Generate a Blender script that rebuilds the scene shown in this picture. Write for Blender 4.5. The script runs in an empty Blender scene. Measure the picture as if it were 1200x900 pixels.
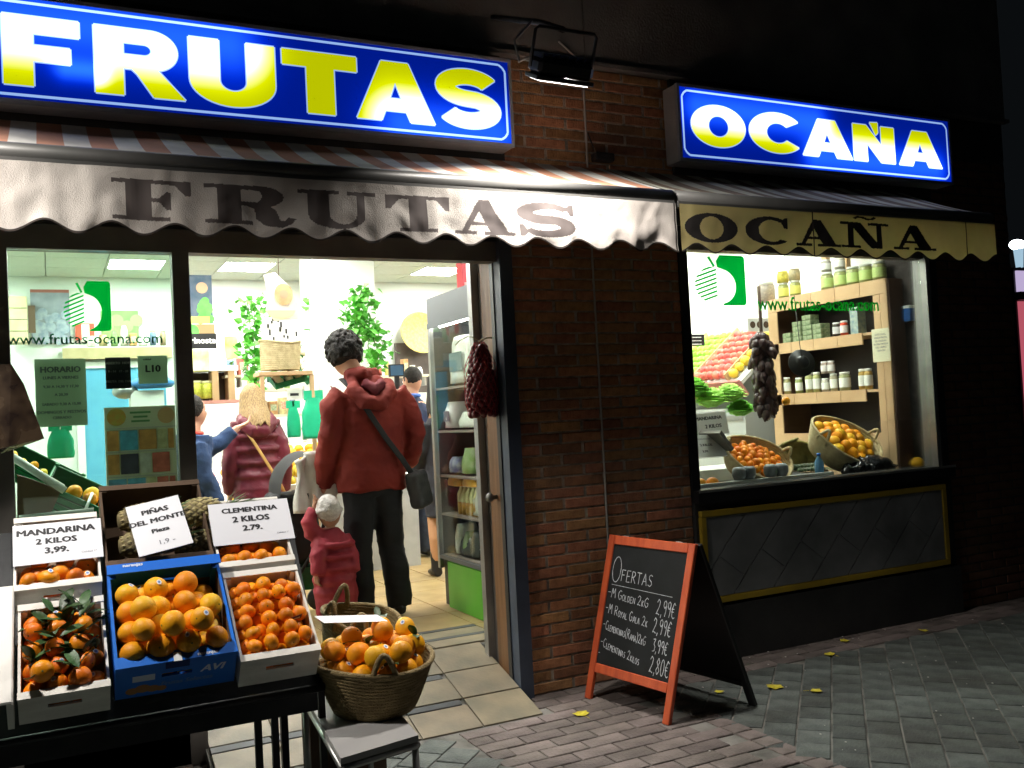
import bpy, bmesh, math, random
import numpy as np
from mathutils import Vector, Matrix, Euler, noise
from mathutils.geometry import tessellate_polygon
random.seed(7)
R = math.radians
SC = bpy.context.scene
COL = SC.collection

# ------------------------------------------------------------------ camera
CAM = Vector((0, 0, 1.42))
MB_ = ((0.89647341, -0.4400966, -0.05148211), (0.03172295, -0.05214163, 0.99813571), (0.44196049, 0.89643529, 0.03278243))
FPX = 1099.14
cd = bpy.data.cameras.new('camera'); cam = bpy.data.objects.new('camera', cd); COL.objects.link(cam)
cd.sensor_width = 36; cd.lens = FPX / 1200 * 36; cd.clip_end = 300; cd.clip_start = 0.05
cam.matrix_world = Matrix(((MB_[0][0], MB_[1][0], -MB_[2][0], CAM.x), (MB_[0][1], MB_[1][1], -MB_[2][1], CAM.y),
                           (MB_[0][2], MB_[1][2], -MB_[2][2], CAM.z), (0, 0, 0, 1)))
SC.camera = cam
# ------------------------------------------------------------------ night sky, exposure
W = bpy.data.worlds.new('World'); SC.world = W; W.use_nodes = True
bg = W.node_tree.nodes['Background']; bg.inputs[0].default_value = (0.55, 0.68, 0.8, 1); bg.inputs[1].default_value = 0.0055
SC.view_settings.view_transform = 'Standard'; SC.view_settings.look = 'None'; SC.view_settings.exposure = 0.0
SC.cycles.max_bounces = 7; SC.cycles.transparent_max_bounces = 12; SC.cycles.use_denoising = True
SC.cycles.sample_clamp_indirect = 6
FLOOD_W = 78.0; PANEL_E = 60.0

def ray(px, py):
    a = ((px - 600) / FPX, (450 - py) / FPX, 1)
    return Vector([sum(MB_[i][j] * a[i] for i in range(3)) for j in range(3)])
def atY(px, py, Y): d = ray(px, py); return CAM + d * ((Y - CAM.y) / d.y)
def atX(px, py, X): d = ray(px, py); return CAM + d * ((X - CAM.x) / d.x)
def atZ(px, py, Z): d = ray(px, py); return CAM + d * ((Z - CAM.z) / d.z)
def proj(p):
    q = Vector(p) - CAM
    c = [sum(MB_[i][j] * q[j] for j in range(3)) for i in range(3)]
    return (600 + FPX * c[0] / c[2], 450 - FPX * c[1] / c[2], c[2])
def seen(p, m=30):
    x, y, d = proj(p)
    return d > .2 and -m < x < 1200 + m and -m < y < 900 + m

# ------------------------------------------------------------------ materials
MATS = {}
def mat(name, c, rough=.6, c2=None, scale=8, bump=0, bscale=60, metal=0, spec=.4, rand=0, stretch=None, dirt=0, emit=0, sss=0, detail=4, contrast=(.35, .65)):
    if name in MATS: return MATS[name]
    m = bpy.data.materials.new(name); m.use_nodes = True; nt = m.node_tree; N = nt.nodes; L = nt.links
    b = N['Principled BSDF']
    b.inputs['Roughness'].default_value = rough; b.inputs['Metallic'].default_value = metal
    b.inputs['Specular IOR Level'].default_value = spec
    b.inputs['Base Color'].default_value = (*c, 1)
    tc = N.new('ShaderNodeTexCoord'); vec = tc.outputs['Object']
    if stretch:
        mp = N.new('ShaderNodeMapping'); mp.inputs['Scale'].default_value = stretch; L.new(vec, mp.inputs[0]); vec = mp.outputs[0]
    col = None
    if c2:
        n = N.new('ShaderNodeTexNoise'); n.inputs['Scale'].default_value = scale; n.inputs['Detail'].default_value = detail; L.new(vec, n.inputs['Vector'])
        r = N.new('ShaderNodeValToRGB'); r.color_ramp.elements[0].position = contrast[0]; r.color_ramp.elements[1].position = contrast[1]
        r.color_ramp.elements[0].color = (*c, 1); r.color_ramp.elements[1].color = (*c2, 1)
        L.new(n.outputs[0], r.inputs[0]); col = r.outputs[0]
        rr = N.new('ShaderNodeMapRange'); rr.inputs[3].default_value = max(0, rough - .1); rr.inputs[4].default_value = min(1, rough + .12)
        L.new(n.outputs[0], rr.inputs[0]); L.new(rr.outputs[0], b.inputs['Roughness'])
    if rand:
        oi = N.new('ShaderNodeObjectInfo'); hs = N.new('ShaderNodeHueSaturation')
        mr = N.new('ShaderNodeMapRange'); mr.inputs[3].default_value = 1 - rand; mr.inputs[4].default_value = 1 + rand
        L.new(oi.outputs['Random'], mr.inputs[0]); L.new(mr.outputs[0], hs.inputs['Value'])
        m2 = N.new('ShaderNodeMath'); m2.operation = 'MULTIPLY'; m2.inputs[1].default_value = 7.31; L.new(oi.outputs['Random'], m2.inputs[0])
        fr = N.new('ShaderNodeMath'); fr.operation = 'FRACT'; L.new(m2.outputs[0], fr.inputs[0])
        mh = N.new('ShaderNodeMapRange'); mh.inputs[3].default_value = .5 - rand * .05; mh.inputs[4].default_value = .5 + rand * .05
        L.new(fr.outputs[0], mh.inputs[0]); L.new(mh.outputs[0], hs.inputs['Hue'])
        if col: L.new(col, hs.inputs['Color'])
        else: hs.inputs['Color'].default_value = (*c, 1)
        col = hs.outputs[0]
    if dirt:
        n = N.new('ShaderNodeTexNoise'); n.inputs['Scale'].default_value = 2.3; n.inputs['Detail'].default_value = 8
        ge = N.new('ShaderNodeNewGeometry'); L.new(ge.outputs['Position'], n.inputs['Vector'])
        r = N.new('ShaderNodeMapRange'); r.inputs[1].default_value = .45; r.inputs[2].default_value = .75; r.inputs[3].default_value = 0; r.inputs[4].default_value = dirt
        L.new(n.outputs[0], r.inputs[0])
        mx = N.new('ShaderNodeMix'); mx.data_type = 'RGBA'; L.new(r.outputs[0], mx.inputs[0])
        if col: L.new(col, mx.inputs[6])
        else: mx.inputs[6].default_value = (*c, 1)
        mx.inputs[7].default_value = (.03, .027, .022, 1); col = mx.outputs[2]
    if col: L.new(col, b.inputs['Base Color'])
    if bump:
        n = N.new('ShaderNodeTexNoise'); n.inputs['Scale'].default_value = bscale; n.inputs['Detail'].default_value = 5; L.new(vec, n.inputs['Vector'])
        bp = N.new('ShaderNodeBump'); bp.inputs['Strength'].default_value = bump; bp.inputs['Distance'].default_value = .01
        L.new(n.outputs[0], bp.inputs['Height']); L.new(bp.outputs[0], b.inputs['Normal'])
    if emit:
        b.inputs['Emission Color'].default_value = (*c, 1); b.inputs['Emission Strength'].default_value = emit
    if sss: b.inputs['Subsurface Weight'].default_value = sss; b.inputs['Subsurface Radius'].default_value = (.01, .006, .003)
    MATS[name] = m; return m
def glow(name, c, s):
    if name in MATS: return MATS[name]
    m = bpy.data.materials.new(name); m.use_nodes = True; nt = m.node_tree; nt.nodes.clear()
    e = nt.nodes.new('ShaderNodeEmission'); e.inputs[0].default_value = (*c, 1); e.inputs[1].default_value = s
    o = nt.nodes.new('ShaderNodeOutputMaterial'); nt.links.new(e.outputs[0], o.inputs[0]); MATS[name] = m; return m
def glassm(name, tint=(.96, 1, .97), refl=.05, rough=.02, fk=.7):
    if name in MATS: return MATS[name]
    m = bpy.data.materials.new(name); m.use_nodes = True; nt = m.node_tree; N = nt.nodes; N.clear(); L = nt.links
    t = N.new('ShaderNodeBsdfTransparent'); t.inputs[0].default_value = (*tint, 1)
    g = N.new('ShaderNodeBsdfGlossy'); g.inputs['Roughness'].default_value = rough
    lw = N.new('ShaderNodeLayerWeight'); lw.inputs[0].default_value = .25
    ad = N.new('ShaderNodeMath'); ad.operation = 'MULTIPLY_ADD'; L.new(lw.outputs['Fresnel'], ad.inputs[0]); ad.inputs[1].default_value = fk; ad.inputs[2].default_value = refl * .3
    mx = N.new('ShaderNodeMixShader'); L.new(ad.outputs[0], mx.inputs[0]); L.new(t.outputs[0], mx.inputs[1]); L.new(g.outputs[0], mx.inputs[2])
    o = N.new('ShaderNodeOutputMaterial'); L.new(mx.outputs[0], o.inputs[0]); MATS[name] = m; return m

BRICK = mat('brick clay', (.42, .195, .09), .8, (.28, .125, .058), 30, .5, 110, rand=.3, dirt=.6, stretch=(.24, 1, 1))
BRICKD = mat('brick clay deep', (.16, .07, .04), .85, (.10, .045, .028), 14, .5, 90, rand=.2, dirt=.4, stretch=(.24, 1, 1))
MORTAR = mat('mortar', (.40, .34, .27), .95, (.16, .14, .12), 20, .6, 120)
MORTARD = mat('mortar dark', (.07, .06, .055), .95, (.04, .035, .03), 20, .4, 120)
RENDER_ = mat('dark render', (.17, .16, .15), .9, (.11, .105, .10), 3, .4, 70)
DARKW = mat('dark wall', (.035, .034, .033), .7, (.02, .02, .02), 3, .3, 50)
NAVY = mat('navy painted metal', (.045, .06, .09), .45, (.03, .04, .06), 5)
ALU = mat('aluminium frame', (.42, .42, .40), .35, (.32, .32, .31), 6, metal=.8)
DARKMET = mat('dark metal', (.03, .03, .032), .45, (.02, .02, .022), 10, .1, 40, metal=.5)
BRONZE = mat('bronze frame', (.17, .155, .14), .45, (.13, .12, .11), 6, metal=.3, dirt=.4)
WOODJ = mat('varnished jamb wood', (.20, .095, .035), .45, (.12, .055, .02), 3, .2, 30, stretch=(8, 8, .6))
WHITEP = mat('white wall paint', (.80, .84, .80), .7, (.74, .79, .75), 2)
CEIL = mat('ceiling tile', (.72, .78, .72), .85, (.66, .72, .67), 30, .2, 200)
CEILG = mat('ceiling grid', (.30, .33, .31), .6)
TILE_A = mat('beige floor tile', (.40, .28, .12), .35, (.33, .23, .10), 5, .05, 30, rand=.1, dirt=.25)
TILE_B = mat('sand ramp tile', (.29, .235, .155), .5, (.20, .175, .125), 5, .15, 60, rand=.12, dirt=.45)
BAND = mat('slate band tile', (.075, .08, .088), .55, (.08, .085, .09), 9, .1, 60, rand=.1, dirt=.3)
PAVG = mat('green grey paver', (.118, .132, .122), .65, (.060, .070, .066), 7, .8, 70, rand=.3, dirt=.75, detail=10)
PAVP = mat('rose paver', (.185, .15, .138), .72, (.12, .098, .09), 7, .8, 70, rand=.25, dirt=.75, detail=10)
JOINT = mat('sandy joint', (.22, .21, .19), .95, (.07, .068, .06), 5, .5, 90)
CARD = mat('white printed card', (.78, .79, .84), .45, (.74, .75, .80), 3)
INK = mat('black ink', (.02, .02, .025), .6)
GREYINK = mat('faded ink', (.16, .16, .2), .6)
CRATEW = mat('white crate wood', (.80, .78, .72), .6, (.68, .65, .59), 5, .25, 40, dirt=.18, stretch=(1, 1, 5))
CRATEIN = mat('crate inside board', (.38, .27, .18), .8, (.30, .20, .13), 5, .3, 40)
BLUEC = mat('blue carton', (.016, .17, .68), .38, (.012, .13, .58), 4, .08, 30)
BROWNC = mat('brown carton', (.10, .06, .035), .8, (.07, .042, .025), 5, .2, 30)
ORANGE = mat('orange peel', (.88, .40, .012), .42, (.84, .30, .006), 5, .22, 260, rand=.16, spec=.3)
ORANGEY = mat('yellow orange peel', (.84, .52, .03), .42, (.84, .40, .012), 5, .22, 260, rand=.12, spec=.3)
CLEM = mat('clementine peel', (.88, .32, .008), .38, (.82, .22, .005), 8, .22, 280, rand=.18, spec=.35)
MAND = mat('mandarin peel', (.86, .28, .008), .34, (.76, .18, .004), 8, .22, 280, rand=.2, spec=.4)
STEM = mat('fruit stem', (.10, .14, .03), .7)
LEAF = mat('citrus leaf', (.018, .055, .014), .42, (.04, .09, .025), 30, .3, 60, rand=.3)
WICK = mat('braided palm', (.34, .25, .11), .75, (.22, .155, .065), 26, 1.0, 150, stretch=(1, 1, 2.2))
WICKL = mat('pale braided palm', (.55, .46, .26), .75, (.42, .34, .18), 26, .8, 150)
FORM = mat('grey formica', (.40, .39, .38), .4, (.34, .33, .33), 6)
BLACK = mat('black paint', (.012, .012, .013), .4)
SLATE = mat('blackboard', (.007, .0075, .008), .65, (.015, .016, .017), 5, spec=.2)
REDW = mat('red varnished wood', (.50, .085, .025), .4, (.38, .055, .018), 6, .15, 40, stretch=(5, 5, 1))
CHALK = mat('chalk', (.56, .58, .62), .9, (.30, .31, .33), 60)
YELP = mat('yellow painted trim', (.33, .23, .025), .45, (.42, .28, .02), 8)
PANG = mat('grey tile panel', (.24, .245, .25), .5, (.17, .175, .18), 5, .1, 40)
CLOTH = mat('cream awning cloth', (.62, .57, .52), .85, (.52, .47, .43), 3, .4, 300, dirt=.25)
CLOTHY = None
LETT = mat('faded black cloth print', (.105, .085, .08), .8, (.08, .065, .062), 5)
LETTD = mat('black cloth print', (.014, .011, .010), .8)
BIND = mat('dark hem', (.04, .03, .025), .8)
GLASS = glassm('window glass', (.80, .93, .86), .06)
GLASS2 = glassm('clear shop glass', (.93, .97, .94), .05)
GLASS3 = glassm('cooler glass', (.95, .97, .95), .03, fk=.12)
def translucent(name, c, k=.5, **kw):
    m = mat(name, c, .6, **kw); nt = m.node_tree; b = nt.nodes['Principled BSDF']; t = nt.nodes.new('ShaderNodeBsdfTranslucent'); t.inputs[0].default_value = (*c, 1)
    mx = nt.nodes.new('ShaderNodeMixShader'); mx.inputs[0].default_value = k; nt.links.new(b.outputs[0], mx.inputs[1]); nt.links.new(t.outputs[0], mx.inputs[2]); nt.links.new(mx.outputs[0], nt.nodes['Material Output'].inputs[0]); return m
LETTU = translucent('lettuce leaf', (.50, .80, .22), .55)
LETTD2 = translucent('green lettuce leaf', (.22, .55, .08), .5)
CLOTHY = translucent('ochre awning cloth', (.74, .61, .28), .45, c2=(.60, .49, .21), scale=4, bump=.3, bscale=300, dirt=.3)
GREENV = translucent('green vinyl', (.0, .42, .05), .6)
GREENVB = translucent('bright green vinyl', (.01, .85, .08), .4)
GREENVD = translucent('deep green vinyl', (.0, .12, .04), .5)
GREENP = mat('lime panel', (.10, .42, .03), .4, (.08, .36, .02), 3)
SKIN = mat('skin', (.55, .30, .20), .55, (.50, .26, .17), 8, sss=.08)
HAIRB = mat('black hair', (.010, .008, .007), .6, (.022, .018, .016), 60, 1.0, 130, spec=.25)
HAIRY = mat('blond hair', (.42, .29, .12), .5, (.16, .09, .035), 30, .4, 60, stretch=(5, 5, .35))
JRED = mat('rust red jacket', (.21, .017, .008), .8, (.14, .010, .006), 5, .25, 40)
HOODR = mat('maroon hood lining', (.16, .02, .03), .8, (.11, .015, .02), 9)
TROUS = mat('black trousers', (.010, .010, .012), .85, (.016, .016, .018), 10)
MAROON = mat('maroon quilted coat', (.15, .016, .032), .5, (.10, .011, .022), 7, .2, 30)
NAVYJ = mat('navy sweater', (.030, .065, .16), .85, (.02, .045, .11), 9, .3, 60)
DARKJ = mat('dark blue jacket', (.014, .025, .07), .8, (.01, .017, .045), 9)
JEANS = mat('dark jeans', (.05, .065, .10), .9, (.035, .045, .07), 12)
PINKS = mat('raspberry snowsuit', (.38, .03, .05), .6, (.28, .02, .04), 8, .3, 30)
WHITEF = mat('white fabric', (.75, .74, .70), .9, (.62, .6, .56), 10, .4, 40)
BLACKF = mat('black fabric', (.015, .015, .016), .8)
GREENBAG = mat('green plastic bag', (.02, .50, .26), .35, (.015, .38, .2), 6, .3, 20)
GREENCR = mat('green plastic crate', (.010, .17, .06), .4, (.007, .12, .04), 8)
TOWER = mat('grey appliance', (.075, .085, .095), .4)
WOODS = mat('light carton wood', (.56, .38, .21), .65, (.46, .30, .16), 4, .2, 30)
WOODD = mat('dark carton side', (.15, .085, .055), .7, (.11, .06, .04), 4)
PINEA = mat('pineapple skin', (.25, .19, .09), .7, (.13, .11, .05), 30, .5, 60)
APPG = mat('green apple', (.30, .62, .04), .3, (.42, .70, .10), 5, rand=.12)
APPR = mat('red apple', (.62, .06, .07), .3, (.70, .22, .14), 5, rand=.12)
YELF = mat('yellow fruit', (.85, .62, .05), .4, (.75, .5, .04), 5, rand=.1)
IVY = mat('ivy leaf', (.06, .34, .03), .45, (.14, .50, .07), 8)
WHITEPL = mat('white plastic', (.80, .82, .80), .35)
LEAFY = mat('yellow dry leaf', (.62, .55, .05), .6, (.45, .36, .03), 40)

# ------------------------------------------------------------------ mesh builder
class MB:
    def __init__(s): s.v = []; s.f = []; s.m = []; s.s = []
    def add(s, vs, fs, mi=0, sm=False, M=None):
        o = len(s.v)
        for p in vs: s.v.append(tuple(M @ Vector(p)) if M else tuple(p))
        for f in fs: s.f.append(tuple(i + o for i in f)); s.m.append(mi); s.s.append(sm)
    def box(s, x0, x1, y0, y1, z0, z1, mi=0, M=None, bev=0):
        if bev:
            bm = bmesh.new(); bmesh.ops.create_cube(bm, size=1)
            for v in bm.verts: v.co = Vector(((x0 + x1) / 2 + v.co.x * (x1 - x0), (y0 + y1) / 2 + v.co.y * (y1 - y0), (z0 + z1) / 2 + v.co.z * (z1 - z0)))
            bmesh.ops.bevel(bm, geom=list(bm.edges), offset=bev, segments=1, affect='EDGES')
            bm.verts.index_update()
            s.add([v.co[:] for v in bm.verts], [[v.index for v in f.verts] for f in bm.faces], mi, False, M); bm.free(); return s
        s.add([(x0, y0, z0), (x1, y0, z0), (x1, y1, z0), (x0, y1, z0), (x0, y0, z1), (x1, y0, z1), (x1, y1, z1), (x0, y1, z1)],
              [(0, 3, 2, 1), (4, 5, 6, 7), (0, 1, 5, 4), (1, 2, 6, 5), (2, 3, 7, 6), (3, 0, 4, 7)], mi, False, M); return s
    def tube(s, pts, r, n=10, mi=0, cap=True, sm=True, flat=None, M=None):
        pts = [Vector(p) for p in pts]; k = len(pts)
        rr = r if isinstance(r, (list, tuple)) else [r] * k
        vs = []; prev = None
        for i, p in enumerate(pts):
            d = (pts[min(i + 1, k - 1)] - pts[max(i - 1, 0)])
            if d.length < 1e-9: d = Vector((0, 0, 1))
            d.normalize()
            if prev is None:
                a = Vector((1, 0, 0)) if abs(d.x) < .8 else Vector((0, 1, 0))
            else: a = prev
            u = (a - d * a.dot(d)).normalized(); w = d.cross(u); prev = u
            ri = rr[i]; ra, rb = ri if isinstance(ri, (list, tuple)) else (ri, ri)
            for j in range(n):
                t = 2 * math.pi * j / n
                vs.append(tuple(p + u * (ra * math.cos(t)) + w * (rb * math.sin(t))))
        fs = [(i * n + j, i * n + (j + 1) % n, (i + 1) * n + (j + 1) % n, (i + 1) * n + j) for i in range(k - 1) for j in range(n)]
        if cap: fs.append(tuple(range(n))[::-1]); fs.append(tuple((k - 1) * n + j for j in range(n)))
        s.add(vs, fs, mi, sm, M); return s
    def lathe(s, prof, n=24, mi=0, c=(0, 0, 0), sm=True, M=None, wob=0):
        vs = []; 
        for (r, z) in prof:
            for j in range(n):
                t = 2 * math.pi * j / n; q = r * (1 + wob * math.sin(3 * t + z * 9))
                vs.append((c[0] + q * math.cos(t), c[1] + q * math.sin(t), c[2] + z))
        fs = [(i * n + j, i * n + (j + 1) % n, (i + 1) * n + (j + 1) % n, (i + 1) * n + j) for i in range(len(prof) - 1) for j in range(n)]
        s.add(vs, fs, mi, sm, M); return s
    def ball(s, c, r, sub=2, mi=0, sc=(1, 1, 1), sm=True):
        bm = bmesh.new(); bmesh.ops.create_icosphere(bm, subdivisions=sub, radius=1); bm.verts.index_update()
        s.add([(c[0] + v.co.x * r * sc[0], c[1] + v.co.y * r * sc[1], c[2] + v.co.z * r * sc[2]) for v in bm.verts], [[v.index for v in f.verts] for f in bm.faces], mi, sm); bm.free(); return s
    def build(s, name, mats, parent=None, shift=None, kind=None):
        me = bpy.data.meshes.new(name)
        vs = s.v if shift is None else [(p[0] - shift[0], p[1] - shift[1], p[2] - shift[2]) for p in s.v]
        me.from_pydata(vs, [], s.f)
        if not isinstance(mats, (list, tuple)): mats = [mats]
        for m in mats: me.materials.append(m)
        me.polygons.foreach_set('material_index', s.m); me.polygons.foreach_set('use_smooth', s.s); me.update()
        o = bpy.data.objects.new(name, me); COL.objects.link(o)
        if parent: o.parent = parent
        if kind: o['kind'] = kind
        return o

def tag(o, label, cat, group=None):
    o['label'] = label; o['category'] = cat
    if group: o['group'] = group
    return o
def thing(name, label, cat, loc=(0, 0, 0), rot=(0, 0, 0), group=None):
    o = bpy.data.objects.new(name, None); COL.objects.link(o); o.location = loc; o.rotation_euler = rot; o.empty_display_size = .05
    return tag(o, label, cat, group)
def part(T, name, mb, m, world=True, label=None, kind=None):
    """a part of T; mb in world axes when world (T unrotated)"""
    p = T
    off = Vector((0, 0, 0))
    while p is not None: off += p.location; p = p.parent
    o = mb.build(name, m, T, off if world else None, kind)
    if label: o['label'] = label
    return o
def struct(name, mb, m): o = mb.build(name, m); o['kind'] = 'structure'; return o
def copytree(o, parent=None, **kw):
    c = o.copy(); COL.objects.link(c); c.parent = parent
    for k, v in kw.items(): c[k] = v
    for ch in [x for x in o.children]: copytree(ch, c)
    return c
def BX(*a, **k): return MB().box(*a, **k)
def quadmb(pts, mi=0): m = MB(); m.add([tuple(p) for p in pts], [(0, 1, 2, 3)], mi); return m

def remeshed(mb, name, m, parent, voxel=.014, smooth=6, fold=0, fscale=6):
    tmp = mb.build('tmp', m)
    md = tmp.modifiers.new('r', 'REMESH'); md.mode = 'VOXEL'; md.voxel_size = voxel; md.use_smooth_shade = True
    if smooth: ms = tmp.modifiers.new('s', 'SMOOTH'); ms.iterations = smooth; ms.factor = .6
    dg = bpy.context.evaluated_depsgraph_get(); me = bpy.data.meshes.new_from_object(tmp.evaluated_get(dg))
    bpy.data.objects.remove(tmp)
    if fold:
        for v in me.vertices:
            n = v.normal; p = v.co * fscale
            k1 = 1 - abs(noise.noise(Vector((p.x * 1.6 + 4, p.y * 1.6, p.z * 3.4 + p.x * 1.2)))) * 3
            v.co += n * (fold * (noise.noise(Vector((p.x, p.y, p.z * 1.9))) + .5 * noise.noise(p * 2.3) + .38 * max(0, k1) ** 2))
    me.name = name
    for p in me.polygons: p.use_smooth = True
    o = bpy.data.objects.new(name, me); COL.objects.link(o); o.parent = parent
    return o

# ------------------------------------------------------------------ glyphs
def arc(cx, cy, rx, ry, a0, a1, n=18): return [(cx + rx * math.cos(R(a0 + (a1 - a0) * i / n)), cy + ry * math.sin(R(a0 + (a1 - a0) * i / n))) for i in range(n + 1)]
def stroke(cl, w):
    L = []; Rr = []
    for i, (x, y) in enumerate(cl):
        a = cl[max(i - 1, 0)]; b = cl[min(i + 1, len(cl) - 1)]; dx, dy = b[0] - a[0], b[1] - a[1]; l = math.hypot(dx, dy) or 1
        wi = (w[0] + (w[1] - w[0]) * i / (len(cl) - 1)) if isinstance(w, tuple) else (w(i / (len(cl) - 1)) if callable(w) else w)
        L.append((x - dy / l * wi / 2, y + dx / l * wi / 2)); Rr.append((x + dy / l * wi / 2, y - dx / l * wi / 2))
    return L + Rr[::-1]
def strip(o, i): return ('ring', o, i)
def s_center(w, h, t, n=14):
    # centreline of an S in a w x h box with stroke t
    r = (h - t) / 4; rx = (w - t) / 2; cx = w / 2
    p = arc(cx, h - t / 2 - r, rx, r, 25, 90, 6) + arc(cx, h - t / 2 - r, rx, r, 97, 262, n) + arc(cx, t / 2 + r, rx, r, 83, -83, n)[1:] + arc(cx, t / 2 + r, rx, r, -90, -155, 6)
    return p
def sans(ch):
    if ch == 'F': return .80, [[(0, 0), (.31, 0), (.31, .36), (.70, .36), (.70, .59), (.31, .59), (.31, .76), (.80, .76), (.80, 1), (0, 1)]]
    if ch == 'T': return .86, [[(.27, 0), (.59, 0), (.59, .75), (.86, .75), (.86, 1), (0, 1), (0, .75), (.27, .75)]]
    if ch == 'U': return .94, [[(0, 1), (0, .36)] + arc(.47, .36, .47, .38, 180, 360)[1:] + [(.94, 1), (.62, 1), (.62, .38)] + arc(.47, .38, .15, .16, 0, -180)[1:] + [(.32, 1)]]
    if ch == 'R':
        return 1.0, [[(0, 0), (.31, 0), (.31, 1), (0, 1)],
                     ('ring', [(.25, 1), (.62, 1)] + arc(.62, .70, .30, .30, 90, -90)[1:] + [(.25, .40)], [(.31, .79), (.54, .79)] + arc(.54, .70, .09, .09, 90, -90)[1:] + [(.31, .61)]),
                     [(.30, .42), (.66, .46), (1.0, 0), (.64, 0), (.46, .33), (.40, .40), (.30, .40)]]
    if ch == 'A': return 1.04, [('poly', [(0, 0), (.34, 1), (.70, 1), (1.04, 0), (.71, 0), (.655, .17), (.375, .17), (.32, 0)], [(.44, .38), (.595, .38), (.5175, .65)])]
    if ch == 'S': return .90, [stroke(s_center(.90, 1.04, .27), .27)]
    if ch == 'O': return 1.06, [('poly', arc(.53, .5, .53, .52, 0, 360, 40)[:-1], arc(.53, .5, .2, .27, 0, 360, 30)[:-1])]
    if ch == 'C': return .91, [arc(.51, .5, .51, .52, 40, 320, 36) + arc(.52, .5, .21, .27, 318, 42, 26)]
    if ch in 'NÑ':
        g = [[(0, 0), (.30, 0), (.30, .50), (.60, 0), (.92, 0), (.92, 1), (.62, 1), (.62, .48), (.30, 1), (0, 1)]]
        if ch == 'Ñ': g.append([(.38, 1.08), (.56, 1.10), (.56, .82), (.50, .74)])
        return .92, g
    return .4, []
def slab(ch):
    t = .10
    if ch == 'F': return .86, [[(.15, 0), (.42, 0), (.42, 1), (.15, 1)], [(0, 0), (.62, 0), (.62, t), (0, t)], [(0, 1 - t), (.86, 1 - t), (.86, 1), (0, 1)], [(.86, 1), (.86, .64), (.80, .64), (.68, .9), (.60, .95)], [(.4, .46), (.6, .46), (.6, .56), (.4, .56)], [(.64, .28), (.64, .72), (.59, .72), (.50, .55), (.50, .47), (.59, .28)]]
    if ch == 'R': return 1.06, [[(.14, 0), (.42, 0), (.42, 1), (.14, 1)], [(0, 0), (.55, 0), (.55, t), (0, t)], [(0, 1 - t), (.42, 1 - t), (.42, 1), (0, 1)],
                               ('ring', [(.40, 1), (.66, 1)] + arc(.66, .74, .26, .26, 90, -90)[1:] + [(.40, .48)], [(.42, .89), (.58, .89)] + arc(.58, .74, .08, .15, 90, -90)[1:] + [(.42, .59)]),
                               stroke([(.50, .53), (.62, .50), (.70, .38), (.72, .2), (.78, .08), (.88, .05), (.97, .1), (1.02, .22)], lambda k: .10 + .18 * math.sin(math.pi * min(1, k * 1.15)))]
    if ch == 'U': return 1.0, [[(.12, 1), (.12, .34)] + arc(.49, .34, .37, .36, 180, 360, 20)[1:] + [(.86, 1), (.74, 1), (.74, .36)] + arc(.56, .36, .18, .24, 0, -180, 16)[1:] + [(.38, 1)], [(0, 1 - t), (.52, 1 - t), (.52, 1), (0, 1)], [(.62, 1 - t), (1.0, 1 - t), (1.0, 1), (.62, 1)]]
    if ch == 'T': return .96, [[(.345, 0), (.615, 0), (.615, 1), (.345, 1)], [(.2, 0), (.76, 0), (.76, t), (.2, t)], [(0, 1 - t), (.96, 1 - t), (.96, 1), (0, 1)], [(0, 1), (0, .62), (.07, .62), (.2, .88), (.24, .95)], [(.96, 1), (.96, .62), (.89, .62), (.76, .88), (.72, .95)]]
    if ch == 'A': return 1.08, [[(.10, .02), (.20, .02), (.50, .84), (.44, 1), (.38, .86)], [(.44, 1), (.62, 1), (.98, .02), (.66, .02), (.40, .78)], [(0, 0), (.38, 0), (.38, t), (0, t)], [(.52, 0), (1.08, 0), (1.08, t), (.52, t)], [(.26, .26), (.74, .26), (.72, .36), (.28, .36)]]
    if ch == 'S': return .86, [stroke(s_center(.86, 1.02, .19), lambda k: .15 + .12 * math.sin(math.pi * k)), [(.80, .66), (.86, .66), (.86, 1), (.80, 1), (.72, .88)], [(0, .0), (.06, 0), (.14, .12), (.06, .36), (0, .36)]]
    if ch == 'O': return 1.08, [('poly', arc(.54, .5, .54, .52, 0, 360, 40)[:-1], arc(.54, .5, .24, .40, 0, 360, 30)[:-1])]
    if ch == 'C': return .98, [arc(.52, .5, .52, .52, 48, 318, 36) + arc(.56, .5, .28, .40, 312, 52, 26), [(.84, .60), (.92, .60), (.92, 1), (.86, 1), (.76, .84)]]
    if ch in 'NÑ':
        g = [[(.15, 0), (.27, 0), (.27, 1), (.15, 1)], [(.77, .0), (.89, 0), (.89, 1), (.77, 1)], [(.15, 1), (.43, 1), (.89, 0), (.66, 0)], [(0, 0), (.42, 0), (.42, t), (0, t)], [(0, 1 - t), (.3, 1 - t), (.3, 1), (0, 1)], [(.60, 1 - t), (1.04, 1 - t), (1.04, 1), (.60, 1)]]
        if ch == 'Ñ': g.append(stroke([(.30, 1.14), (.38, 1.22), (.48, 1.20), (.58, 1.15), (.68, 1.15), (.76, 1.23)], .08))
        return 1.04, g
    return .4, []
def inpoly(P, X, Z):
    ins = np.zeros(X.shape, bool); n = len(P)
    for i in range(n):
        x1, y1 = P[i]; x2, y2 = P[(i + 1) % n]
        if y1 == y2: continue
        c = ((y1 > Z) != (y2 > Z)) & (X < (x2 - x1) * (Z - y1) / (y2 - y1) + x1)
        ins ^= c
    return ins
def inglyph(pieces, X, Z):
    r = np.zeros(X.shape, bool)
    for p in pieces:
        if isinstance(p, tuple): r |= inpoly(p[1], X, Z) & ~inpoly(p[2], X, Z)
        else: r |= inpoly(p, X, Z)
    return r
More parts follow.
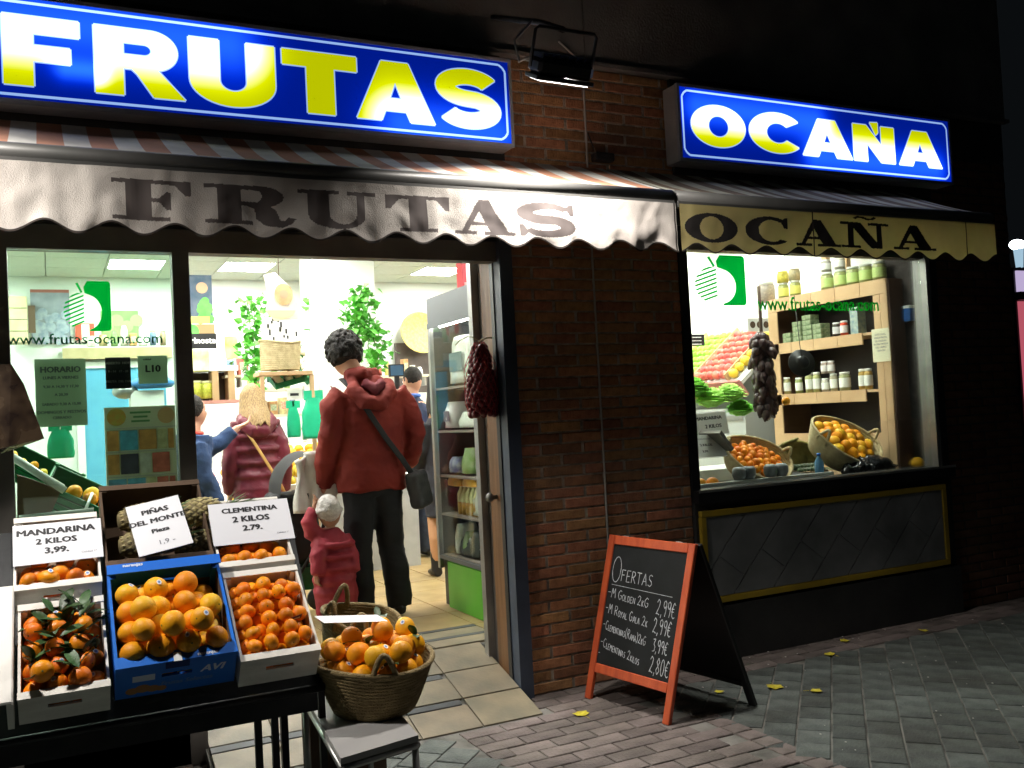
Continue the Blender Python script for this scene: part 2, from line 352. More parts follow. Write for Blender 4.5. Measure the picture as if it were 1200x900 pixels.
def glyphmesh(mb, pieces, f, lift, mi=0):
    """f(x,z,lift)->3d ; pieces each at slightly greater lift"""
    for k, p in enumerate(pieces):
        loops = [p[1], p[2]] if isinstance(p, tuple) else [p]
        if isinstance(p, tuple) and p[0] == 'ring':   # open-sided bowl: outer path and inner path share the left side
            loops = [p[1], p[2]]
            loops = [p[1] + p[2][::-1]]
        lv = [[Vector((x, z, 0)) for x, z in l] for l in loops]
        tri = tessellate_polygon(lv); flat = [q for l in loops for q in l]
        mb.add([f(x, z, lift + k * .0003) for x, z in flat], [t for t in tri], mi)
    return mb

def text(T, s, size, M, m, bold=0, ext=0, align='CENTER', name='lettering', sx=1, shear=0):
    cu = bpy.data.curves.new('t', 'FONT'); cu.body = s; cu.size = size; cu.align_x = align; cu.extrude = ext; cu.resolution_u = 2; cu.shear = shear; cu.space_line = .95
    to = bpy.data.objects.new('t', cu); COL.objects.link(to)
    dg = bpy.context.evaluated_depsgraph_get(); me = bpy.data.meshes.new_from_object(to.evaluated_get(dg)); bpy.data.objects.remove(to); bpy.data.curves.remove(cu)
    me.name = name
    if bold:   # heavier strokes: the same outline set three times side by side
        bm = bmesh.new()
        for k, (ox, oy) in enumerate(((0, 0), (1.6, .0), (-1.6, 0), (0, .9), (0, -.9))):
            m2 = me.copy(); m2.transform(Matrix.Translation((ox * bold, oy * bold, k * .00006))); bm.from_mesh(m2); bpy.data.meshes.remove(m2)
        bm.to_mesh(me); bm.free()
    me.transform(M @ Matrix.Diagonal((sx, 1, 1, 1)))
    me.materials.clear(); me.materials.append(m)
    o = bpy.data.objects.new(name, me); COL.objects.link(o); o.parent = T; return o
def XZ(x, y, z): return Matrix.Translation((x, y, z)) @ Matrix.Rotation(R(90), 4, 'X')   # upright text facing -Y

# single stroke chalk letters (unit height, width in key 'w')
CH = {'O': [arc(.3, .5, .28, .5, 100, 460, 16)], 'F': [[(.05, 0), (.08, 1)], [(.08, 1), (.55, .98)], [(.07, .55), (.42, .56)]], 'E': [[(.5, .02), (.05, 0), (.07, 1), (.52, 1)], [(.06, .52), (.42, .52)]],
      'R': [[(.05, 0), (.08, 1), (.4, .97), (.5, .75), (.36, .55), (.08, .5)], [(.2, .52), (.56, 0)]], 'T': [[(.3, 0), (.3, 1)], [(0, 1), (.6, .97)]], 'A': [[(0, 0), (.3, 1), (.58, 0)], [(.1, .35), (.48, .35)]],
      'S': [[(.5, .88), (.3, 1), (.1, .85), (.15, .6), (.42, .42), (.5, .2), (.3, 0), (.03, .12)]], 'M': [[(0, 0), (.12, 1), (.32, .45), (.54, 1), (.64, 0)]], 'G': [[(.52, .85), (.3, 1), (.06, .7), (.05, .3), (.28, 0), (.52, .15), (.52, .45), (.32, .45)]],
      'L': [[(.06, 1), (.04, 0), (.46, .02)]], 'D': [[(.05, 0), (.07, 1), (.35, .92), (.52, .5), (.34, .06), (.05, 0)]], 'N': [[(.03, 0), (.06, 1), (.5, 0), (.53, 1)]], 'Y': [[(0, 1), (.27, .5), (.56, 1)], [(.27, .5), (.2, 0)]],
      'C': [[(.5, .85), (.3, 1), (.06, .7), (.05, .3), (.28, 0), (.52, .12)]], 'I': [[(.1, 0), (.1, 1)]], 'K': [[(.05, 0), (.05, 1)], [(.48, 1), (.07, .48), (.5, 0)]],
      'W': [[(0, 1), (.15, 0), (.3, .6), (.45, 0), (.6, 1)]], '(': [[(.3, 1.1), (.1, .75), (.1, .25), (.3, -.1)]], ')': [[(.05, 1.1), (.25, .75), (.25, .25), (.05, -.1)]], '-': [[(0, .5), (.4, .52)]], '.': [[(.08, 0), (.1, .05)]], ',': [[(.1, .08), (.04, -.14)]],
      '2': [[(.05, .78), (.22, 1), (.45, .85), (.4, .55), (.05, .03), (.2, .1), (.52, 0)]], '9': [[(.45, .7), (.28, .5), (.08, .65), (.1, .9), (.3, 1), (.46, .85), (.44, .3), (.36, 0)]],
      '3': [[(.08, .95), (.45, 1), (.24, .6), (.46, .42), (.4, .08), (.05, .03)]], '8': [[(.27, .52), (.08, .75), (.27, 1), (.45, .78), (.27, .52), (.04, .25), (.26, 0), (.5, .24), (.27, .52)]], '0': [arc(.26, .5, .22, .5, 90, 450, 12)],
      '€': [[(.5, .85), (.3, 1), (.08, .6), (.12, .15), (.35, 0), (.5, .1)], [(0, .6), (.36, .6)], [(0, .42), (.34, .42)]]}

# ================================================================== SETTING
FY = 4.265          # street face of the shop front
FZ = 0.20           # shop floor level
# pavement: one sheet, pavers on it
b = MB().box(-40, 60, -30, 30, -.30, -.0065); pav = struct('pavement', b, JOINT)
def paver_mesh(w, l, seed):
    m = MB(); r = random.Random(seed); z = .0 + r.uniform(-.0012, .0012)
    x, y = w / 2, l / 2; e = .003
    q = lambda: r.uniform(-.001, .001)
    lo = [(-x, -y, -.014), (x, -y, -.014), (x, y, -.014), (-x, y, -.014)]
    mid = [(-x, -y, z - .0022), (x, -y, z - .0022), (x, y, z - .0022), (-x, y, z - .0022)]
    up = [(-x + e, -y + e, z + q()), (x - e, -y + e, z + q()), (x - e, y - e, z + q()), (-x + e, y - e, z + q())]
    m.add(lo + mid + up, [(0, 1, 5, 4), (1, 2, 6, 5), (2, 3, 7, 6), (3, 0, 4, 7), (4, 5, 9, 8), (5, 6, 10, 9), (6, 7, 11, 10), (7, 4, 8, 11), (8, 9, 10, 11)])
    return m
def is_pink(x, y): return y > 3.98 or (1.60 < x < 2.66 and y > 2.2)
def on_ground(x, y): return y < FY - .0 and not (.5 < x < 2.02 and y > 4.00)
gp = [paver_mesh(.134, .154, i).build('paver', PAVG).data for i in range(5)]
pp = [paver_mesh(.192, .092, 20 + i).build('paver', PAVP).data for i in range(5)]
for o in [o for o in COL.objects if o.name.startswith('paver')]: bpy.data.objects.remove(o)
cand = []; far = {0: [], 1: []}
c45 = math.sqrt(.5)
for i in range(-45, 60):
    for j in range(-60, 60):
        u, v = i * .142 + .055, j * .162 + (.081 if i % 2 else 0)
        x, y = 1.5 + (u + v) * c45, 2 + (v - u) * c45
        if not (-1.5 < x < 10 and .4 < y < FY) or is_pink(x, y) or not on_ground(x, y): continue
        (cand if seen((x, y, 0)) else far[0]).append((proj((x, y, 0))[2], x, y, R(-45), gp, 0))
for j in range(0, 3):
    for i in range(-8, 52):
        x, y = i * .2 + (.1 if j % 2 else 0), 4.03 + j * .1
        if on_ground(x, y): (cand if seen((x, y, 0)) else far[1]).append((proj((x, y, 0))[2], x, y, 0, pp, 1))
for j in range(0, 17):
    for i in range(0, 6):
        x, y = 1.70 + i * .2 - (.1 if j % 2 else 0), 3.93 - j * .1
        hf = 1
        if x < 1.7: x, hf = 1.65, .5
        if x + .1 > 2.66: x, hf = 2.65, .5
        if 1.6 < x < 2.7: (cand if seen((x, y, 0)) else far[1]).append((proj((x, y, 0))[2], x, y, 0, pp, 1, hf))
cand.sort(key=lambda c: c[0])
for k in (0, 1):
    for c in cand[300:]:
        if c[5] == k: far[k].append(c)
for c in cand[:300]:
    o = bpy.data.objects.new('paver', random.choice(c[4])); COL.objects.link(o); o.parent = pav
    o.location = (c[1], c[2], 0); o.rotation_euler = (random.uniform(-.008, .008), random.uniform(-.008, .008), c[3] + random.uniform(-.01, .01)); o.scale.x = c[6] if len(c) > 6 else 1
for k in (0, 1):
    m = MB()
    for c in far[k]:
        g = paver_mesh(*((.134, .154) if k == 0 else (.192, .092)), random.random())
        M = Matrix.Translation((c[1], c[2], 0)) @ Matrix.Rotation(c[3], 4, 'Z'); m.add(g.v, g.f, 0, False, M)
    o = m.build('paver_field', PAVP if k else PAVG, pav); o['kind'] = 'stuff'

# ramp and shop floor
RX0, RX1 = .55, 2.06
b = MB(); b.add([(RX0, 4.0, -.02), (RX1, 4.0, -.02), (RX1, 4.72, FZ - .012), (RX0, 4.72, FZ - .012), (RX0, 4.72, -.1), (RX1, 4.72, -.1)], [(0, 1, 2, 3), (0, 3, 4), (1, 5, 2), (2, 5, 4, 3), (0, 4, 5, 1)])
ramp = struct('entrance_ramp', b, JOINT)
b = MB().box(-2, 7.5, 4.72, 10.6, -.1, FZ - .012); b.box(-2, RX0, FY + .02, 4.72, -.1, FZ - .012); b.box(RX1 + .001, 7.5, FY + .3, 4.72, -.1, FZ - .012)
floor = struct('shop_floor', b, JOINT)
slope = math.atan2(FZ, .72)
def tile(name, x0, x1, y0, y1, m, parent, ramped=True):
    g = .003; mb = MB().box(-(x1 - x0) / 2 + g, (x1 - x0) / 2 - g, -(y1 - y0) / 2 + g, (y1 - y0) / 2 - g, -.012, .0, bev=.0015)
    o = mb.build(name, m, parent); cx, cy = (x0 + x1) / 2, (y0 + y1) / 2
    if ramped: o.location = (cx, 4.0 + cy * math.cos(slope), cy * math.sin(slope)); o.rotation_euler = (slope, 0, 0)
    else: o.location = (cx, cy, FZ)
    o.location.z += random.uniform(-.001, .001)
    return o
cols = [(.56, .84), (.84, 1.14), (1.14, 1.44), (1.44, 1.74), (1.74, 2.05)]
for ci, (a, c_) in enumerate(cols):
    y = 0; k = 0
    while y < .745:
        if ci == 4 and k < 2: tile('ramp_tile', a, c_, y, y + .247, TILE_B, ramp); y += .25
        elif ci == 4: tile('ramp_tile', a, c_, y, .745, TILE_B, ramp); y = 9
        else:
            e = min(y + .20, .745); tile('ramp_tile', a, c_, y, e, TILE_B, ramp); y += .20
            if y < .70: tile('slate_band', a, c_ - .02, y, y + .048, BAND, ramp); y += .05
        k += 1
for j in range(13):
    for i in range(15):
        x0 = -.6 + i * .4; y0 = 4.74 + j * .4
        if not seen((x0 + .2, y0 + .2, FZ), 60): continue
        if j == 0 and i in (3, 4, 5, 6):
            tile('floor_tile', x0, x0 + .4, y0, y0 + .15, TILE_B, floor, False); tile('slate_band', x0, x0 + .4, y0 + .15, y0 + .2, BAND, floor, False); tile('floor_tile', x0, x0 + .4, y0 + .2, y0 + .35, TILE_B, floor, False); tile('slate_band', x0, x0 + .4, y0 + .35, y0 + .4, BAND, floor, False)
        else: tile('floor_tile', x0, x0 + .4, y0, y0 + .4, TILE_A, floor, False)
# shop shell
CZ = 3.0; BY = 10.1
struct('back_wall', BX(-1.8, 5.6, BY, BY + .2, -.1, CZ + .4), WHITEP)
struct('left_wall', BX(-2.0, -1.8, FY + .25, BY + .2, -.1, CZ + .4), WHITEP)
struct('right_wall', BX(5.55, 5.8, FY + .12, BY + .2, -.1, CZ + .4), WHITEP)
ceil = struct('ceiling', BX(-2, 5.8, FY + .26, BY + .2, CZ + .02, CZ + .25), CEILG)
# ceiling boards on a half metre grid, lamps in the grid
lamps = [(i, j) for i in (-2, 1, 3, 7, 10) for j in (1, 4, 7)] + [(8, 9)]
cm = BX(-.247, .247, -.267, .267, -.008, .012).build('ceiling_board', CEIL); cmd = cm.data; bpy.data.objects.remove(cm)
for i in range(-3, 11):
    for j in range(0, 11):
        x, y = i * .503 + .2515, BY - .275 - j * .545
        if y < FY + .3 or (i, j) in lamps: continue
        if seen((x, y, CZ), 60):
            o = bpy.data.objects.new('ceiling_board', cmd); COL.objects.link(o); o.parent = ceil; o.location = (x, y, CZ)
PAN = glow('lit lamp diffuser', (1.0, 1.0, .93), PANEL_E)
for n_, (i, j) in enumerate(lamps):
    x, y = i * .503 + .2515, BY - .275 - j * .545
    T = thing('ceiling_lamp', ['square lit panel lamp set in the shop ceiling', 'lit panel lamp of the ceiling, nearer to the street'][j > 5], 'ceiling lamp', (x, y, CZ), group='lit panels in the shop ceiling' if j <= 5 else 'lit ceiling panels nearer the street')
    part(T, 'frame', MB().box(x - .25, x + .25, y - .27, y - .25, CZ - .012, CZ + .018).box(x - .25, x + .25, y + .25, y + .27, CZ - .012, CZ + .018).box(x - .25, x - .23, y - .25, y + .25, CZ - .012, CZ + .018).box(x + .23, x + .25, y - .25, y + .25, CZ - .012, CZ + .018), WHITEPL)
    part(T, 'diffuser', BX(x - .23, x + .23, y - .25, y + .25, CZ - .008, CZ + .01), PAN)

# ------------------------------------------------------------------ facade
def brickwall(name, label, x0, x1, z0, z1, mbr, mmo, ystuff=(2.25, 2.66), nmax=300, y=FY, dep=.42, cat='brick pier'):
    T = thing(name, label, cat, (x0, y, z0))
    part(T, 'mortar_core', BX(x0 + .004, x1 - .004, y + .006, y + dep, z0 + .002, z1 - .002), mmo)
    meshes = []
    for k in range(4):
        r = random.Random(k); a = BX(-.5, .5, 0, .02, -.0235, .0235, bev=.003)
        a.v = [(p[0], p[1] + r.uniform(0, .0012), p[2]) for p in a.v]; o = a.build('brick', mbr); meshes.append(o.data); bpy.data.objects.remove(o)
    st = MB(); z = z0 + .03; c = 0; n = 0
    while z + .02 < z1:
        x = x0 - (.12 if c % 2 else 0)
        while x < x1:
            a, e = max(x, x0) + .004, min(x + .24, x1) - .005
            if e - a > .03:
                w = e - a
                if n >= nmax or (ystuff[0] < z < ystuff[1]): st.box(a, e, y, y + .02, z - .0235, z + .0235)
                else:
                    o = bpy.data.objects.new('brick', random.choice(meshes)); COL.objects.link(o); o.parent = T
                    o.location = ((a + e) / 2 - x0, random.uniform(-.002, .002), z - z0); o.scale = (w, 1, 1); n += 1
            x += .25
        z += .0572; c += 1
    if st.v: part(T, 'hidden_courses', st, mbr, kind='stuff')
    return T
PX0, PX1 = 2.125, 3.18
brickwall('brick_pier', 'orange brick pier between the shop door and the display window', PX0, PX1, 0.0, 3.26, BRICK, MORTAR)
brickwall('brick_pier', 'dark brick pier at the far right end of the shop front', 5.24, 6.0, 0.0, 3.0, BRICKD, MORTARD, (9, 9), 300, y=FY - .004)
# upper wall
T = thing('upper_wall', 'dark rendered wall of the building above the two lit signs', 'wall', (2.5, FY, 3.26))
part(T, 'wall', MB().box(-3, 2.62, FY - .03, FY + .4, 3.263, 6.5).box(2.628, 6.0, FY - .03, FY + .4, 3.263, 6.5), RENDER_)
part(T, 'lintel', MB().box(-3, PX0 - .002, FY - .01, FY + .25, 2.30, 3.26).box(PX1 + .002, 5.238, FY - .01, FY + .10, 2.36, 3.26).box(5.238, 6.0, FY, FY + .3, 3.003, 3.26), DARKW)
part(T, 'ledge', BX(-3, 6.02, FY - .05, FY + .0, 3.262, 3.285), RENDER_)
part(T, 'side_wall', MB().box(5.85, 6.0, FY + .42, 10, 0, 6.5), DARKW)
# pier groove cable
tag(MB().tube([(2.615, FY - .008, .02), (2.617, FY - .008, 1.2), (2.613, FY - .008, 2.4), (2.618, FY - .01, 3.28), (2.45, FY - .06, 3.36)], .006, 6).build('cable', mat('grey cable', (.34, .33, .31), .6)), 'thin grey cable running down the middle of the brick pier', 'cable')

tag(MB().box(2.62, 2.74, FY - .09, FY - .035, 2.74, 2.785, bev=.006).tube([(2.64, FY - .06, 2.785), (2.62, FY - .02, 2.9)], .004, 5).build('junction_box', BLACK), 'small black junction box on the brick pier just above the awning', 'junction box')
# door frame: navy post, varnished jamb, silver rail
T = thing('door_frame', 'navy and varnished wood frame of the open shop doorway, right side', 'door frame', (2.06, FY, 0))
part(T, 'navy_post', BX(2.052, 2.124, FY - .03, FY + .09, 0.0, 2.32), NAVY)
part(T, 'wood_jamb', BX(2.056, 2.11, FY + .092, FY + .225, .03, 2.30), WOODJ)
part(T, 'black_seal', BX(2.046, 2.054, FY + .05, FY + .088, .01, 2.30), BLACK)
part(T, 'silver_rail', BX(2.03, 2.075, FY + .29, FY + .34, .06, 2.30), ALU)
part(T, 'dark_reveal', BX(2.07, 2.11, FY + .227, FY + .288, .04, 2.30), BRONZE)
kn = part(T, 'knob', MB().lathe([(0, 0), (.012, 0), (.012, .02), (.022, .03), (.026, .042), (.018, .055), (0, .058)], 14, c=(0, 0, 0), M=Matrix.Translation((2.055, FY + .15, 1.0)) @ Matrix.Rotation(R(-90), 4, 'Y')), BRONZE)
# header and left posts
T = thing('shopfront_frame', 'dark bronze frame round the left window and over the doorway', 'window frame', (.52, FY, 0))
part(T, 'post', BX(.492, .562, FY, FY + .08, .0, 2.30), BRONZE)
part(T, 'post', BX(-.20, -.139, FY, FY + .08, .0, 2.30), BRONZE)
part(T, 'header', MB().box(-1.3, 2.05, FY + .001, FY + .08, 2.2, 2.31), BRONZE)
part(T, 'rail', BX(-.139, .492, FY + .002, FY + .078, .28, .36), BRONZE)
part(T, 'header_liner', BX(.563, 2.04, FY + .085, FY + .25, 2.235, 2.305), ALU)
part(T, 'kick_panel', BX(-.139, .492, FY + .02, FY + .06, .0, .28), BRONZE)
part(T, 'pane', BX(-.138, .491, FY + .03, FY + .038, .361, 2.199), GLASS)
part(T, 'far_pane', BX(-1.3, -.201, FY + .03, FY + .038, .0, 2.199), GLASS)
T0 = T
# left window prints: lettering and logo on the pane
def logo(T, px0, py0, px1, py1, y, mg, name='logo'):
    a, c_ = atY(px0, py0, y), atY(px1, py1, y); w, h = c_.x - a.x, a.z - c_.z
    f = lambda u, v, l=0: (a.x + u * w - T.location.x, y - l - T.location.y, c_.z + v * h - T.location.z)
    mb = MB()
    # half square with an apple cut out of it
    P = arc(.93, .93, .07, .07, 90, 0, 5) + arc(.93, .07, .07, .07, 0, -90, 5) + [(.52, 0)] + arc(.48, .38, .32, .35, -78, 74, 20)[0:] + [(.44, .76), (.42, .88), (.50, 1)]
    glyphmesh(mb, [P], f, .0015)
    # stripes on the left half of the apple
    for k in range(8):
        t = .10 + k * .085; cx, cy, r = .36, .40, .37
        pts = []
        for dv in (0, .036):
            v0 = t + dv; l = [u for u in np.linspace(-.05, .42, 60) if ((u - cx) / .38) ** 2 + ((v0 + (u - .2) * .38 - cy) / r) ** 2 < 1]
            if len(l) > 3: pts.append((l[0], v0 + (l[0] - .2) * .38)); pts.append((l[-1], v0 + (l[-1] - .2) * .38))
        if len(pts) == 4: glyphmesh(mb, [[pts[0], pts[1], pts[3], pts[2]]], f, .0015)
    glyphmesh(mb, [[(.36, .76), (.40, .78), (.30, .97), (.25, .95)]], f, .0017)
    return mb.build(name, mg, T)
logo(T0, 74, 329, 131, 388, FY + .03, GREENV)
p = atY(18, 404, FY + .03); q = atY(183, 404, FY + .03)
o = text(T0, 'www.frutas-ocana.com', .064, XZ((p.x + q.x) / 2 - T0.location.x, FY + .028 - T0.location.y, p.z - .0), GREENVD, bold=.0004)
o.scale.x = 1
# sheets taped on the pane
def sheet(name, label, cat, px, y, lines, m=CARD, ink=INK, size=.02, rot=0, extra=None, group=None):
    (x0, y0, x1, y1) = px; a, c_ = atY(x0, y0, y), atY(x1, y1, y); cx, cz = (a.x + c_.x) / 2, (a.z + c_.z) / 2; w, h = c_.x - a.x, a.z - c_.z
    T = thing(name, label, cat, (cx, y, cz), (0, rot, 0), group)
    MB().box(-w / 2, w / 2, 0, .002, -h / 2, h / 2).build('paper', m, T)
    for (s, u, v, sz) in lines: text(T, s, sz, XZ(u * w, -.0012, v * h), ink, bold=.0006 * sz / .02)
    return T, w, h
MINT = translucent('pale green paper', (.50, .58, .46), .35); DNOT = mat('dark notice', (.05, .035, .04), .6)
sheet('notice', 'pale green HORARIO sheet taped inside the left window', 'notice', (40, 421, 103, 498), FY + .042,
      [('HORARIO', 0, .30, .034), ('LUNES A VIERNES', 0, .20, .017), ('9,30 A 14,30 Y 17,30', 0, .07, .0155), ('A 20,30', 0, -.05, .0155), ('SABADO 9,30 A 15,00', 0, -.19, .0155), ('DOMINGOS Y FESTIVOS', 0, -.31, .017), ('CERRADO', 0, -.39, .015)], MINT, GREYINK)
sheet('notice', 'small dark notice with two columns taped on the left window', 'notice', (123, 419, 154, 455), FY + .042, [('ABIERTO  HOY', 0, .28, .014), ('9 - 14   17 - 20', 0, .02, .013), ('FRUTA  DEL DIA', 0, -.30, .013)], DNOT, mat('pink ink', (.55, .42, .42), .7))
sheet('notice', 'small white sheet reading L10 taped beside the dark notice', 'notice', (161, 417, 197, 449), FY + .042, [('L10', 0, -.08, .042), ('calidad', -.18, .34, .012)], MINT, INK)

# right display window
WX0, WX1 = 3.19, 5.17
T = thing('display_window', 'large dark framed display window right of the brick pier', 'window', (4.2, FY, .95))
part(T, 'post', BX(PX1, 3.235, FY - .01, FY + .09, .90, 2.36), BLACK)
part(T, 'post', BX(5.14, 5.175, FY - .012, FY + .09, .90, 2.36), ALU)
part(T, 'post', BX(5.176, 5.238, FY - .014, FY + .1, .88, 2.36), BLACK)
part(T, 'header', BX(3.236, 5.139, FY, FY + .08, 2.30, 2.359), BRONZE)
part(T, 'sill', BX(PX1 + .003, 5.236, FY - .06, FY + .1, .875, .945), BLACK)
part(T, 'sill_trim', BX(PX1 + .004, 5.235, FY - .066, FY - .0605, .935, .950), ALU)
part(T, 'pane', BX(3.236, 5.139, FY + .03, FY + .038, .946, 2.30), GLASS2)
TW = T
logo(TW, 813, 298, 875, 358, FY + .03, GREENV)
p = atY(881, 362, FY + .03); q = atY(1036, 362, FY + .03)
text(TW, 'www.frutas-ocana.com', .118, XZ((p.x + q.x) / 2 - 4.2, .028, (p.z + q.z) / 2 - .95 - .01), GREENVB, bold=.0012, sx=.90)
# wall below the window
T = thing('stall_riser', 'dark wall under the display window with a yellow framed grey tile panel', 'wall', (4.2, FY, 0))
part(T, 'wall', BX(PX1 + .002, 5.237, FY - .02, FY + .1, 0, .874), DARKW)
part(T, 'plinth', BX(PX1 + .003, 5.24, FY - .05, FY - .0205, 0, .30), DARKW)
a, b2, c_, d = (3.20, .800), (5.145, .815), (3.235, .335), (5.135, .335)
Y0 = FY - .05
for (p, q) in (((3.20, .815), (5.15, .815)), ((3.20, .335), (5.15, .335))):
    part(T, 'yellow_rail', BX(p[0], q[0], Y0, Y0 + .029, p[1] - .017, p[1] + .017, bev=.003), YELP)
for x in (3.20, 5.118): part(T, 'yellow_stile', BX(x, x + .032, Y0 + .001, Y0 + .028, .353, .797), YELP)
part(T, 'panel_back', BX(3.233, 5.117, Y0 + .018, Y0 + .028, .353, .797), mat('pale grout', (.34, .35, .36), .8))
# diagonal grey tiles
x0, x1, z0, z1 = 3.236, 5.114, .356, .794
def clip(poly, x0, x1, z0, z1):
    for ax, v, sg in ((0, x0, 1), (0, x1, -1), (1, z0, 1), (1, z1, -1)):
        out = []
        for i in range(len(poly)):
            p, q = poly[i], poly[(i + 1) % len(poly)]; dp, dq = sg * (p[ax] - v), sg * (q[ax] - v)
            if dp >= 0: out.append(p)
            if dp * dq < 0: t = dp / (dp - dq); out.append((p[0] + t * (q[0] - p[0]), p[1] + t * (q[1] - p[1])))
        poly = out
        if len(poly) < 3: return []
    return poly
S_ = .22
for i in range(-4, 14):
    for j in range(-9, 9):
        u0, v0 = i * .17, j * .46 + (i * .19) % .46; g = .003
        P = [(3.3 + (u + v * .68) * 1.0, .25 + (v * .73 - u * .75) * 1.0) for u, v in ((u0 + g, v0 + g), (u0 + .17 - g, v0 + g), (u0 + .17 - g, v0 + .46 - g), (u0 + g, v0 + .46 - g))]
        P = clip(P, x0, x1, z0, z1)
        if len(P) < 3: continue
        m = MB(); n = len(P); yt = Y0 + .010
        m.add([(p[0], yt, p[1]) for p in P] + [(p[0], Y0 + .017, p[1]) for p in P], [tuple(range(n))] + [(k, (k + 1) % n, n + (k + 1) % n, n + k) for k in range(n)])
        part(T, 'tile', m, PANG)

# ------------------------------------------------------------------ signs
def signface_mat(name, c, tubes, base, hot, sat=None):
    m = bpy.data.materials.new(name); m.use_nodes = True; nt = m.node_tree; N = nt.nodes; L = nt.links; N.clear()
    tc = N.new('ShaderNodeTexCoord'); sp = N.new('ShaderNodeSeparateXYZ'); L.new(tc.outputs['Object'], sp.inputs[0])
    tot = None
    def mth(op, a, b=None, c=None):
        q = N.new('ShaderNodeMath'); q.operation = op
        for i, v in enumerate((a, b, c)):
            if v is None: continue
            if isinstance(v, (int, float)): q.inputs[i].default_value = v
            else: L.new(v, q.inputs[i])
        return q.outputs[0]
    for (xa, xb, z, w) in tubes:   # tube glow painted into the emission, from xa to xb at height z
        dx = mth('MAXIMUM', mth('MAXIMUM', mth('SUBTRACT', xa, sp.outputs[0]), mth('SUBTRACT', sp.outputs[0], xb)), 0.0)
        dz = mth('SUBTRACT', sp.outputs[2], z)
        d2 = mth('ADD', mth('MULTIPLY', dx, dx), mth('MULTIPLY', dz, dz))
        g = mth('POWER', 2.718, mth('MULTIPLY', d2, -1 / (w * w)))
        tot = g if tot is None else mth('ADD', tot, g)
    st = mth('MULTIPLY_ADD', tot, hot, base)
    e = N.new('ShaderNodeEmission'); e.inputs[0].default_value = (*c, 1); L.new(st, e.inputs[1])
    g = N.new('ShaderNodeBsdfGlossy'); g.inputs[0].default_value = (.04, .04, .04, 1); g.inputs['Roughness'].default_value = .2
    ad = N.new('ShaderNodeAddShader'); L.new(e.outputs[0], ad.inputs[0]); L.new(g.outputs[0], ad.inputs[1])
    o = N.new('ShaderNodeOutputMaterial'); L.new(ad.outputs[0], o.inputs[0]); return m
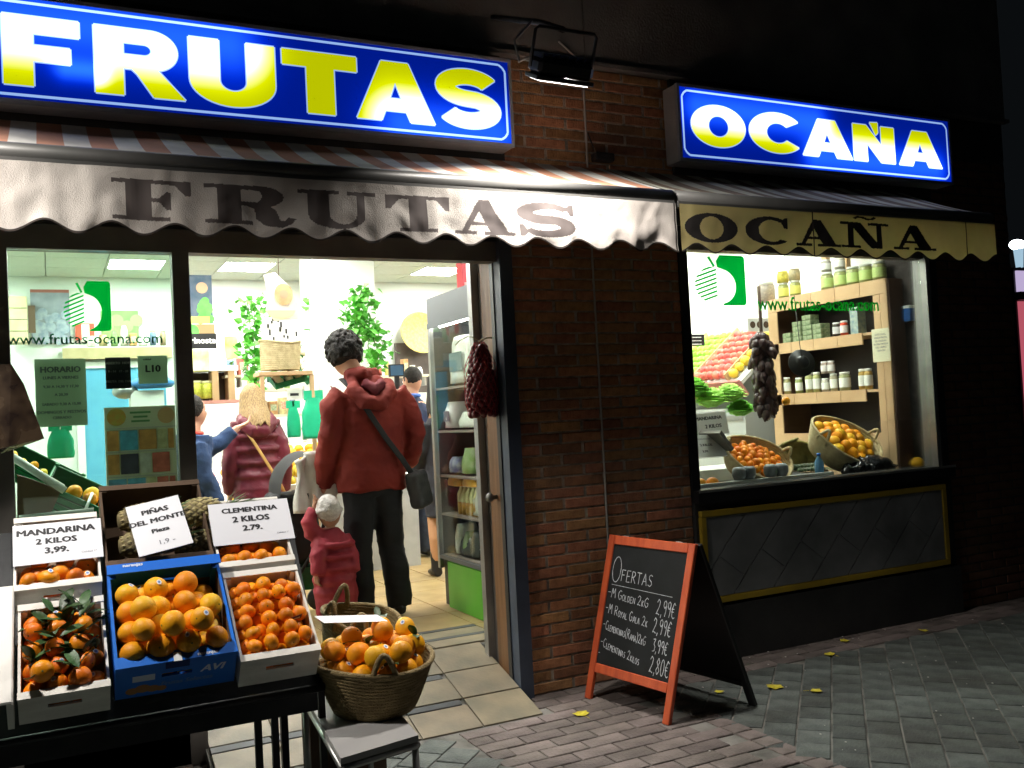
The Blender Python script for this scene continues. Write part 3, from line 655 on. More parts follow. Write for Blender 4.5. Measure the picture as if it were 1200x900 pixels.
def lit_sign(label, x0, x1, z0, z1, word, spans, hz, tubes, yf=4.1):
    T = thing('lit_sign', label, 'shop sign', ((x0 + x1) / 2, FY, (z0 + z1) / 2)); L = T.location
    w = x1 - x0; h = z1 - z0
    MB().box(-w / 2, w / 2, yf + .012 - FY, -.036, -h / 2, h / 2, bev=.006).build('casing', mat('sign casing', (.36, .36, .37), .45, (.30, .30, .31), 5, dirt=.3), T)
    fr = MB(); e = .016; yy = yf - FY
    fr.box(-w / 2, w / 2, yy - .006, yy + .014, h / 2 - e, h / 2).box(-w / 2, w / 2, yy - .006, yy + .014, -h / 2, -h / 2 + e).box(-w / 2, -w / 2 + e, yy - .006, yy + .014, -h / 2 + e, h / 2 - e).box(w / 2 - e, w / 2, yy - .006, yy + .014, -h / 2 + e, h / 2 - e)
    fr.build('frame', mat('sign rim', (.20, .22, .26), .4), T)
    tb = [(a - L.x, b_ - L.x, z - L.z, ww) for a, b_, z, ww in tubes]
    mb = signface_mat('backlit blue plastic', (.0, .035, .90), tb, .28, 1.3)
    nt = mb.node_tree
    my = signface_mat('backlit yellow plastic', (.66, .72, .0), tb, .75, 3.0); mw = signface_mat('backlit pale line', (.35, .55, 1.0), tb, .85, 1.4)
    # overexposed look near the tubes painted in: yellow drifts to white, blue to cyan
    for m_, gain in ((mb, .10), (my, .62)):
        n2 = m_.node_tree; em = [n for n in n2.nodes if n.type == 'EMISSION'][0]; src = em.inputs[1].links[0].from_socket
        mr = n2.nodes.new('ShaderNodeMapRange'); mr.inputs[1].default_value = 1.2 if m_ is my else .7; mr.inputs[2].default_value = 2.6 if m_ is my else 2.6; mr.inputs[3].default_value = 0; mr.inputs[4].default_value = .95 if m_ is my else .22
        n2.links.new(src, mr.inputs[0]); mx = n2.nodes.new('ShaderNodeMix'); mx.data_type = 'RGBA'; n2.links.new(mr.outputs[0], mx.inputs[0])
        mx.inputs[6].default_value = em.inputs[0].default_value[:]; mx.inputs[7].default_value = (1, 1, 1, 1) if m_ is my else (.1, .6, 1.0, 1); n2.links.new(mx.outputs[2], em.inputs[0])
    MB().box(-w / 2 + e, w / 2 - e, yy, yy + .011, -h / 2 + e, h / 2 - e).build('face', mb, T)
    # pale border line with nicked corners
    bl = MB(); i = .034; t = .011; cxn = .034; zt, zb, xl, xr = h / 2 - i, -h / 2 + i, -w / 2 + i, w / 2 - i; yb = yy - .0012
    path = [(xl + cxn, zt), (xr - cxn, zt), (xr - cxn * .4, zt - cxn * .4), (xr, zt - cxn), (xr, zb + cxn), (xr - cxn * .4, zb + cxn * .4), (xr - cxn, zb), (xl + cxn, zb), (xl + cxn * .4, zb + cxn * .4), (xl, zb + cxn), (xl, zt - cxn), (xl + cxn * .4, zt - cxn * .4)]
    for k in range(len(path)):
        a, c2 = path[k], path[(k + 1) % len(path)]; s = stroke([a, c2], t); bl.add([(p[0], yb - k * .0002 % .0006, p[1]) for p in s], [(0, 1, 2, 3)])
    bl.build('border_line', mw, T)
    for ch, (a, c2) in zip(word, spans):
        gw, pcs = sans(ch); sx = (c2 - a) / gw; z = hz[0] - L.z; sz = hz[1] - hz[0]
        # pale outline: the same letter swollen a little, lying behind
        def f(x, zz, l, k=0): return (a + x * sx - L.x, yy - l, z + zz * sz)
        outl = MB()
        for n_, p in enumerate(pcs):
            pl = p[1] + p[2][::-1] if isinstance(p, tuple) and p[0] == 'ring' else (p[1] if isinstance(p, tuple) else p)
            pp_ = pl + [pl[0]]
            loops = [pl] + ([p[2]] if isinstance(p, tuple) and p[0] == 'poly' else [])
            for lp in loops:
                for q in range(len(lp)):
                    A, B = lp[q], lp[(q + 1) % len(lp)]
                    if math.dist(A, B) < 1e-5: continue
                    Aw, Bw = (A[0] * sx, A[1] * sz), (B[0] * sx, B[1] * sz)
                    s = stroke([Aw, Bw], .011); outl.add([(a + u - L.x, yy - .0016 - (q % 3) * .00015 - n_ * .0001, z + v) for u, v in s], [(0, 1, 2, 3)])
        outl.build('letter_outline', mw, T)
        g = MB(); glyphmesh(g, pcs, f, .0024); g.build('letter', my, T)
    return T
sp = lambda *p: [(atY(a, 0, 4.1).x, atY(b_, 0, 4.1).x) for a, b_ in p]
def spn(lst, y=4.1): return [(atY(a, ya, y).x, atY(b_, ya, y).x) for a, b_, ya in lst]
lit_sign('backlit blue sign reading FRUTAS above the left striped awning', -.36, 2.103, 2.742, 3.182, 'FRUTAS',
         spn([(3, 93, 60), (111, 216, 75), (222, 322, 82), (331, 418, 92), (417, 508, 108), (511, 586, 118)]), (2.815, 3.095), [(-.3, .74, 3.08, .15), (1.52, 2.0, 2.80, .145), (.1, .2, 2.9, .05)])
lit_sign('backlit blue sign reading OCAÑA above the right awning', 3.108, 5.262, 2.752, 3.178, 'OCAÑA',
         spn([(810, 873, 150), (878, 936, 158), (940, 998, 168), (1000, 1048, 172), (1053, 1103, 180)]), (2.850, 3.074), [(3.25, 4.1, 3.06, .115), (4.1, 5.1, 2.85, .115)])

# ------------------------------------------------------------------ awnings
AY = 3.62
def awning(label, x0, x1, word, font_spans, zbase, ztop, cloth, lett, c1, c2, seams=(), wav=1.0):
    T = thing('awning', label, 'awning', ((x0 + x1) / 2, AY, 2.4))
    # sloping striped canopy, slightly sagging
    m = MB(); n = int((x1 - x0) / .02); k = 8; r = random.Random(3)
    pos = []
    sm_ = bpy.data.materials.new('striped canopy cloth'); sm_.use_nodes = True; nt = sm_.node_tree; N = nt.nodes; L = nt.links
    tc = N.new('ShaderNodeTexCoord'); s_ = N.new('ShaderNodeSeparateXYZ'); L.new(tc.outputs['Object'], s_.inputs[0])
    w = N.new('ShaderNodeMath'); w.operation = 'PINGPONG'; w.inputs[1].default_value = .092; L.new(s_.outputs[0], w.inputs[0])
    g = N.new('ShaderNodeMath'); g.operation = 'GREATER_THAN'; g.inputs[1].default_value = .046; L.new(w.outputs[0], g.inputs[0])
    nz = N.new('ShaderNodeTexNoise'); nz.inputs['Scale'].default_value = 5; nz.inputs['Detail'].default_value = 8; L.new(tc.outputs['Object'], nz.inputs[0])
    mx = N.new('ShaderNodeMix'); mx.data_type = 'RGBA'; L.new(g.outputs[0], mx.inputs[0]); mx.inputs[6].default_value = (*c1, 1); mx.inputs[7].default_value = (*c2, 1)
    mr = N.new('ShaderNodeMapRange'); mr.inputs[1].default_value = .4; mr.inputs[2].default_value = .8; mr.inputs[4].default_value = .45; L.new(nz.outputs[0], mr.inputs[0])
    m2 = N.new('ShaderNodeMix'); m2.data_type = 'RGBA'; L.new(mr.outputs[0], m2.inputs[0]); L.new(mx.outputs[2], m2.inputs[6]); m2.inputs[7].default_value = (.08, .07, .055, 1)
    L.new(m2.outputs[2], N['Principled BSDF'].inputs[0]); N['Principled BSDF'].inputs['Roughness'].default_value = .85
    for j in range(k + 1):
        t = j / k
        for i in range(n + 1):
            x = x0 + (x1 - x0) * i / n
            pos.append((x, FY - .02 + (AY + .03 - FY + .02) * t, 2.715 - .265 * t - .012 * math.sin(math.pi * t) * (1 + .5 * math.sin(x * 9))))
    m.add(pos, [(j * (n + 1) + i, j * (n + 1) + i + 1, (j + 1) * (n + 1) + i + 1, (j + 1) * (n + 1) + i) for j in range(k) for i in range(n)], 0, True)
    part(T, 'canopy', m, sm_)
    part(T, 'front_bar', MB().tube([(x0, AY + .03, 2.425), (x1, AY + .03, 2.425)], .032, 14).box(x0, x1, AY + .004, AY + .05, 2.375, 2.40), mat('awning bar', (.13, .125, .12), .45, (.10, .1, .095), 4, metal=.3))
    # wavy valance, the word printed on it
    dx = .0042; dz = .0042; nx = int((x1 - x0) / dx); zt = 2.385; nz_ = int(.26 / dz)
    xs = x0 + np.arange(nx + 1) * dx
    per = .216
    def zb(x): return 2.168 + .022 * np.cos(2 * math.pi * (x - .325) / per) * -1 + (x - 2) * .004
    ZB = zb(xs)
    V = []; tt = np.linspace(0, 1, nz_ + 1)
    rr = np.random.RandomState(5); ph = rr.rand(8) * 6
    for j in range(nz_ + 1):
        z = zt + (ZB - zt) * tt[j]
        am = (.003 + .007 * tt[j]) * wav
        y = AY - .006 + am * (np.sin(xs * 14 + ph[0] + tt[j] * 2) * .5 + np.sin(xs * 31 + ph[1] - tt[j] * 1.5) * .3 + np.sin(xs * 57 + ph[2] + tt[j] * 3) * .2)
        cr = np.array([noise.noise(Vector((x * 6, tt[j] * 2.2, 3))) for x in xs[::6]]); y = y + np.interp(xs, xs[::6], cr) * .010 * (.3 + tt[j]) * wav
        cr = np.array([noise.noise(Vector((x * 22, tt[j] * 4, 7))) for x in xs[::3]]); y = y + np.interp(xs, xs[::3], cr) * .0025 * wav
        V.append(np.stack([xs, y, z], 1))
    V = np.array(V)
    CX = (V[:-1, :-1, 0] + V[1:, 1:, 0]) / 2; CZ_ = (V[:-1, :-1, 2] + V[1:, 1:, 2]) / 2
    M_ = np.zeros(CX.shape, int)
    for ch, (a, c_) in zip(word, font_spans):
        gw, pcs = slab(ch); u = (CX - a) / (c_ - a) * gw
        xm = (a + c_) / 2; v = (CZ_ - zbase(xm)) / (ztop(xm) - zbase(xm))
        M_[inglyph(pcs, u, v)] = 1
    for s in seams: M_[np.abs(CX - s) < .004] = 2
    M_[-2:, :] = 2
    nn = nx + 1; faces = [(j * nn + i, j * nn + i + 1, (j + 1) * nn + i + 1, (j + 1) * nn + i) for j in range(nz_) for i in range(nx)]
    m = MB(); m.v = [tuple(p) for p in V.reshape(-1, 3)]; m.f = faces; m.m = M_.reshape(-1).tolist(); m.s = [True] * len(faces)
    part(T, 'valance', m, [cloth, lett, BIND])
    for x in (x0 + .25, (x0 + x1) / 2, x1 - .2): part(T, 'folding_arm', MB().tube([(x, FY - .03, 2.38), (x + .25, FY - .35, 2.38), (x, AY + .05, 2.39)], .016, 8), DARKMET)
    return T
lx = lambda a, b_, y: (atY(a, y, AY).x, atY(b_, y, AY).x)
awning('long awning with orange and white stripes and FRUTAS on its scalloped cream valance', -1.35, 2.70, 'FRUTAS',
       [lx(131, 224, 240), lx(240, 346, 245), lx(350, 440, 250), lx(452, 527, 253), lx(532, 603, 258), lx(608, 672, 262)], lambda x: 2.195, lambda x: 2.345, CLOTH, LETT, (.82, .80, .74), (.62, .30, .19), (2.69,))
awning('right awning with dull green and cream stripes and OCAÑA on its ochre valance', 2.72, 4.97, 'OCAÑA',
       [lx(802, 864, 270), lx(873, 926, 275), lx(932, 984, 280), lx(985, 1041, 285), lx(1046, 1096, 290)], lambda x: 2.205 + (x - 2.8) * .004, lambda x: 2.345 + (x - 2.8) * .001, CLOTHY, LETTD, (.66, .66, .54), (.24, .17, .12), (3.56, 4.72), .35)

# ------------------------------------------------------------------ floodlights over the awning (each holds a real lamp)
def floodlight(label, x, y, z, yaw, power, tilt=-4, spread=150):
    T = thing('floodlight', label, 'floodlight', (x, y, z))
    w = .15
    MB().box(-w, w, -.10, .10, .02, .10, bev=.02).build('housing', BLACK, T)
    hp = MB()
    for i in range(7): hp.box(-w + .02 + i * .043, -w + .026 + i * .043, -.08, .08, .10, .125)
    hp.build('cooling_fins', BLACK, T)
    MB().box(-w - .005, w + .005, -.105, .105, -.004, .019, bev=.004).build('front_rim', DARKMET, T)
    MB().box(-w + .02, w - .02, -.085, .085, -.010, -.005).build('lit_glass', glow('flood glass', (1, .97, .93), 4.0), T)
    MB().tube([(-w - .015, 0, .05), (-w - .015, 0, .23), (-w + .0, 0, .245), (w, 0, .245), (w + .015, 0, .23), (w + .015, 0, .05)], .009, 8).build('yoke', DARKMET, T)
    MB().tube([(-.02, .0, .245), (-.06, .25, .26), (-.12, (FY - .03 - y) / .82, .24)], .016, 8).build('wall_arm', DARKMET, T)
    MB().tube([(-w - .012, .02, .10), (-w - .06, .05, .06), (-w - .08, .12, .16), (-w + .02, .2, .26)], .007, 6).build('lead', mat('pale lead', (.2, .2, .2), .6), T)
    T.rotation_euler = (R(26), R(4), R(-8))
    T.scale = (.82, .82, .82)
    ld = bpy.data.lights.new('flood_lamp', 'AREA'); ld.shape = 'RECTANGLE'; ld.size = .24; ld.size_y = .15; ld.energy = power; ld.color = (1, .95, .88); ld.spread = R(spread)
    lo = bpy.data.objects.new('flood_lamp', ld); COL.objects.link(lo); lo.parent = T; lo.location = (0, 0, -.014); lo.rotation_euler = (R(tilt), R(yaw), 0)
floodlight('black floodlight with lit lower edge on a wall arm between the two signs', 1.97, 3.40, 2.82, -14, FLOOD_W, -24, 150)
floodlight('black floodlight on a wall arm over the left end of the FRUTAS sign', -.72, 3.18, 2.84, -10, FLOOD_W * .85, -12, 130)

# ------------------------------------------------------------------ fruit prototypes and filling
def fruit_mesh(name, m, r, sc=(1, 1, .9), seed=0, stem=True):
    mb = MB().ball((0, 0, 0), r, 3, 0, sc)
    rr = random.Random(seed); off = Vector((seed * 3.1, 0, 0)); vs = []
    for p in mb.v:
        v = Vector(p); k = 1 + .045 * noise.noise(v / r * 1.1 + off); d = math.hypot(v.x, v.y) / r
        if v.z > 0 and d < .35: v.z -= (.35 - d) * .22 * r
        vs.append(tuple(v * k))
    mb.v = vs
    if stem:
        z = r * sc[2] * .93
        mb.add([(math.cos(R(a)) * r * (.13 if a % 72 == 0 else .06), math.sin(R(a)) * r * (.13 if a % 72 == 0 else .06), z - .02 * r) for a in range(0, 360, 36)] + [(0, 0, z + r * .06)], [(i, (i + 1) % 10, 10) for i in range(10)], 1)
    o = mb.build(name, [m, STEM]); d = o.data; bpy.data.objects.remove(o); return d
FR = {'orange': [fruit_mesh('orange', ORANGE, .041, (1, 1, .93), i) for i in range(3)] + [fruit_mesh('orange', ORANGEY, .042, (1, 1, .95), 9)],
      'clementine': [fruit_mesh('clementine', CLEM, .0265, (1, 1, .82), i) for i in range(3)],
      'mandarin': [fruit_mesh('mandarin', MAND, .032, (1, 1, .8), i) for i in range(3)],
      'green_apple': [fruit_mesh('green_apple', APPG, .04, (1, 1, .9), i) for i in range(2)], 'red_apple': [fruit_mesh('red_apple', APPR, .04, (1, 1, .9), i) for i in range(2)],
      'yellow_fruit': [fruit_mesh('yellow_fruit', YELF, .04, (1, 1, 1), i) for i in range(2)]}
def leafmesh():
    mb = MB(); n = 6
    for i in range(n + 1):
        t = i / n; w = .013 * math.sin(math.pi * t) ** .7 + .0006; z = .012 * math.sin(t * 2.2)
        mb.v += [(-w, t * .07, z + .003), (0, t * .07, z), (w, t * .07, z + .003)]
    for i in range(n):
        a = i * 3; mb.f += [(a, a + 1, a + 4, a + 3), (a + 1, a + 2, a + 5, a + 4)]; mb.m += [0, 0]; mb.s += [True, True]
    o = mb.build('leaf', LEAF); d = o.data; bpy.data.objects.remove(o); return d
LF = leafmesh()
_s = MB(); _s.add([(.008 * math.cos(R(a)), .0095 * math.sin(R(a)), .0012) for a in range(0, 360, 30)], [tuple(range(12))]); _s.add([(.0045 * math.cos(R(a)), .005 * math.sin(R(a)), .0016) for a in range(0, 360, 30)], [tuple(range(12))], 1)
_o = _s.build('sticker', [WHITEPL, mat('sticker print', (.15, .25, .55), .4)]); STK = _o.data; bpy.data.objects.remove(_o)
def put_fruit(kind, loc, label, cat, group, rs, leaves=0, scale=1, mesh=None):
    o = bpy.data.objects.new(kind, mesh or rs.choice(FR[kind])); COL.objects.link(o); o.location = loc
    o.rotation_euler = (rs.uniform(0, 6.3), rs.uniform(0, 6.3), rs.uniform(0, 6.3)); s = scale * rs.uniform(.93, 1.06); o.scale = (s, s, s)
    tag(o, label, cat, group)
    if kind in ('mandarin', 'orange') and loc[1] < 4 and rs.random() < .28:
        st = bpy.data.objects.new('sticker', STK); COL.objects.link(st); st.parent = o
        d_ = Vector((rs.uniform(-.5, .5), rs.uniform(-.9, -.2), rs.uniform(.5, 1))).normalized(); rad = (.0305 if kind == 'mandarin' else .0405) * s
        wm = Matrix.Translation(Vector(loc) + d_ * rad) @ d_.to_track_quat('Z', 'Y').to_matrix().to_4x4(); st.matrix_local = Matrix.LocRotScale(o.location, o.rotation_euler, o.scale).inverted() @ wm
    for k in range(leaves):
        l = bpy.data.objects.new('leaf', LF); COL.objects.link(l); l.parent = o
        q = Euler((rs.uniform(-.2, .7), rs.uniform(-.3, .3), rs.uniform(0, 6.3))).to_matrix().to_4x4()
        rad = .030
        wm = Matrix.Translation(Vector(loc) + Vector((rs.uniform(-.015, .015), rs.uniform(-.015, .015), rad))) @ q
        l.matrix_parent_inverse = Matrix.Identity(4)
        ow = Matrix.LocRotScale(o.location, o.rotation_euler, o.scale); l.matrix_local = ow.inverted() @ wm @ Matrix.Scale(rs.uniform(.9, 1.35), 4)
    return o
def relax(pts, d, bounds, it=60):
    """push centres apart (first two axes bounded box), keep heap"""
    P = np.array(pts, float); (x0, x1, y0, y1, z0) = bounds
    for _ in range(it):
        D = P[:, None] - P[None]; L = np.linalg.norm(D, axis=2) + np.eye(len(P)) * 9
        ov = np.clip(d * .985 - L, 0, None); P = P + (D / L[..., None] * ov[..., None]).sum(1) * .32
        P[:, 2] -= .0012
        P[:, 0] = np.clip(P[:, 0], x0, x1); P[:, 1] = np.clip(P[:, 1], y0, y1); P[:, 2] = np.maximum(P[:, 2], z0)
    return P
def fill_box(kind, Mx, x0, x1, y0, y1, z0, d, n, label, cat, group, seed, leaves=0, top=None, scale=1):
    rs = random.Random(seed); r = d / 2
    pts = []
    nx = max(1, int((x1 - x0) / (d * .98))); k = 0; lay = 0
    while len(pts) < n and lay < 6:
        off = (lay % 2) * .5
        y = y0 + r + off * d * .9
        row = 0
        while y < y1 - r * .6 and len(pts) < n:
            x = x0 + r + (off + (row % 2) * .5) * d * .6
            while x < x1 - r * .8 and len(pts) < n:
                pts.append((x + rs.uniform(-.15, .15) * d, y + rs.uniform(-.15, .15) * d, z0 + r + lay * d * .74)); x += d * 1.0
            y += d * .9; row += 1
        lay += 1
    P = relax(pts, d, (x0 + r, x1 - r, y0 + r, y1 - r, z0 + r))
    for p in P:
        lv = leaves if rs.random() < .5 and p[2] > z0 + r * 1.1 else 0
        put_fruit(kind, Mx @ Vector(p), label, cat, group, rs, lv, scale)

# ------------------------------------------------------------------ street display: rack, crates
TILT = R(38)
nrm = Vector((0, -math.sin(TILT), math.cos(TILT))); up = Vector((0, math.cos(TILT), math.sin(TILT)))
def inc(s, x, Y0=3.1, z0=.68): return Vector((x, Y0, z0)) + up * s
def crate(name, label, x0, x1, s0, s1, H, zt, m, cat='crate', thick=.008, inside=None, hole=True, flap=.022, low=.0, backup=0, group=None, sideup=0):
    """open box lying on the sloping rack; its rim passes through height zt at the front"""
    w = (x1 - x0); l = s1 - s0
    base = inc(s0, (x0 + x1) / 2, z0=zt) - nrm * H
    T = thing(name, label, cat, base, (TILT, 0, 0), group)
    i = inside or m; t = thick
    # front panel with a hand hole made of four boards
    def panel(nm, y0, y1, hh, hw=.045):
        mb = MB(); zc = hh * .58; hz = .008
        mb.box(-w / 2, -hw, y0, y1, 0, hh, 0).box(hw, w / 2, y0, y1, 0, hh, 0).box(-hw, hw, y0, y1, 0, zc - hz, 0).box(-hw, hw, y0, y1, zc + hz, hh, 0)
        return mb.build(nm, m, T)
    if hole: panel('end_panel', 0, t, H)
    else: MB().box(-w / 2, w / 2, 0, t, 0, H).build('end_panel', m, T)
    if backup: panel('end_panel', l - t, l, H + backup)
    else: MB().box(-w / 2, w / 2, l - t, l, 0, H).build('end_panel', m, T)
    for sgn in (-1, 1):
        xa, xb = sorted((sgn * w / 2, sgn * (w / 2 - t)))
        MB().box(xa, xb, t + .0005, l - t - .0005, 0, H - low).build('side_panel', m, T)
    MB().box(-w / 2 + t, w / 2 - t, t, l - t, 0, .005).build('base_panel', i, T)
    for sgn in (-1, 1):
        for yy in (t, l - t - .018):
            xa, xb = sorted((sgn * (w / 2 - t - .0005), sgn * (w / 2 - t - .018))); MB().box(xa, xb, yy + .0005, yy + .018, .005, H - .001).build('corner_post', m, T)
    # lips that fold over the top of the end panels
    MB().box(-w / 2 - .001, w / 2 + .001, -.004, flap, H, H + .004).build('rim_board', m, T)
    MB().box(-w / 2 - .001, w / 2 + .001, l - flap, l + .004, H + backup, H + .004 + backup).build('rim_board', m, T)
    return T, Matrix.Translation(base) @ Matrix.Rotation(TILT, 4, 'X'), w, l
# rack
T = thing('display_rack', 'dark metal rack with a sloping top holding the fruit crates outside', 'rack', (.3, 3.2, 0))
mb = MB(); A = .155
p0 = inc(-.02, -.62) - nrm * A; p1 = inc(-.02, .80) - nrm * A; p2 = inc(.86, .86) - nrm * A; p3 = inc(.86, -.62) - nrm * A
dn = nrm * -.018
mb.add([p0, p1, p2, p3, p0 + dn, p1 + dn, p2 + dn, p3 + dn], [(0, 1, 2, 3), (4, 7, 6, 5), (0, 4, 5, 1), (1, 5, 6, 2), (2, 6, 7, 3), (3, 7, 4, 0)])
part(T, 'sloping_board', mb, DARKMET)
part(T, 'front_rail', MB().tube([p0 + Vector((0, -.006, -.01)), p1 + Vector((0, -.006, -.01))], .014, 8), DARKMET)
zf = p0.z - .02
part(T, 'apron', BX(-.62, .78, p0.y + .015, p0.y + .035, zf - .07, zf - .005), DARKMET)
for x in (-.58, .585, .64, .80):
    part(T, 'leg', BX(x - .011, x + .011, p0.y + .036, p0.y + .058, 0, zf - .0), DARKMET)
for x in (-.58, .80): part(T, 'leg', BX(x - .014, x + .014, p2.y - .04, p2.y - .012, 0, p2.z - .03), DARKMET)
part(T, 'crossbar', BX(-.56, .63, p0.y + .04, p0.y + .052, .16, .18), DARKMET)

T, Mx, w, l = crate('fruit_crate', 'white wooden crate full of small clementines, in front at the right end of the rack', .518, .775, 0, .385, .125, .680, CRATEW, inside=CRATEIN)
fill_box('clementine', Mx, -w / 2 + .01, w / 2 - .01, .012, l - .03, .005, .053, 98, 'small clementine heaped in the white front crate beside the blue carton', 'clementine', 'clementines in the front crate', 3)
T, Mx, w, l = crate('fruit_crate', 'white wooden crate of leafy mandarins at the front left of the rack', -.112, .135, 0, .36, .115, .672, CRATEW, inside=CRATEIN)
fill_box('mandarin', Mx, -w / 2 + .01, w / 2 - .01, .012, l - .02, .005, .063, 46, 'mandarin with dark green leaves in the front left white crate', 'mandarin', 'leafy mandarins in the front left crate', 5, leaves=4)
T, Mx, w, l = crate('fruit_crate', 'white wooden crate of mandarins behind the leafy ones, under the MANDARINA card', -.125, .135, .405, .74, .105, .690, CRATEW, inside=CRATEIN)
fill_box('mandarin', Mx, -w / 2 + .01, w / 2 - .01, .012, .175, .005, .064, 15, 'plain mandarin in the crate right under the MANDARINA card', 'mandarin', 'mandarins under the MANDARINA card', 6)
T, Mx, w, l = crate('fruit_crate', 'white wooden crate of clementines behind, under the CLEMENTINA card', .512, .775, .405, .74, .11, .690, CRATEW, inside=CRATEIN)
fill_box('clementine', Mx, -w / 2 + .01, w / 2 - .01, .012, .175, .005, .056, 22, 'clementine in the rear crate right under the CLEMENTINA card', 'clementine', 'clementines under the CLEMENTINA card', 8, scale=1.05)
# blue carton of big oranges
T, Mx, w, l = crate('orange_carton', 'bright blue carton with big oranges in the middle of the rack', .150, .508, 0, .40, .145, .716, BLUEC, cat='carton', inside=BROWNC, backup=.03, thick=.009, flap=.038)
MB().box(-w / 2 + .0095, w / 2 - .0095, l - .0115, l - .0095, .006, .085).build('inner_lining', BROWNC, T)
for sgn in (-1, 1): MB().box(sgn * (w / 2 - .0105) - .001, sgn * (w / 2 - .0105) + .001, .03, l - .03, .006, .135).build('inner_lining', BROWNC, T)
PW = mat('pale print', (.62, .68, .80), .5); PO = mat('orange print', (.35, .17, .06), .5); PD = mat('dark blue print', (.01, .05, .25), .5)
def ptext(T, s, sz, x, z, m, y=-.0012, bold=.001, rz=0, shear=0, sx=1): return text(T, s, sz, Matrix.Translation((x, y, z)) @ Matrix.Rotation(R(90), 4, 'X') @ Matrix.Rotation(rz, 4, 'Z'), m, bold=bold, shear=shear, sx=sx)
MB().box(-.13, -.065, -.0012, -.0005, .072, .098).build('printed_label', PW, T)
ptext(T, 'AVI', .042, .105, .075, PW, shear=.3, sx=1.1); ptext(T, 'Frutas Selectas', .026, .03, .038, mat('dim blue print', (.10, .22, .55), .5), shear=.2)
g = MB()
for (cx, cz, r_) in ((-.13, .03, .020), (-.10, .036, .024), (-.07, .03, .020), (-.045, .026, .016)):
    a_ = arc(cx, cz, r_, r_ * .8, 0, 330, 11); g.add([(x, -.0006 - cx * .002 - .0004, z) for x, z in a_], [tuple(range(12))])
g.build('printed_fruit', PO, T)
for (x, yy, s) in ((.09, .009, 'naranjas'), (-.10, l - .006, 'naranjas')):
    hh = .149 + (.03 if yy > .1 else 0) + .0008
    text(T, s, .019, Matrix.Translation((x, yy - .006, hh)), PW, bold=.0006)
MB().box(-.035, .035, -.0055, -.001, .118, .146).build('hand_slot', mat('slot shade', (.01, .03, .14), .8), T)
MB().box(-.012, .012, -.007, .026, .1495, .1505).build('tape', WHITEPL, T)
fill_box('orange', Mx, -w / 2 + .013, w / 2 - .013, .015, l - .03, .005, 0.083, 44, 'big orange heaped in the blue carton', 'orange', 'oranges in the blue carton', 11, scale=.95)
# white lid at far left
T = thing('foam_lid', 'plain white foam board lying on the rack at the left edge', 'board', inc(-.02, -.385, z0=.70), (TILT, 0, 0))
MB().box(-.27, .262, -.02, .44, -.01, .0, bev=.004).build('board', mat('white foam', (.82, .80, .76), .7, (.76, .74, .70), 6, .1, 60), T)
MB().box(.245, .262, -.02, .44, -.12, -.0105).build('edge', mat('white foam', (.8, .8, .8)), T)
# pineapple cartons (dark brown) in the middle behind
T, Mx, w, l = crate('pineapple_carton', 'dark brown carton with pineapples behind the blue carton', .150, .500, .455, .86, .13, .70, BROWNC, cat='carton', hole=False)
def pineapple(label, loc, rot, sc=1):
    P = thing('pineapple', label, 'pineapple', loc, rot, None)
    mb = MB(); n = 16; rows = 18; L_ = .17; r = .052
    prof = [(.012 + (r - .012) * min(1, math.sin(math.pi * (k + .7) / (rows + 1)) ** .55 * 1.0), k * L_ / rows) for k in range(rows + 1)]
    mb.lathe([(0, 0)] + prof + [(0, L_)], n, sm=True); mb.build('flesh', PINEA, P)
    sc_ = MB()
    for k in range(1, rows - 1, 2):
        rr_, z = prof[k]; z += .004
        for j in range(13):
            a = (j + (k % 4 == 1) * .5) * 2 * math.pi / 13; q = rr_ + .001; h = .0125; wd = .011 * rr_ / r
            c_ = Vector((math.cos(a), math.sin(a), 0)); t_ = Vector((-math.sin(a), math.cos(a), 0)); z_ = Vector((0, 0, 1))
            ctr = c_ * q + z_ * z
            sc_.add([ctr + t_ * wd, ctr + z_ * h, ctr - t_ * wd, ctr - z_ * h, ctr + c_ * .0035], [(0, 1, 4), (1, 2, 4), (2, 3, 4), (3, 0, 4)], 0, False)
    o = sc_.build('eye_scales', mat('pineapple scale', (.42, .34, .15), .6, (.24, .20, .08), 50, rand=.1), P); o['kind'] = 'stuff'
    cr = MB(); rs = random.Random(1)
    for k in range(26):
        a = k * 2.4; t_ = k / 26; el = R(25 + 60 * t_); ln = .06 + .06 * t_; d_ = Vector((math.cos(a) * math.cos(el), math.sin(a) * math.cos(el), math.sin(el))); s_ = Vector((-math.sin(a), math.cos(a), 0)) * .008
        b0 = Vector((0, 0, L_)) + d_ * .012; cr.add([b0 - s_, b0 + s_, b0 + d_ * ln * .6 + s_ * .7, b0 + d_ * ln + Vector((0, 0, .01)), b0 + d_ * ln * .6 - s_ * .7], [(0, 1, 2, 4), (4, 2, 3)])
    cr.build('crown', mat('pineapple leaf', (.10, .16, .06), .5, (.06, .11, .04), 20), P); P.scale = (sc, sc, sc); return P
q1 = Mx @ Vector((-.125, .12, .10)); q2 = Mx @ Vector((-.12, .25, .10)); q3 = Mx @ Vector((.05, .27, .085)); q4 = Mx @ Vector((.06, .13, .06))
pineapple('pineapple lying nearest the blue carton, left of its flap', q1, (0, R(88), R(4)))
pineapple('pineapple lying behind, left of the PIÑAS card', q2, (0, R(88), R(6)))
pineapple('pineapple mostly hidden behind the PIÑAS card', q3 + Vector((.03, 0, 0)), (0, R(86), R(-8)))
pineapple('pineapple lying at the bottom right of the brown carton behind the blue one', q4, (0, R(88), R(-3)))

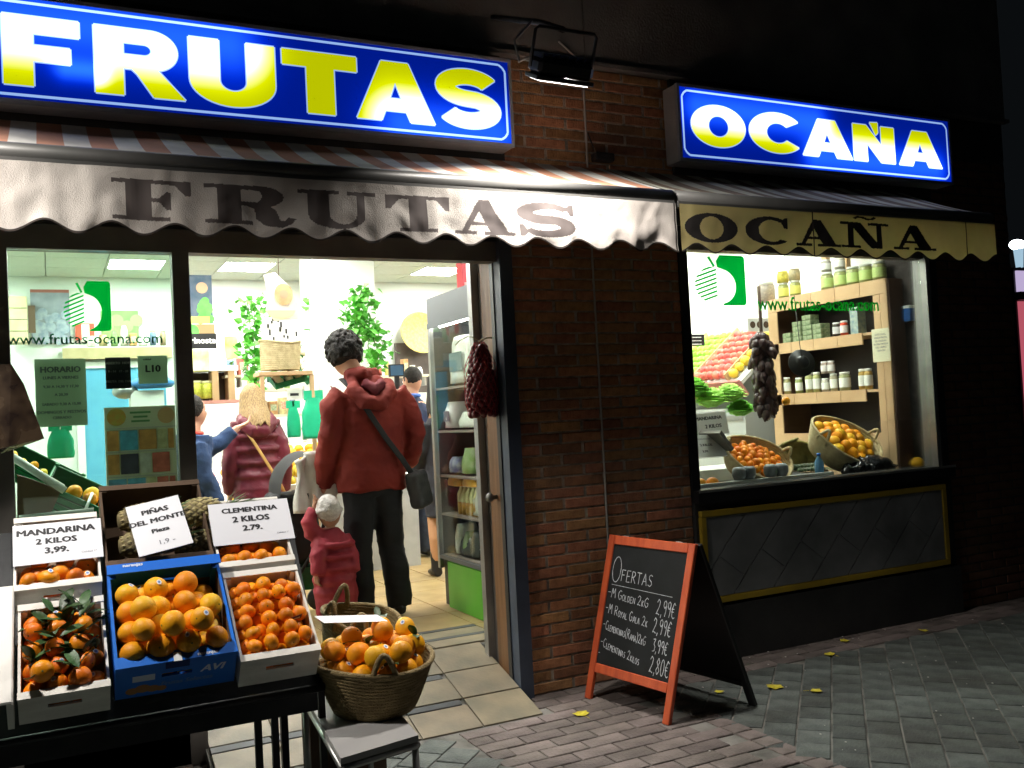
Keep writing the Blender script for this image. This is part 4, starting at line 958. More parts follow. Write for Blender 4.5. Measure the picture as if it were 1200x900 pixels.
# price cards
def pcard(label, TL, TR, BL, lines, seed=0, pm=CARD):
    """card through three measured points; text in its own plane"""
    ex = (TR - TL); ez = (TL - BL); w, h = ex.length, ez.length; X = ex.normalized(); Zv = ez.normalized(); Yv = Zv.cross(X); Zv = X.cross(Yv)
    c = (TR + BL) / 2
    T = thing('price_card', label, 'price card', c); T.rotation_euler = Matrix((X, Yv, Zv)).transposed().to_euler()
    n = 8; m = MB(); vs = []
    for j in range(n + 1):
        for i in range(n + 1): vs.append(((i / n - .5) * w, .0006 * math.sin(i / n * 3.1), (j / n - .5) * h))
    k = len(vs); vs2 = vs + [(a, b_ + .0015, c_) for a, b_, c_ in vs]
    f = [(j * (n + 1) + i, j * (n + 1) + i + 1, (j + 1) * (n + 1) + i + 1, (j + 1) * (n + 1) + i) for j in range(n) for i in range(n)]
    m.add(vs2, f + [tuple(q + k for q in reversed(x)) for x in f], 0, True); m.build('paper', pm, T)
    sl = MB().box(-w / 2 - .006, w / 2 + .006, .0032, .0040, -h / 2 - .006, h / 2 + .006); sl.build('plastic_sleeve', glassm('clear plastic', (.9, .9, .92), .3), T)
    for s, u, v, sz, bd in lines:
        text(T, s, sz * .92, XZ(u * w, -.0005, v * h - sz * .1), INK if bd else GREYINK, bold=.0006 * sz / .02 if bd else .0, sx=1.16)
    return T
zq = lambda px, py, Y: atY(px, py, Y)
pcard('white card reading MANDARINA 2 KILOS 3,99 standing on the rear left crate', zq(14, 617, 3.60), zq(117, 607, 3.60), zq(16, 664, 3.49), [('MANDARINA', -.02, .24, .038, 1), ('2 KILOS', -.02, .0, .034, 1), ('3,99.', -.02, -.24, .036, 1), ('Calidad 1ª', .34, -.34, .011, 0)])
pcard('white card reading PIÑAS DEL MONTE Pieza tilted over the pineapples', zq(137, 598, 3.58), zq(199, 583, 3.58), zq(173, 649, 3.42), [('PIÑAS', .0, .27, .032, 1), ('DEL MONTE', .0, .08, .032, 1), ('Pieza', .0, -.12, .027, 1), ('1,9 -', .05, -.36, .03, 0)], 1)
pcard('white card reading CLEMENTINA 2 KILOS 2,79 standing on the rear right crate', zq(241, 592, 3.60), zq(334, 584, 3.60), zq(253, 640, 3.49), [('CLEMENTINA', .0, .27, .031, 1), ('2 KILOS', .0, .04, .036, 1), ('2.79.', .0, -.18, .034, 1), ('Calidad 1ª', .36, -.34, .010, 0)])
T = thing('price_card', 'small dark price tag stuck in the front clementines', 'price card', tuple(inc(.12, .715, z0=.70)), (R(50), R(-10), R(10)))
MB().box(-.025, .025, 0, .001, -.012, .012).build('paper', mat('dark tag', (.08, .02, .02), .5), T); MB().box(-.02, .02, -.0007, -.0002, -.008, .0).build('print', CARD, T)

# ------------------------------------------------------------------ stool with basket of oranges, second basket
SZ = .42
T = thing('stool', 'low grey topped bench with metal legs under the orange basket', 'bench', (.93, 3.2, 0))
c4 = [(.745, 2.80), (1.015, 2.86), (1.09, 3.62), (.82, 3.60)]
mb = MB(); mb.add([(x, y, SZ) for x, y in c4] + [(x, y, SZ - .02) for x, y in c4], [(0, 1, 2, 3), (4, 7, 6, 5), (0, 4, 5, 1), (1, 5, 6, 2), (2, 6, 7, 3), (3, 7, 4, 0)])
part(T, 'seat', mb, FORM)
for i in range(4):
    (xa, ya), (xb, yb) = c4[i], c4[(i + 1) % 4]; cx = .92; cy = 3.2
    k = .97; s = MB().tube([(cx + (xa - cx) * k, cy + (ya - cy) * .985, SZ - .033), (cx + (xb - cx) * k, cy + (yb - cy) * .985, SZ - .033)], .011, 8); part(T, 'frame_rail', s, ALU)
    part(T, 'leg', MB().tube([(cx + (xa - cx) * .92, cy + (ya - cy) * .96, SZ - .034), (cx + (xa - cx) * .92, cy + (ya - cy) * .96, 0)], .012, 8), ALU)
def basket(label, loc, r0, r1, h, rot=(0, 0, 0), m=WICK, handles=(0, 180), hs=.07, tall=.10, squash=1.0, dep=None, name='basket', wob=.03):
    T = thing(name, label, 'basket', loc, rot)
    prof = []; n = 14
    for k in range(n * 5 + 1):
        t = k / (n * 5); r = r0 + (r1 - r0) * (t ** .75); b_ = abs(math.sin(t * n * math.pi / 1)) * .0032; prof.append((r + b_, t * h))
    inn = [(max(.001, a - .012), b_ if b_ > .01 else .01) for a, b_ in prof][::-1]
    mb = MB().lathe([(0.001, 0)] + prof + inn + [(.001, .01)], 48, wob=wob); mb.v = [(x, y * squash, z + (.012 * math.sin(2 * math.atan2(y, x) + 1) * z / h)) for x, y, z in mb.v]
    mb.build('woven_body', m, T)
    rim = MB().tube([((r1 + .0) * math.cos(a), (r1) * squash * math.sin(a), h + .004 + .012 * math.sin(2 * a + 1)) for a in [2 * math.pi * i / 48 for i in range(49)]], .0095, 8); rim.build('rim_braid', m, T)
    for hd in handles:
        pts = []
        for i in range(15):
            a = math.pi * i / 14; th = R(hd) + (i / 14 - .5) * 2 * hs / r1 * 1.0
            pts.append((math.cos(th) * (r1 - .002), math.sin(th) * squash * (r1 - .002), h - .02 + math.sin(a) * tall))
        hm = MB().tube(pts, .010, 8); hm.build('handle', m, T)
    return T
BC = Vector((.985, 3.20, SZ)); BR = .205
basket('wide woven palm basket heaped with oranges on the low bench', BC, .135, BR, .165, handles=(262, 75), hs=.045, tall=.085)
rs = random.Random(4)
pts = []
for k in range(46):
    a = rs.uniform(0, 6.28); q = (BR - .05) * math.sqrt(rs.random()); pts.append((q * math.cos(a), q * math.sin(a), .09 + (k // 12) * .06 + rs.random() * .03))
P = np.array(pts)
for _ in range(120):
    D = P[:, None] - P[None]; L_ = np.linalg.norm(D, axis=2) + np.eye(len(P)) * 9
    P = P + (D / L_[..., None] * np.clip(.083 - L_, 0, None)[..., None]).sum(1) * .3; P[:, 2] -= .0015
    q = np.hypot(P[:, 0], P[:, 1]); lim = .135 + (BR - .135) * np.clip((P[:, 2] - .02) / .165, 0, 1) ** .75 - .058; k = np.minimum(1, lim / np.maximum(q, 1e-6)); P[:, 0] *= k; P[:, 1] *= k; P[:, 2] = np.maximum(P[:, 2], .085)
for p in P: put_fruit('orange', BC + Vector(p), 'orange in the woven basket on the low bench', 'orange', 'oranges in the woven basket', rs, 2 if rs.random() < .12 else 0, .97)
T = thing('price_card', 'white paper slip laid across the oranges of the woven basket', 'price card', atY(412, 725, 3.22), (R(-84), R(8), R(8)))
MB().box(-.12, .12, 0, .0015, -.045, .045).build('paper', CARD, T)
basket('empty woven palm basket with two ring handles leaning behind the orange basket', (1.02, 3.60, .50), .10, .155, .17, rot=(R(14), R(12), 0), handles=(250, 200, 110), hs=.04, tall=.095)
tag(BX(.86, 1.16, 3.66, 3.80, .0, .485).build('carton', BROWNC), 'brown carton standing under the empty woven basket', 'carton')

# ------------------------------------------------------------------ A board
T = thing('sandwich_board', 'standing blackboard with red wooden frame and chalk prices by the brick pier', 'sandwich board', (2.6, 3.8, 0))
BL, BR_, TL, TR = Vector((2.34, 4.085, 0)), Vector((2.43, 3.53, 0)), Vector((2.50, 4.04, .795)), Vector((2.590, 3.455, .795))
EX = (BR_ - BL).normalized(); mid_b = (BL + BR_) / 2; mid_t = (TL + TR) / 2; mid_t -= EX * .0
EZ = (mid_t - mid_b).normalized(); EY = EZ.cross(EX); H_ = (mid_t - mid_b).length; Wb = .585
FM = Matrix((EX, EY, EZ)).transposed().to_4x4(); FM.translation = mid_b
def bpart(name, x0, x1, y0, y1, z0, z1, m, MM=FM, bev=.003):
    return part(T, name, MB().box(x0, x1, y0, y1, z0, z1, 0, MM, bev), m)
h2 = Wb / 2
for s in (-1, 1): bpart('leg_stile', *sorted((s * h2, s * (h2 - .042))), -.011, .011, 0, H_, REDW)
bpart('top_rail', -h2 + .0425, h2 - .0425, -.010, .010, H_ - .045, H_ - .001, REDW)
bpart('bottom_rail', -h2 + .0425, h2 - .0425, -.010, .010, .135, .180, REDW)
bpart('slate', -h2 + .0423, h2 - .0423, -.004, .006, .1795, H_ - .0445, SLATE, bev=0)
# rear frame
top_c = mid_t + EY * .026; foot = Vector((2.865, 3.86, 0)); EZ2 = (top_c - foot); EZ2 -= EX * EZ2.dot(EX); H2 = EZ2.length; EZ2.normalize(); EY2 = EZ2.cross(EX)
RM = Matrix((EX, EY2, EZ2)).transposed().to_4x4(); RM.translation = top_c - EZ2 * H2
for s in (-1, 1): bpart('rear_leg', *sorted((s * h2, s * (h2 - .042))), -.011, .011, 0, H2, BLACK, RM)
bpart('rear_slate', -h2 + .0423, h2 - .0423, -.004, .006, .13, H2 - .02, BLACK, RM, 0)
bpart('rear_rail', -h2 + .0425, h2 - .0425, -.010, .010, .10, .1295, BLACK, RM)
for s in (-1, 1): part(T, 'hinge', MB().box(s * .18 - .02, s * .18 + .02, -.0, .03, H_ - .003, H_ + .003, 0, FM), ALU)
# chalk writing
def chalk(lines):
    mb = MB(); rs = random.Random(9)
    for s, x, z, size, k, dz in lines:
        cx = x
        first = True
        for ch in s:
            big = ch.isupper() or ch in '0239€8()' ; sz = size
            c = ch.upper()
            if ch == ' ': cx += size * .28; first = True; continue
            if ch.islower(): sz = size * .62
            if c not in CH: cx += sz * .4; continue
            for st in CH[c]:
                for i in range(len(st) - 1):
                    A_, B_ = st[i], st[i + 1]
                    j = lambda: rs.uniform(-.025, .025) * sz
                    P_ = stroke([(cx + A_[0] * sz * k, z + dz * (cx - x) + A_[1] * sz), (cx + B_[0] * sz * k, z + dz * (cx - x) + B_[1] * sz)], .0038 if size > .05 else .0031)
                    mb.add([FM @ Vector((p[0], -.0046 - rs.random() * .0006, p[1])) for p in P_], [(0, 1, 2, 3)])
            wd = max(p[0] for st in CH[c] for p in st); cx += (wd + .16) * sz * k
    return mb
cl = [('O', -.235, .585, .125, .85, 0), ('FERTAS', -.165, .595, .055, .95, -.02),
      ('-M Golden 2kG', -.240, .510, .046, .98, -.07), ('2,99€', .105, .470, .072, .62, -.05), ('-M Royal Gala 2k', -.240, .432, .046, .84, -.10), ('2,99€', .10, .385, .070, .62, -.05),
      ('-Clementinas(Rama)2kG', -.240, .352, .044, .70, -.12), ('3,99€', .115, .300, .060, .62, -.05), ('-Clementinas 2kilos', -.240, .266, .044, .80, -.16), ('2,80€', .115, .205, .075, .60, -.05), ('-', -.245, .215, .035, .8, 0)]
mb = chalk(cl)
for i in range(14):
    P_ = stroke([(-.225 + i * .03, .572 - .0008 * i), (-.195 + i * .03, .5712 - .0008 * i)], .0022); mb.add([FM @ Vector((p[0], -.0046, p[1])) for p in P_], [(0, 1, 2, 3)])
part(T, 'chalk_writing', mb, CHALK, kind='stuff')

# yellow leaves and crumbs on the pavement
def dryleaf(label, x, y, s, rz):
    mb = MB(); pts = [(0, -.42), (.2, -.38), (.46, -.28), (.42, .0), (.52, .22), (.28, .34), (.05, .55), (-.22, .36), (-.5, .28), (-.42, .0), (-.45, -.26), (-.18, -.36)]
    mb.add([(a * s, b_ * s, .006 + .012 * abs(a) ** 1.2 * (1 if a > 0 else .5)) for a, b_ in pts] + [(0, 0, .004)], [(i, (i + 1) % 12, 12) for i in range(12)], 0, False)
    mb.tube([(0, -.5 * s, .006), (.05 * s, -.95 * s, .004)], .0012, 4)
    o = mb.build('fallen_leaf', LEAFY); o.location = (x, y, 0); o.rotation_euler = (0, 0, rz); tag(o, label, 'leaf')
for n_, (px, py, lb) in enumerate([(681, 838, 'yellow leaf in front of the blackboard, on the rose pavers'), (866, 769, 'yellow leaf at the wall foot just right of the blackboard'), (908, 806, 'larger yellow leaf on the green pavers right of the blackboard'), (956, 811, 'small yellow leaf on the green pavers, right of a larger one'),
                                 (843, 812, 'yellow leaf just behind the blackboard feet'), (972, 768, 'dull yellow leaf on the paver joint near the wall'), (990, 752, 'yellow leaf lying close to the wall under the display window'), (1082, 740, 'brownish leaf far right by the dark wall')]):
    p = atZ(px, py, 0); dryleaf(lb, p.x, p.y, (.055, .04, .06, .045, .035, .045, .04, .04)[n_] * 1.35, n_ * 1.3)
mb = MB(); rs = random.Random(2)
for k in range(70): x, y = rs.uniform(2.3, 6), rs.uniform(2.8, 4.24); mb.ball((x, y, .003), rs.uniform(.002, .006), 1, 0, (1, 1.3, .5))
o = mb.build('grit', mat('pale grit', (.45, .43, .4), .9)); o['kind'] = 'stuff'; tag(o, 'tiny pale grit scattered on the pavers', 'grit')

# ================================================================== INSIDE THE SHOP
def m_(name, c, r=.5, **k): return mat(name, c, r, **k)
def panelobj(name, label, cat, px, Y, m, depth=.02, group=None):
    a, c_ = atY(px[0], px[1], Y), atY(px[2], px[3], Y)
    T = thing(name, label, cat, ((a.x + c_.x) / 2, Y, (a.z + c_.z) / 2), (0, 0, 0), group)
    w, h = c_.x - a.x, a.z - c_.z
    MB().box(-w / 2, w / 2, 0, depth, -h / 2, h / 2).build('panel', m, T); return T, w, h
def disc(T, name, x, z, r, m, y=-.004, rz=1.0, n=18, sub=0):
    mb = MB(); mb.add([(x + a, y, z + b_) for a, b_ in arc(0, 0, r, r * rz, 0, 360, n)[:-1]], [tuple(range(n))[::1]]); return mb.build(name, m, T)
def rect(T, name, x0, x1, z0, z1, m, y=-.003): return MB().box(x0, x1, y, y + .002, z0, z1).build(name, m, T)
YB = BY - .03
T, w, h = panelobj('poster', 'grey framed poster of blueberries on the back wall, seen through the left window', 'poster', (35, 339, 83, 402), YB, m_('grey violet print', (.22, .24, .30), c2=(.30, .32, .38)))
rs = random.Random(1)
for k in range(22): disc(T, 'berry', rs.uniform(-.38, .4) * w, rs.uniform(-.45, .1) * h, .045, m_('berry print', (.42, .47, .56), c2=(.25, .3, .42), scale=20), y=-.003 - k * .0004)
rect(T, 'border', -w / 2, w / 2, h / 2 - .03, h / 2, m_('dull red print', (.35, .12, .10)))
T, w, h = panelobj('poster', 'green poster of apples on the back wall above the blue door', 'poster', (118, 364, 163, 396), YB, m_('apple green print', (.16, .36, .10), c2=(.30, .48, .16), scale=5))
for k in range(4): disc(T, 'apple_print', (k - 1.3) * .09, (k % 2) * .06 - .02, .06, m_('pale green print', (.35, .55, .2)), y=-.003 - k * .0004)
T, w, h = panelobj('small_sign', 'red and white square sign just above the door lintel', 'sign', (88, 379, 111, 398), YB - .01, m_('red print', (.75, .10, .06)))
rect(T, 'white_mark', -.03, .04, -.1, .07, WHITEPL)
T, w, h = panelobj('wall_box', 'stack of beige cartons on the left wall shelf', 'carton', (10, 347, 33, 401), YB - .3, m_('beige carton', (.62, .55, .34), c2=(.5, .44, .26)), .25)
for k in range(3): rect(T, 'carton_gap', -w / 2, w / 2, -h / 2 + (k + 1) * h / 4 - .006, -h / 2 + (k + 1) * h / 4, BROWNC)
rect(T, 'dark_strip', w * .55, w * .95, -h * .3, h * .3, BROWNC)
T, w, h = panelobj('door_lintel', 'beige beam above the blue door', 'beam', (73, 408, 202, 419), YB - .10, m_('beige wood', (.50, .40, .24), c2=(.42, .33, .19)), .1)
T, w, h = panelobj('blue_door', 'plain light blue door at the back, in a white frame', 'door', (97, 432, 200, 600), YB - .02, m_('light blue door', (.10, .36, .58), c2=(.12, .40, .62)), .03)
MB().box(-w / 2 - .07, -w / 2, -.02, .03, -h / 2, h / 2 + .05).box(w / 2, w / 2 + .07, -.02, .03, -h / 2, h / 2 + .05).box(-w / 2, w / 2, -.02, .03, h / 2, h / 2 + .06).build('frame', WHITEPL, T)
# advertising board by the window
T, w, h = panelobj('leaflet_stand', 'colourful leaflet stand behind the left window with four rows of printed cards', 'leaflet stand', (122, 478, 210, 606), 5.15, m_('stand cream', (.82, .82, .60)), .04)
cols_ = [(.14, .50, .80), (.80, .20, .14), (.85, .42, .12), (.85, .82, .45), (.14, .55, .82), (.85, .85, .75), (.08, .08, .12)]
rows_ = [h / 2 - .115, h / 2 - .235, h / 2 - .36, h / 2 - .48]
disc(T, 'printed_circle', -w / 2 + .055, h / 2 - .05, .045, m_('orange print 2', (.75, .35, .06), c2=(.6, .5, .1), scale=30)); disc(T, 'printed_circle', w / 2 - .045, h / 2 - .05, .042, m_('peach print', (.72, .45, .22)))
for k, sx_ in enumerate((.9, .62, .8)): rect(T, 'printed_line', -.055 * sx_, .055 * sx_, h / 2 - .035 - k * .022, h / 2 - .025 - k * .022, m_('green print', (.12, .35, .12)))
rs = random.Random(12)
for zi, z in enumerate(rows_):
    rect(T, 'shelf_lip', -w / 2, w / 2, z + .004, z + .010, m_('clear lip', (.6, .62, .55)), y=-.012)
    x = -w / 2 + .008
    while x < w / 2 - .03:
        ww = rs.choice((.05, .06, .09)); ww = min(ww, w / 2 - .006 - x); c = cols_[rs.randrange(7)]
        rect(T, 'leaflet', x, x + ww - .006, z - .105, z - .004, m_('leaflet %d' % cols_.index(c), c, c2=tuple(q * .6 for q in c), scale=25), y=-.008); x += ww
T, w, h = panelobj('water_jug', 'white appliance with a round blue lid in front of the blue door', 'appliance', (153, 458, 193, 482), 7.0, WHITEPL, .2)
MB().lathe([(0, .02), (.13, .02), (.15, .04), (.15, .06), (.11, .09), (0, .10)], 20, c=(.04, .08, h / 2)).build('lid', m_('blue plastic', (.06, .25, .62)), T)
MB().ball((-.14, .06, h / 2), .08, 2, 0, (1.1, 1, .7)).build('bowl', m_('steel', (.35, .36, .36), metal=.7, r=.3), T)
# slanted stand with green crates behind the left window
T = thing('sloping_stand', 'white slatted stand behind the left window, sloping down to the right', 'stand', (.1, 5.4, FZ))
pA, pB = atY(14, 537, 5.3), atY(75, 573, 5.3)
for k in range(3):
    dd = Vector((0, .12 * k, 0)); part(T, 'rail', MB().tube([pA + dd + Vector((-.2, 0, .12)), pA + dd, pB + dd], .014, 6), WHITEPL)
g_ = [atY(px, py, 5.02) for px, py in ((20, 556), (72, 574), (58, 606), (20, 612))]; mb = MB(); mb.add([tuple(p) for p in g_] + [(p.x, 5.04, p.z) for p in g_], [(3, 2, 1, 0), (4, 5, 6, 7), (0, 1, 5, 4), (1, 2, 6, 5), (2, 3, 7, 6), (3, 0, 4, 7)])
part(T, 'side_board', mb, m_('brown board', (.14, .075, .04)))
part(T, 'side_rail', MB().tube([atY(14, 535, 5.0), atY(76, 575, 5.0)], .018, 8), WHITEPL)
for x in (-.1, .15, .42): part(T, 'leg', BX(x - .012, x + .012, 5.24, 5.27, FZ, .98 - .25 * x), WHITEPL)
part(T, 'front_rail', MB().tube([atY(22, 607, 5.0), atY(110, 598, 5.0)], .014, 6).tube([atY(100, 598, 5.0), atY(108, 578, 5.2)], .008, 6), WHITEPL)
def greencrate(label, c, rot, w=.36, l=.5, h=.14):
    T = thing('green_crate', label, 'crate', c, rot)
    for s in (-1, 1):
        for k in range(4): MB().box(-w / 2, w / 2, *sorted((s * l / 2, s * (l / 2 - .008))), k * h / 4, k * h / 4 + h / 5.5).build('slat', GREENCR, T); MB().box(*sorted((s * w / 2, s * (w / 2 - .008))), -l / 2 + .009, l / 2 - .009, k * h / 4, k * h / 4 + h / 5.5).build('slat', GREENCR, T)
        for s2 in (-1, 1): MB().box(*sorted((s * (w / 2 + .002), s * (w / 2 - .02))), *sorted((s2 * (l / 2 + .002), s2 * (l / 2 - .02))), 0, h + .002).build('corner', GREENCR, T)
    MB().box(-w / 2 + .009, w / 2 - .009, -l / 2 + .009, l / 2 - .009, .0, .008).build('base', GREENCR, T)
    q_ = .012; MB().box(-w / 2 + q_, w / 2 - q_, -l / 2 + q_, -l / 2 + q_ + .002, .009, h * .9).box(-w / 2 + q_, w / 2 - q_, l / 2 - q_ - .002, l / 2 - q_, .009, h * .9).box(-w / 2 + q_, -w / 2 + q_ + .002, -l / 2 + q_ + .003, l / 2 - q_ - .003, .009, h * .9).box(w / 2 - q_ - .002, w / 2 - q_, -l / 2 + q_ + .003, l / 2 - q_ - .003, .009, h * .9).build('liner', mat('crate liner', (.006, .05, .02), .6), T)
    return T, Matrix.Translation(c) @ Euler(rot).to_matrix().to_4x4()
T, Mx = greencrate('dark green crate with a few oranges on the sloping stand behind the left window', atY(84, 598, 5.45) , (R(14), R(30), 0), .36, .40)
rs = random.Random(5)
for k in range(5): put_fruit('orange', Mx @ Vector((.13 - (k % 3) * .085, -.14 + (k // 3) * .09 , .13)), 'orange in the dark green crate behind the left window', 'orange', 'oranges behind the left window', rs)
T, Mx = greencrate('green crate higher on the sloping stand at the left edge', atY(40, 562, 6.0), (R(14), R(32), 0), .46, .4, .10)
for k in range(8): put_fruit(('orange', 'yellow_fruit')[k % 2], Mx @ Vector((.2 - k * .06, -.10 - (k % 2) * .05, .10)), 'small round fruit in the upper green crate at the left', 'fruit', 'fruit in the upper green crate', rs, scale=.6)
def plasticbag(label, px, Y, group=None):
    a, c_ = atY(px[0], px[1], Y), atY(px[2], px[3], Y); w, h = c_.x - a.x, a.z - c_.z; T = thing('plastic_bag', label, 'bag', ((a.x + c_.x) / 2, Y, c_.z), (0, 0, 0), group)
    mb = MB(); n, k = 24, 12; rs_ = random.Random(px[0])
    for j in range(k + 1):
        t = j / k; ww = w * (.46 + .04 * math.sin(t * 5)) * (1 if t < .7 else 1 - (t - .7) * 1.1)
        for i in range(n):
            a_ = 2 * math.pi * i / n; q = 1 + .10 * noise.noise(Vector((math.cos(a_) * 2, math.sin(a_) * 2 + px[0], t * 4))); mb.v.append((ww * q * math.cos(a_), ww * .35 * q * math.sin(a_), t * h * .85))
    for j in range(k):
        for i in range(n): mb.f.append((j * n + i, j * n + (i + 1) % n, (j + 1) * n + (i + 1) % n, (j + 1) * n + i)); mb.m.append(0); mb.s.append(True)
    mb.f.append(tuple(range(n))[::-1]); mb.m.append(0); mb.s.append(False)
    mb.build('sack', GREENBAG, T)
    for s in (-1, 1): MB().box(s * w * .22 - .03, s * w * .22 + .03, -.01, .01, h * .8, h).build('handle', GREENBAG, T)
    return T
plasticbag('green plastic bag hanging over the sloping stand behind the left window', (54, 498, 88, 536), 5.9)
plasticbag('larger green plastic bag hanging in the middle of the shop', (352, 458, 384, 513), 7.2)
plasticbag('smaller green plastic bag hanging left of a larger one', (335, 470, 353, 512), 7.3)

# wall boards seen left in the doorway
T, w, h = panelobj('poster', 'tall dark poster with green leaves at the left of the doorway view', 'poster', (218, 322, 250, 379), 8.6, m_('dark blue print 2', (.03, .07, .12), c2=(.10, .13, .18), scale=9))
for k in range(16): disc(T, 'leaf_print', random.uniform(-.05, .45) * w, random.uniform(-.45, -.02) * h, .035, m_('leaf print', (.08, .38, .06), c2=(.15, .5, .1)), y=-.003 - k * .0004)
disc(T, 'figure_print', .02, .1, .05, m_('tan print', (.5, .32, .2)), y=-.012)
rect(T, 'yellow_strip', -w / 2, w * .35, -h / 2, -h / 2 + .06, m_('yellow print', (.75, .68, .12)), y=-.012)
T, w, h = panelobj('poster', 'brown and green poster under the tall dark one', 'poster', (220, 380, 252, 396), 8.6, m_('brown print', (.34, .22, .10)), .03)
disc(T, 'green_print', -.08, 0, .06, m_('leaf print', (.08, .38, .06)))
T, w, h = panelobj('banner', 'black banner with white lettering at the left of the doorway view', 'banner', (220, 391, 254, 408), 8.5, BLACK, .03)
text(T, 'rinostar', .075, XZ(.02, -.002, -.02), WHITEPL, bold=.002)
T, w, h = panelobj('lime_box', 'lime and white box on the shelf under the black banner', 'box', (222, 410, 246, 434), 8.5, m_('lime print', (.62, .72, .12), c2=(.8, .85, .5), scale=6), .15)
T, w, h = panelobj('picture', 'small lime green picture right of the black banner', 'picture', (263, 394, 279, 420), 8.8, m_('lime print 2', (.38, .62, .10), c2=(.75, .85, .45), scale=7), .02)
# wooden shelf with jars behind clerk
T = thing('wall_shelf', 'open wooden shelf with dark back behind the man in the blue sweater', 'shelf', atY(250, 470, 9.4))
a, c_ = atY(212, 436, 9.4), atY(280, 468, 9.4)
part(T, 'back_board', BX(a.x, c_.x, 9.62, 9.64, c_.z, a.z), m_('dark brown board', (.07, .04, .025)))
for px in (214, 251, 270): x = atY(px, 450, 9.4).x; part(T, 'upright', BX(x - .02, x + .04, 9.38, 9.615, c_.z, a.z), WOODS)
part(T, 'shelf_board', BX(a.x, c_.x, 9.37, 9.616, c_.z - .03, c_.z - .001), m_('pink shelf edge', (.62, .30, .26)))
part(T, 'top_board', BX(a.x, c_.x, 9.37, 9.616, a.z + .001, a.z + .05), WHITEPL)

def jar(label, loc, r=.035, h=.10, cont=(.35, .38, .10), lid=(.75, .75, .72), lab=None, group=None, cat='jar'):
    T = thing('jar', label, cat, loc, (0, 0, 0), group)
    MB().lathe([(0, .001), (r, .001), (r, h * .8), (r * .82, h * .88), (0, h * .88)], 14).build('contents', m_('jar %d%d%d' % tuple(int(q * 99) for q in cont), cont, .25, c2=tuple(q * .6 for q in cont), scale=60), T)
    MB().lathe([(0, h * .881), (r * .88, h * .881), (r * .9, h), (0, h)], 14).build('lid', m_('lid %d%d' % (lid[0] * 99, lid[2] * 99), lid, .35), T)
    if lab: MB().lathe([(r + .001, h * .18), (r + .001, h * .68)], 14).build('label', m_('label %d%d' % (lab[0] * 99, lab[1] * 99), lab, .6), T)
    return T
for k, px in enumerate((230, 243)): p = atY(px, 467, 9.45); jar('lime coloured jar on the dark backed wooden shelf', p, .06, .17, (.62, .68, .10), (.8, .8, .5), group='lime jars on the wooden shelf')

# hanging vines
def vine(label, px0, py0, px1, py1, Y, n=90, seed=0, slant=0):
    a, c_ = atY(px0, py0, Y), atY(px1, py1, Y); w, h = c_.x - a.x, a.z - c_.z
    T = thing('hanging_vine', label, 'hanging plant', ((a.x + c_.x) / 2, Y, a.z)); rs_ = random.Random(seed); mb = MB(); st = MB()
    for s_ in range(3):
        pts = [(rs_.uniform(-.2, .2) * w, rs_.uniform(-.03, .03), 0)]
        for k in range(8): q = pts[-1]; pts.append((max(-w / 2, min(w / 2, q[0] + rs_.uniform(-.2, .2) * w + slant * w / 8)), q[1] + rs_.uniform(-.02, .02), -h * (k + 1) / 8))
        st.tube(pts, .004, 5)
        for k in range(n // 3):
            i = rs_.randrange(8); t = rs_.random(); p = Vector(pts[i]).lerp(Vector(pts[i + 1]), t) + Vector((rs_.gauss(0, .06) , rs_.gauss(0, .05), rs_.gauss(0, .03)))
            M = Matrix.Translation(p) @ Euler((rs_.uniform(-1, 1), rs_.uniform(-1, 1), rs_.uniform(0, 6.3))).to_matrix().to_4x4(); s2 = rs_.uniform(.022, .042)
            mb.add([(0, -s2, 0), (s2 * .9, -s2 * .3, .006), (s2 * .5, s2 * .5, 0), (0, s2 * 1.2, -.008), (-s2 * .5, s2 * .5, 0), (-s2 * .9, -s2 * .3, .006)], [(0, 1, 2, 3), (0, 3, 4, 5)], 0, False, M)
    st.build('stem', m_('vine stem', (.08, .16, .03)), T); o = mb.build('foliage', IVY, T); o['kind'] = 'stuff'; return T
vine('bushy green vine hanging at the left, over the blond woman', 283, 352, 306, 452, 8.2, 260, 1)
vine('thin vine trailing down to the right of the hanging ham sign', 345, 350, 378, 395, 8.2, 80, 2, 1.2)
vine('green vine hanging down the white pillar above the man in red', 409, 340, 448, 400, 7.7, 260, 3)
vine('lower vine tuft right of the head of the man in red', 432, 385, 452, 435, 7.7, 110, 4)
# white pillar, hanging sign
a, c_ = atY(366, 288, 8.0), atY(437, 288, 8.0)
T = thing('white_pillar', 'square white pillar rising to the ceiling in the middle of the shop', 'pillar', ((a.x + c_.x) / 2, 8.0, FZ))
part(T, 'shaft', BX(a.x, c_.x, 8.0, 8.5, FZ, CZ - .01), WHITEP)
part(T, 'edge_strip', BX(a.x - .012, a.x - .001, 7.99, 8.0, FZ, CZ - .011), WHITEPL)
T = thing('hanging_sign', 'pale hanging sign shaped like a loaf with a round wooden slice', 'hanging sign', atY(328, 345, 7.6))
L = T.location; P_ = [(atY(x, y, 7.6) - L) for x, y in ((309, 322), (322, 319), (338, 334), (348, 356), (350, 374), (322, 376), (312, 362), (315, 345))]
mb = MB(); mb.add([(p.x, 0, p.z) for p in P_] + [(p.x, .02, p.z) for p in P_], [tuple(range(8))[::-1], tuple(range(8, 16))] + [(i, (i + 1) % 8, 8 + (i + 1) % 8, 8 + i) for i in range(8)]); mb.build('board', m_('pale pink board', (.72, .62, .58), c2=(.80, .72, .55)), T)
disc(T, 'round_slice', .03, .0, .075, m_('wood slice', (.50, .30, .14), c2=(.6, .42, .22), scale=14), -.004, 1.2); disc(T, 'slice_core', .03, .0, .035, m_('tan print', (.5, .32, .2)), -.006)
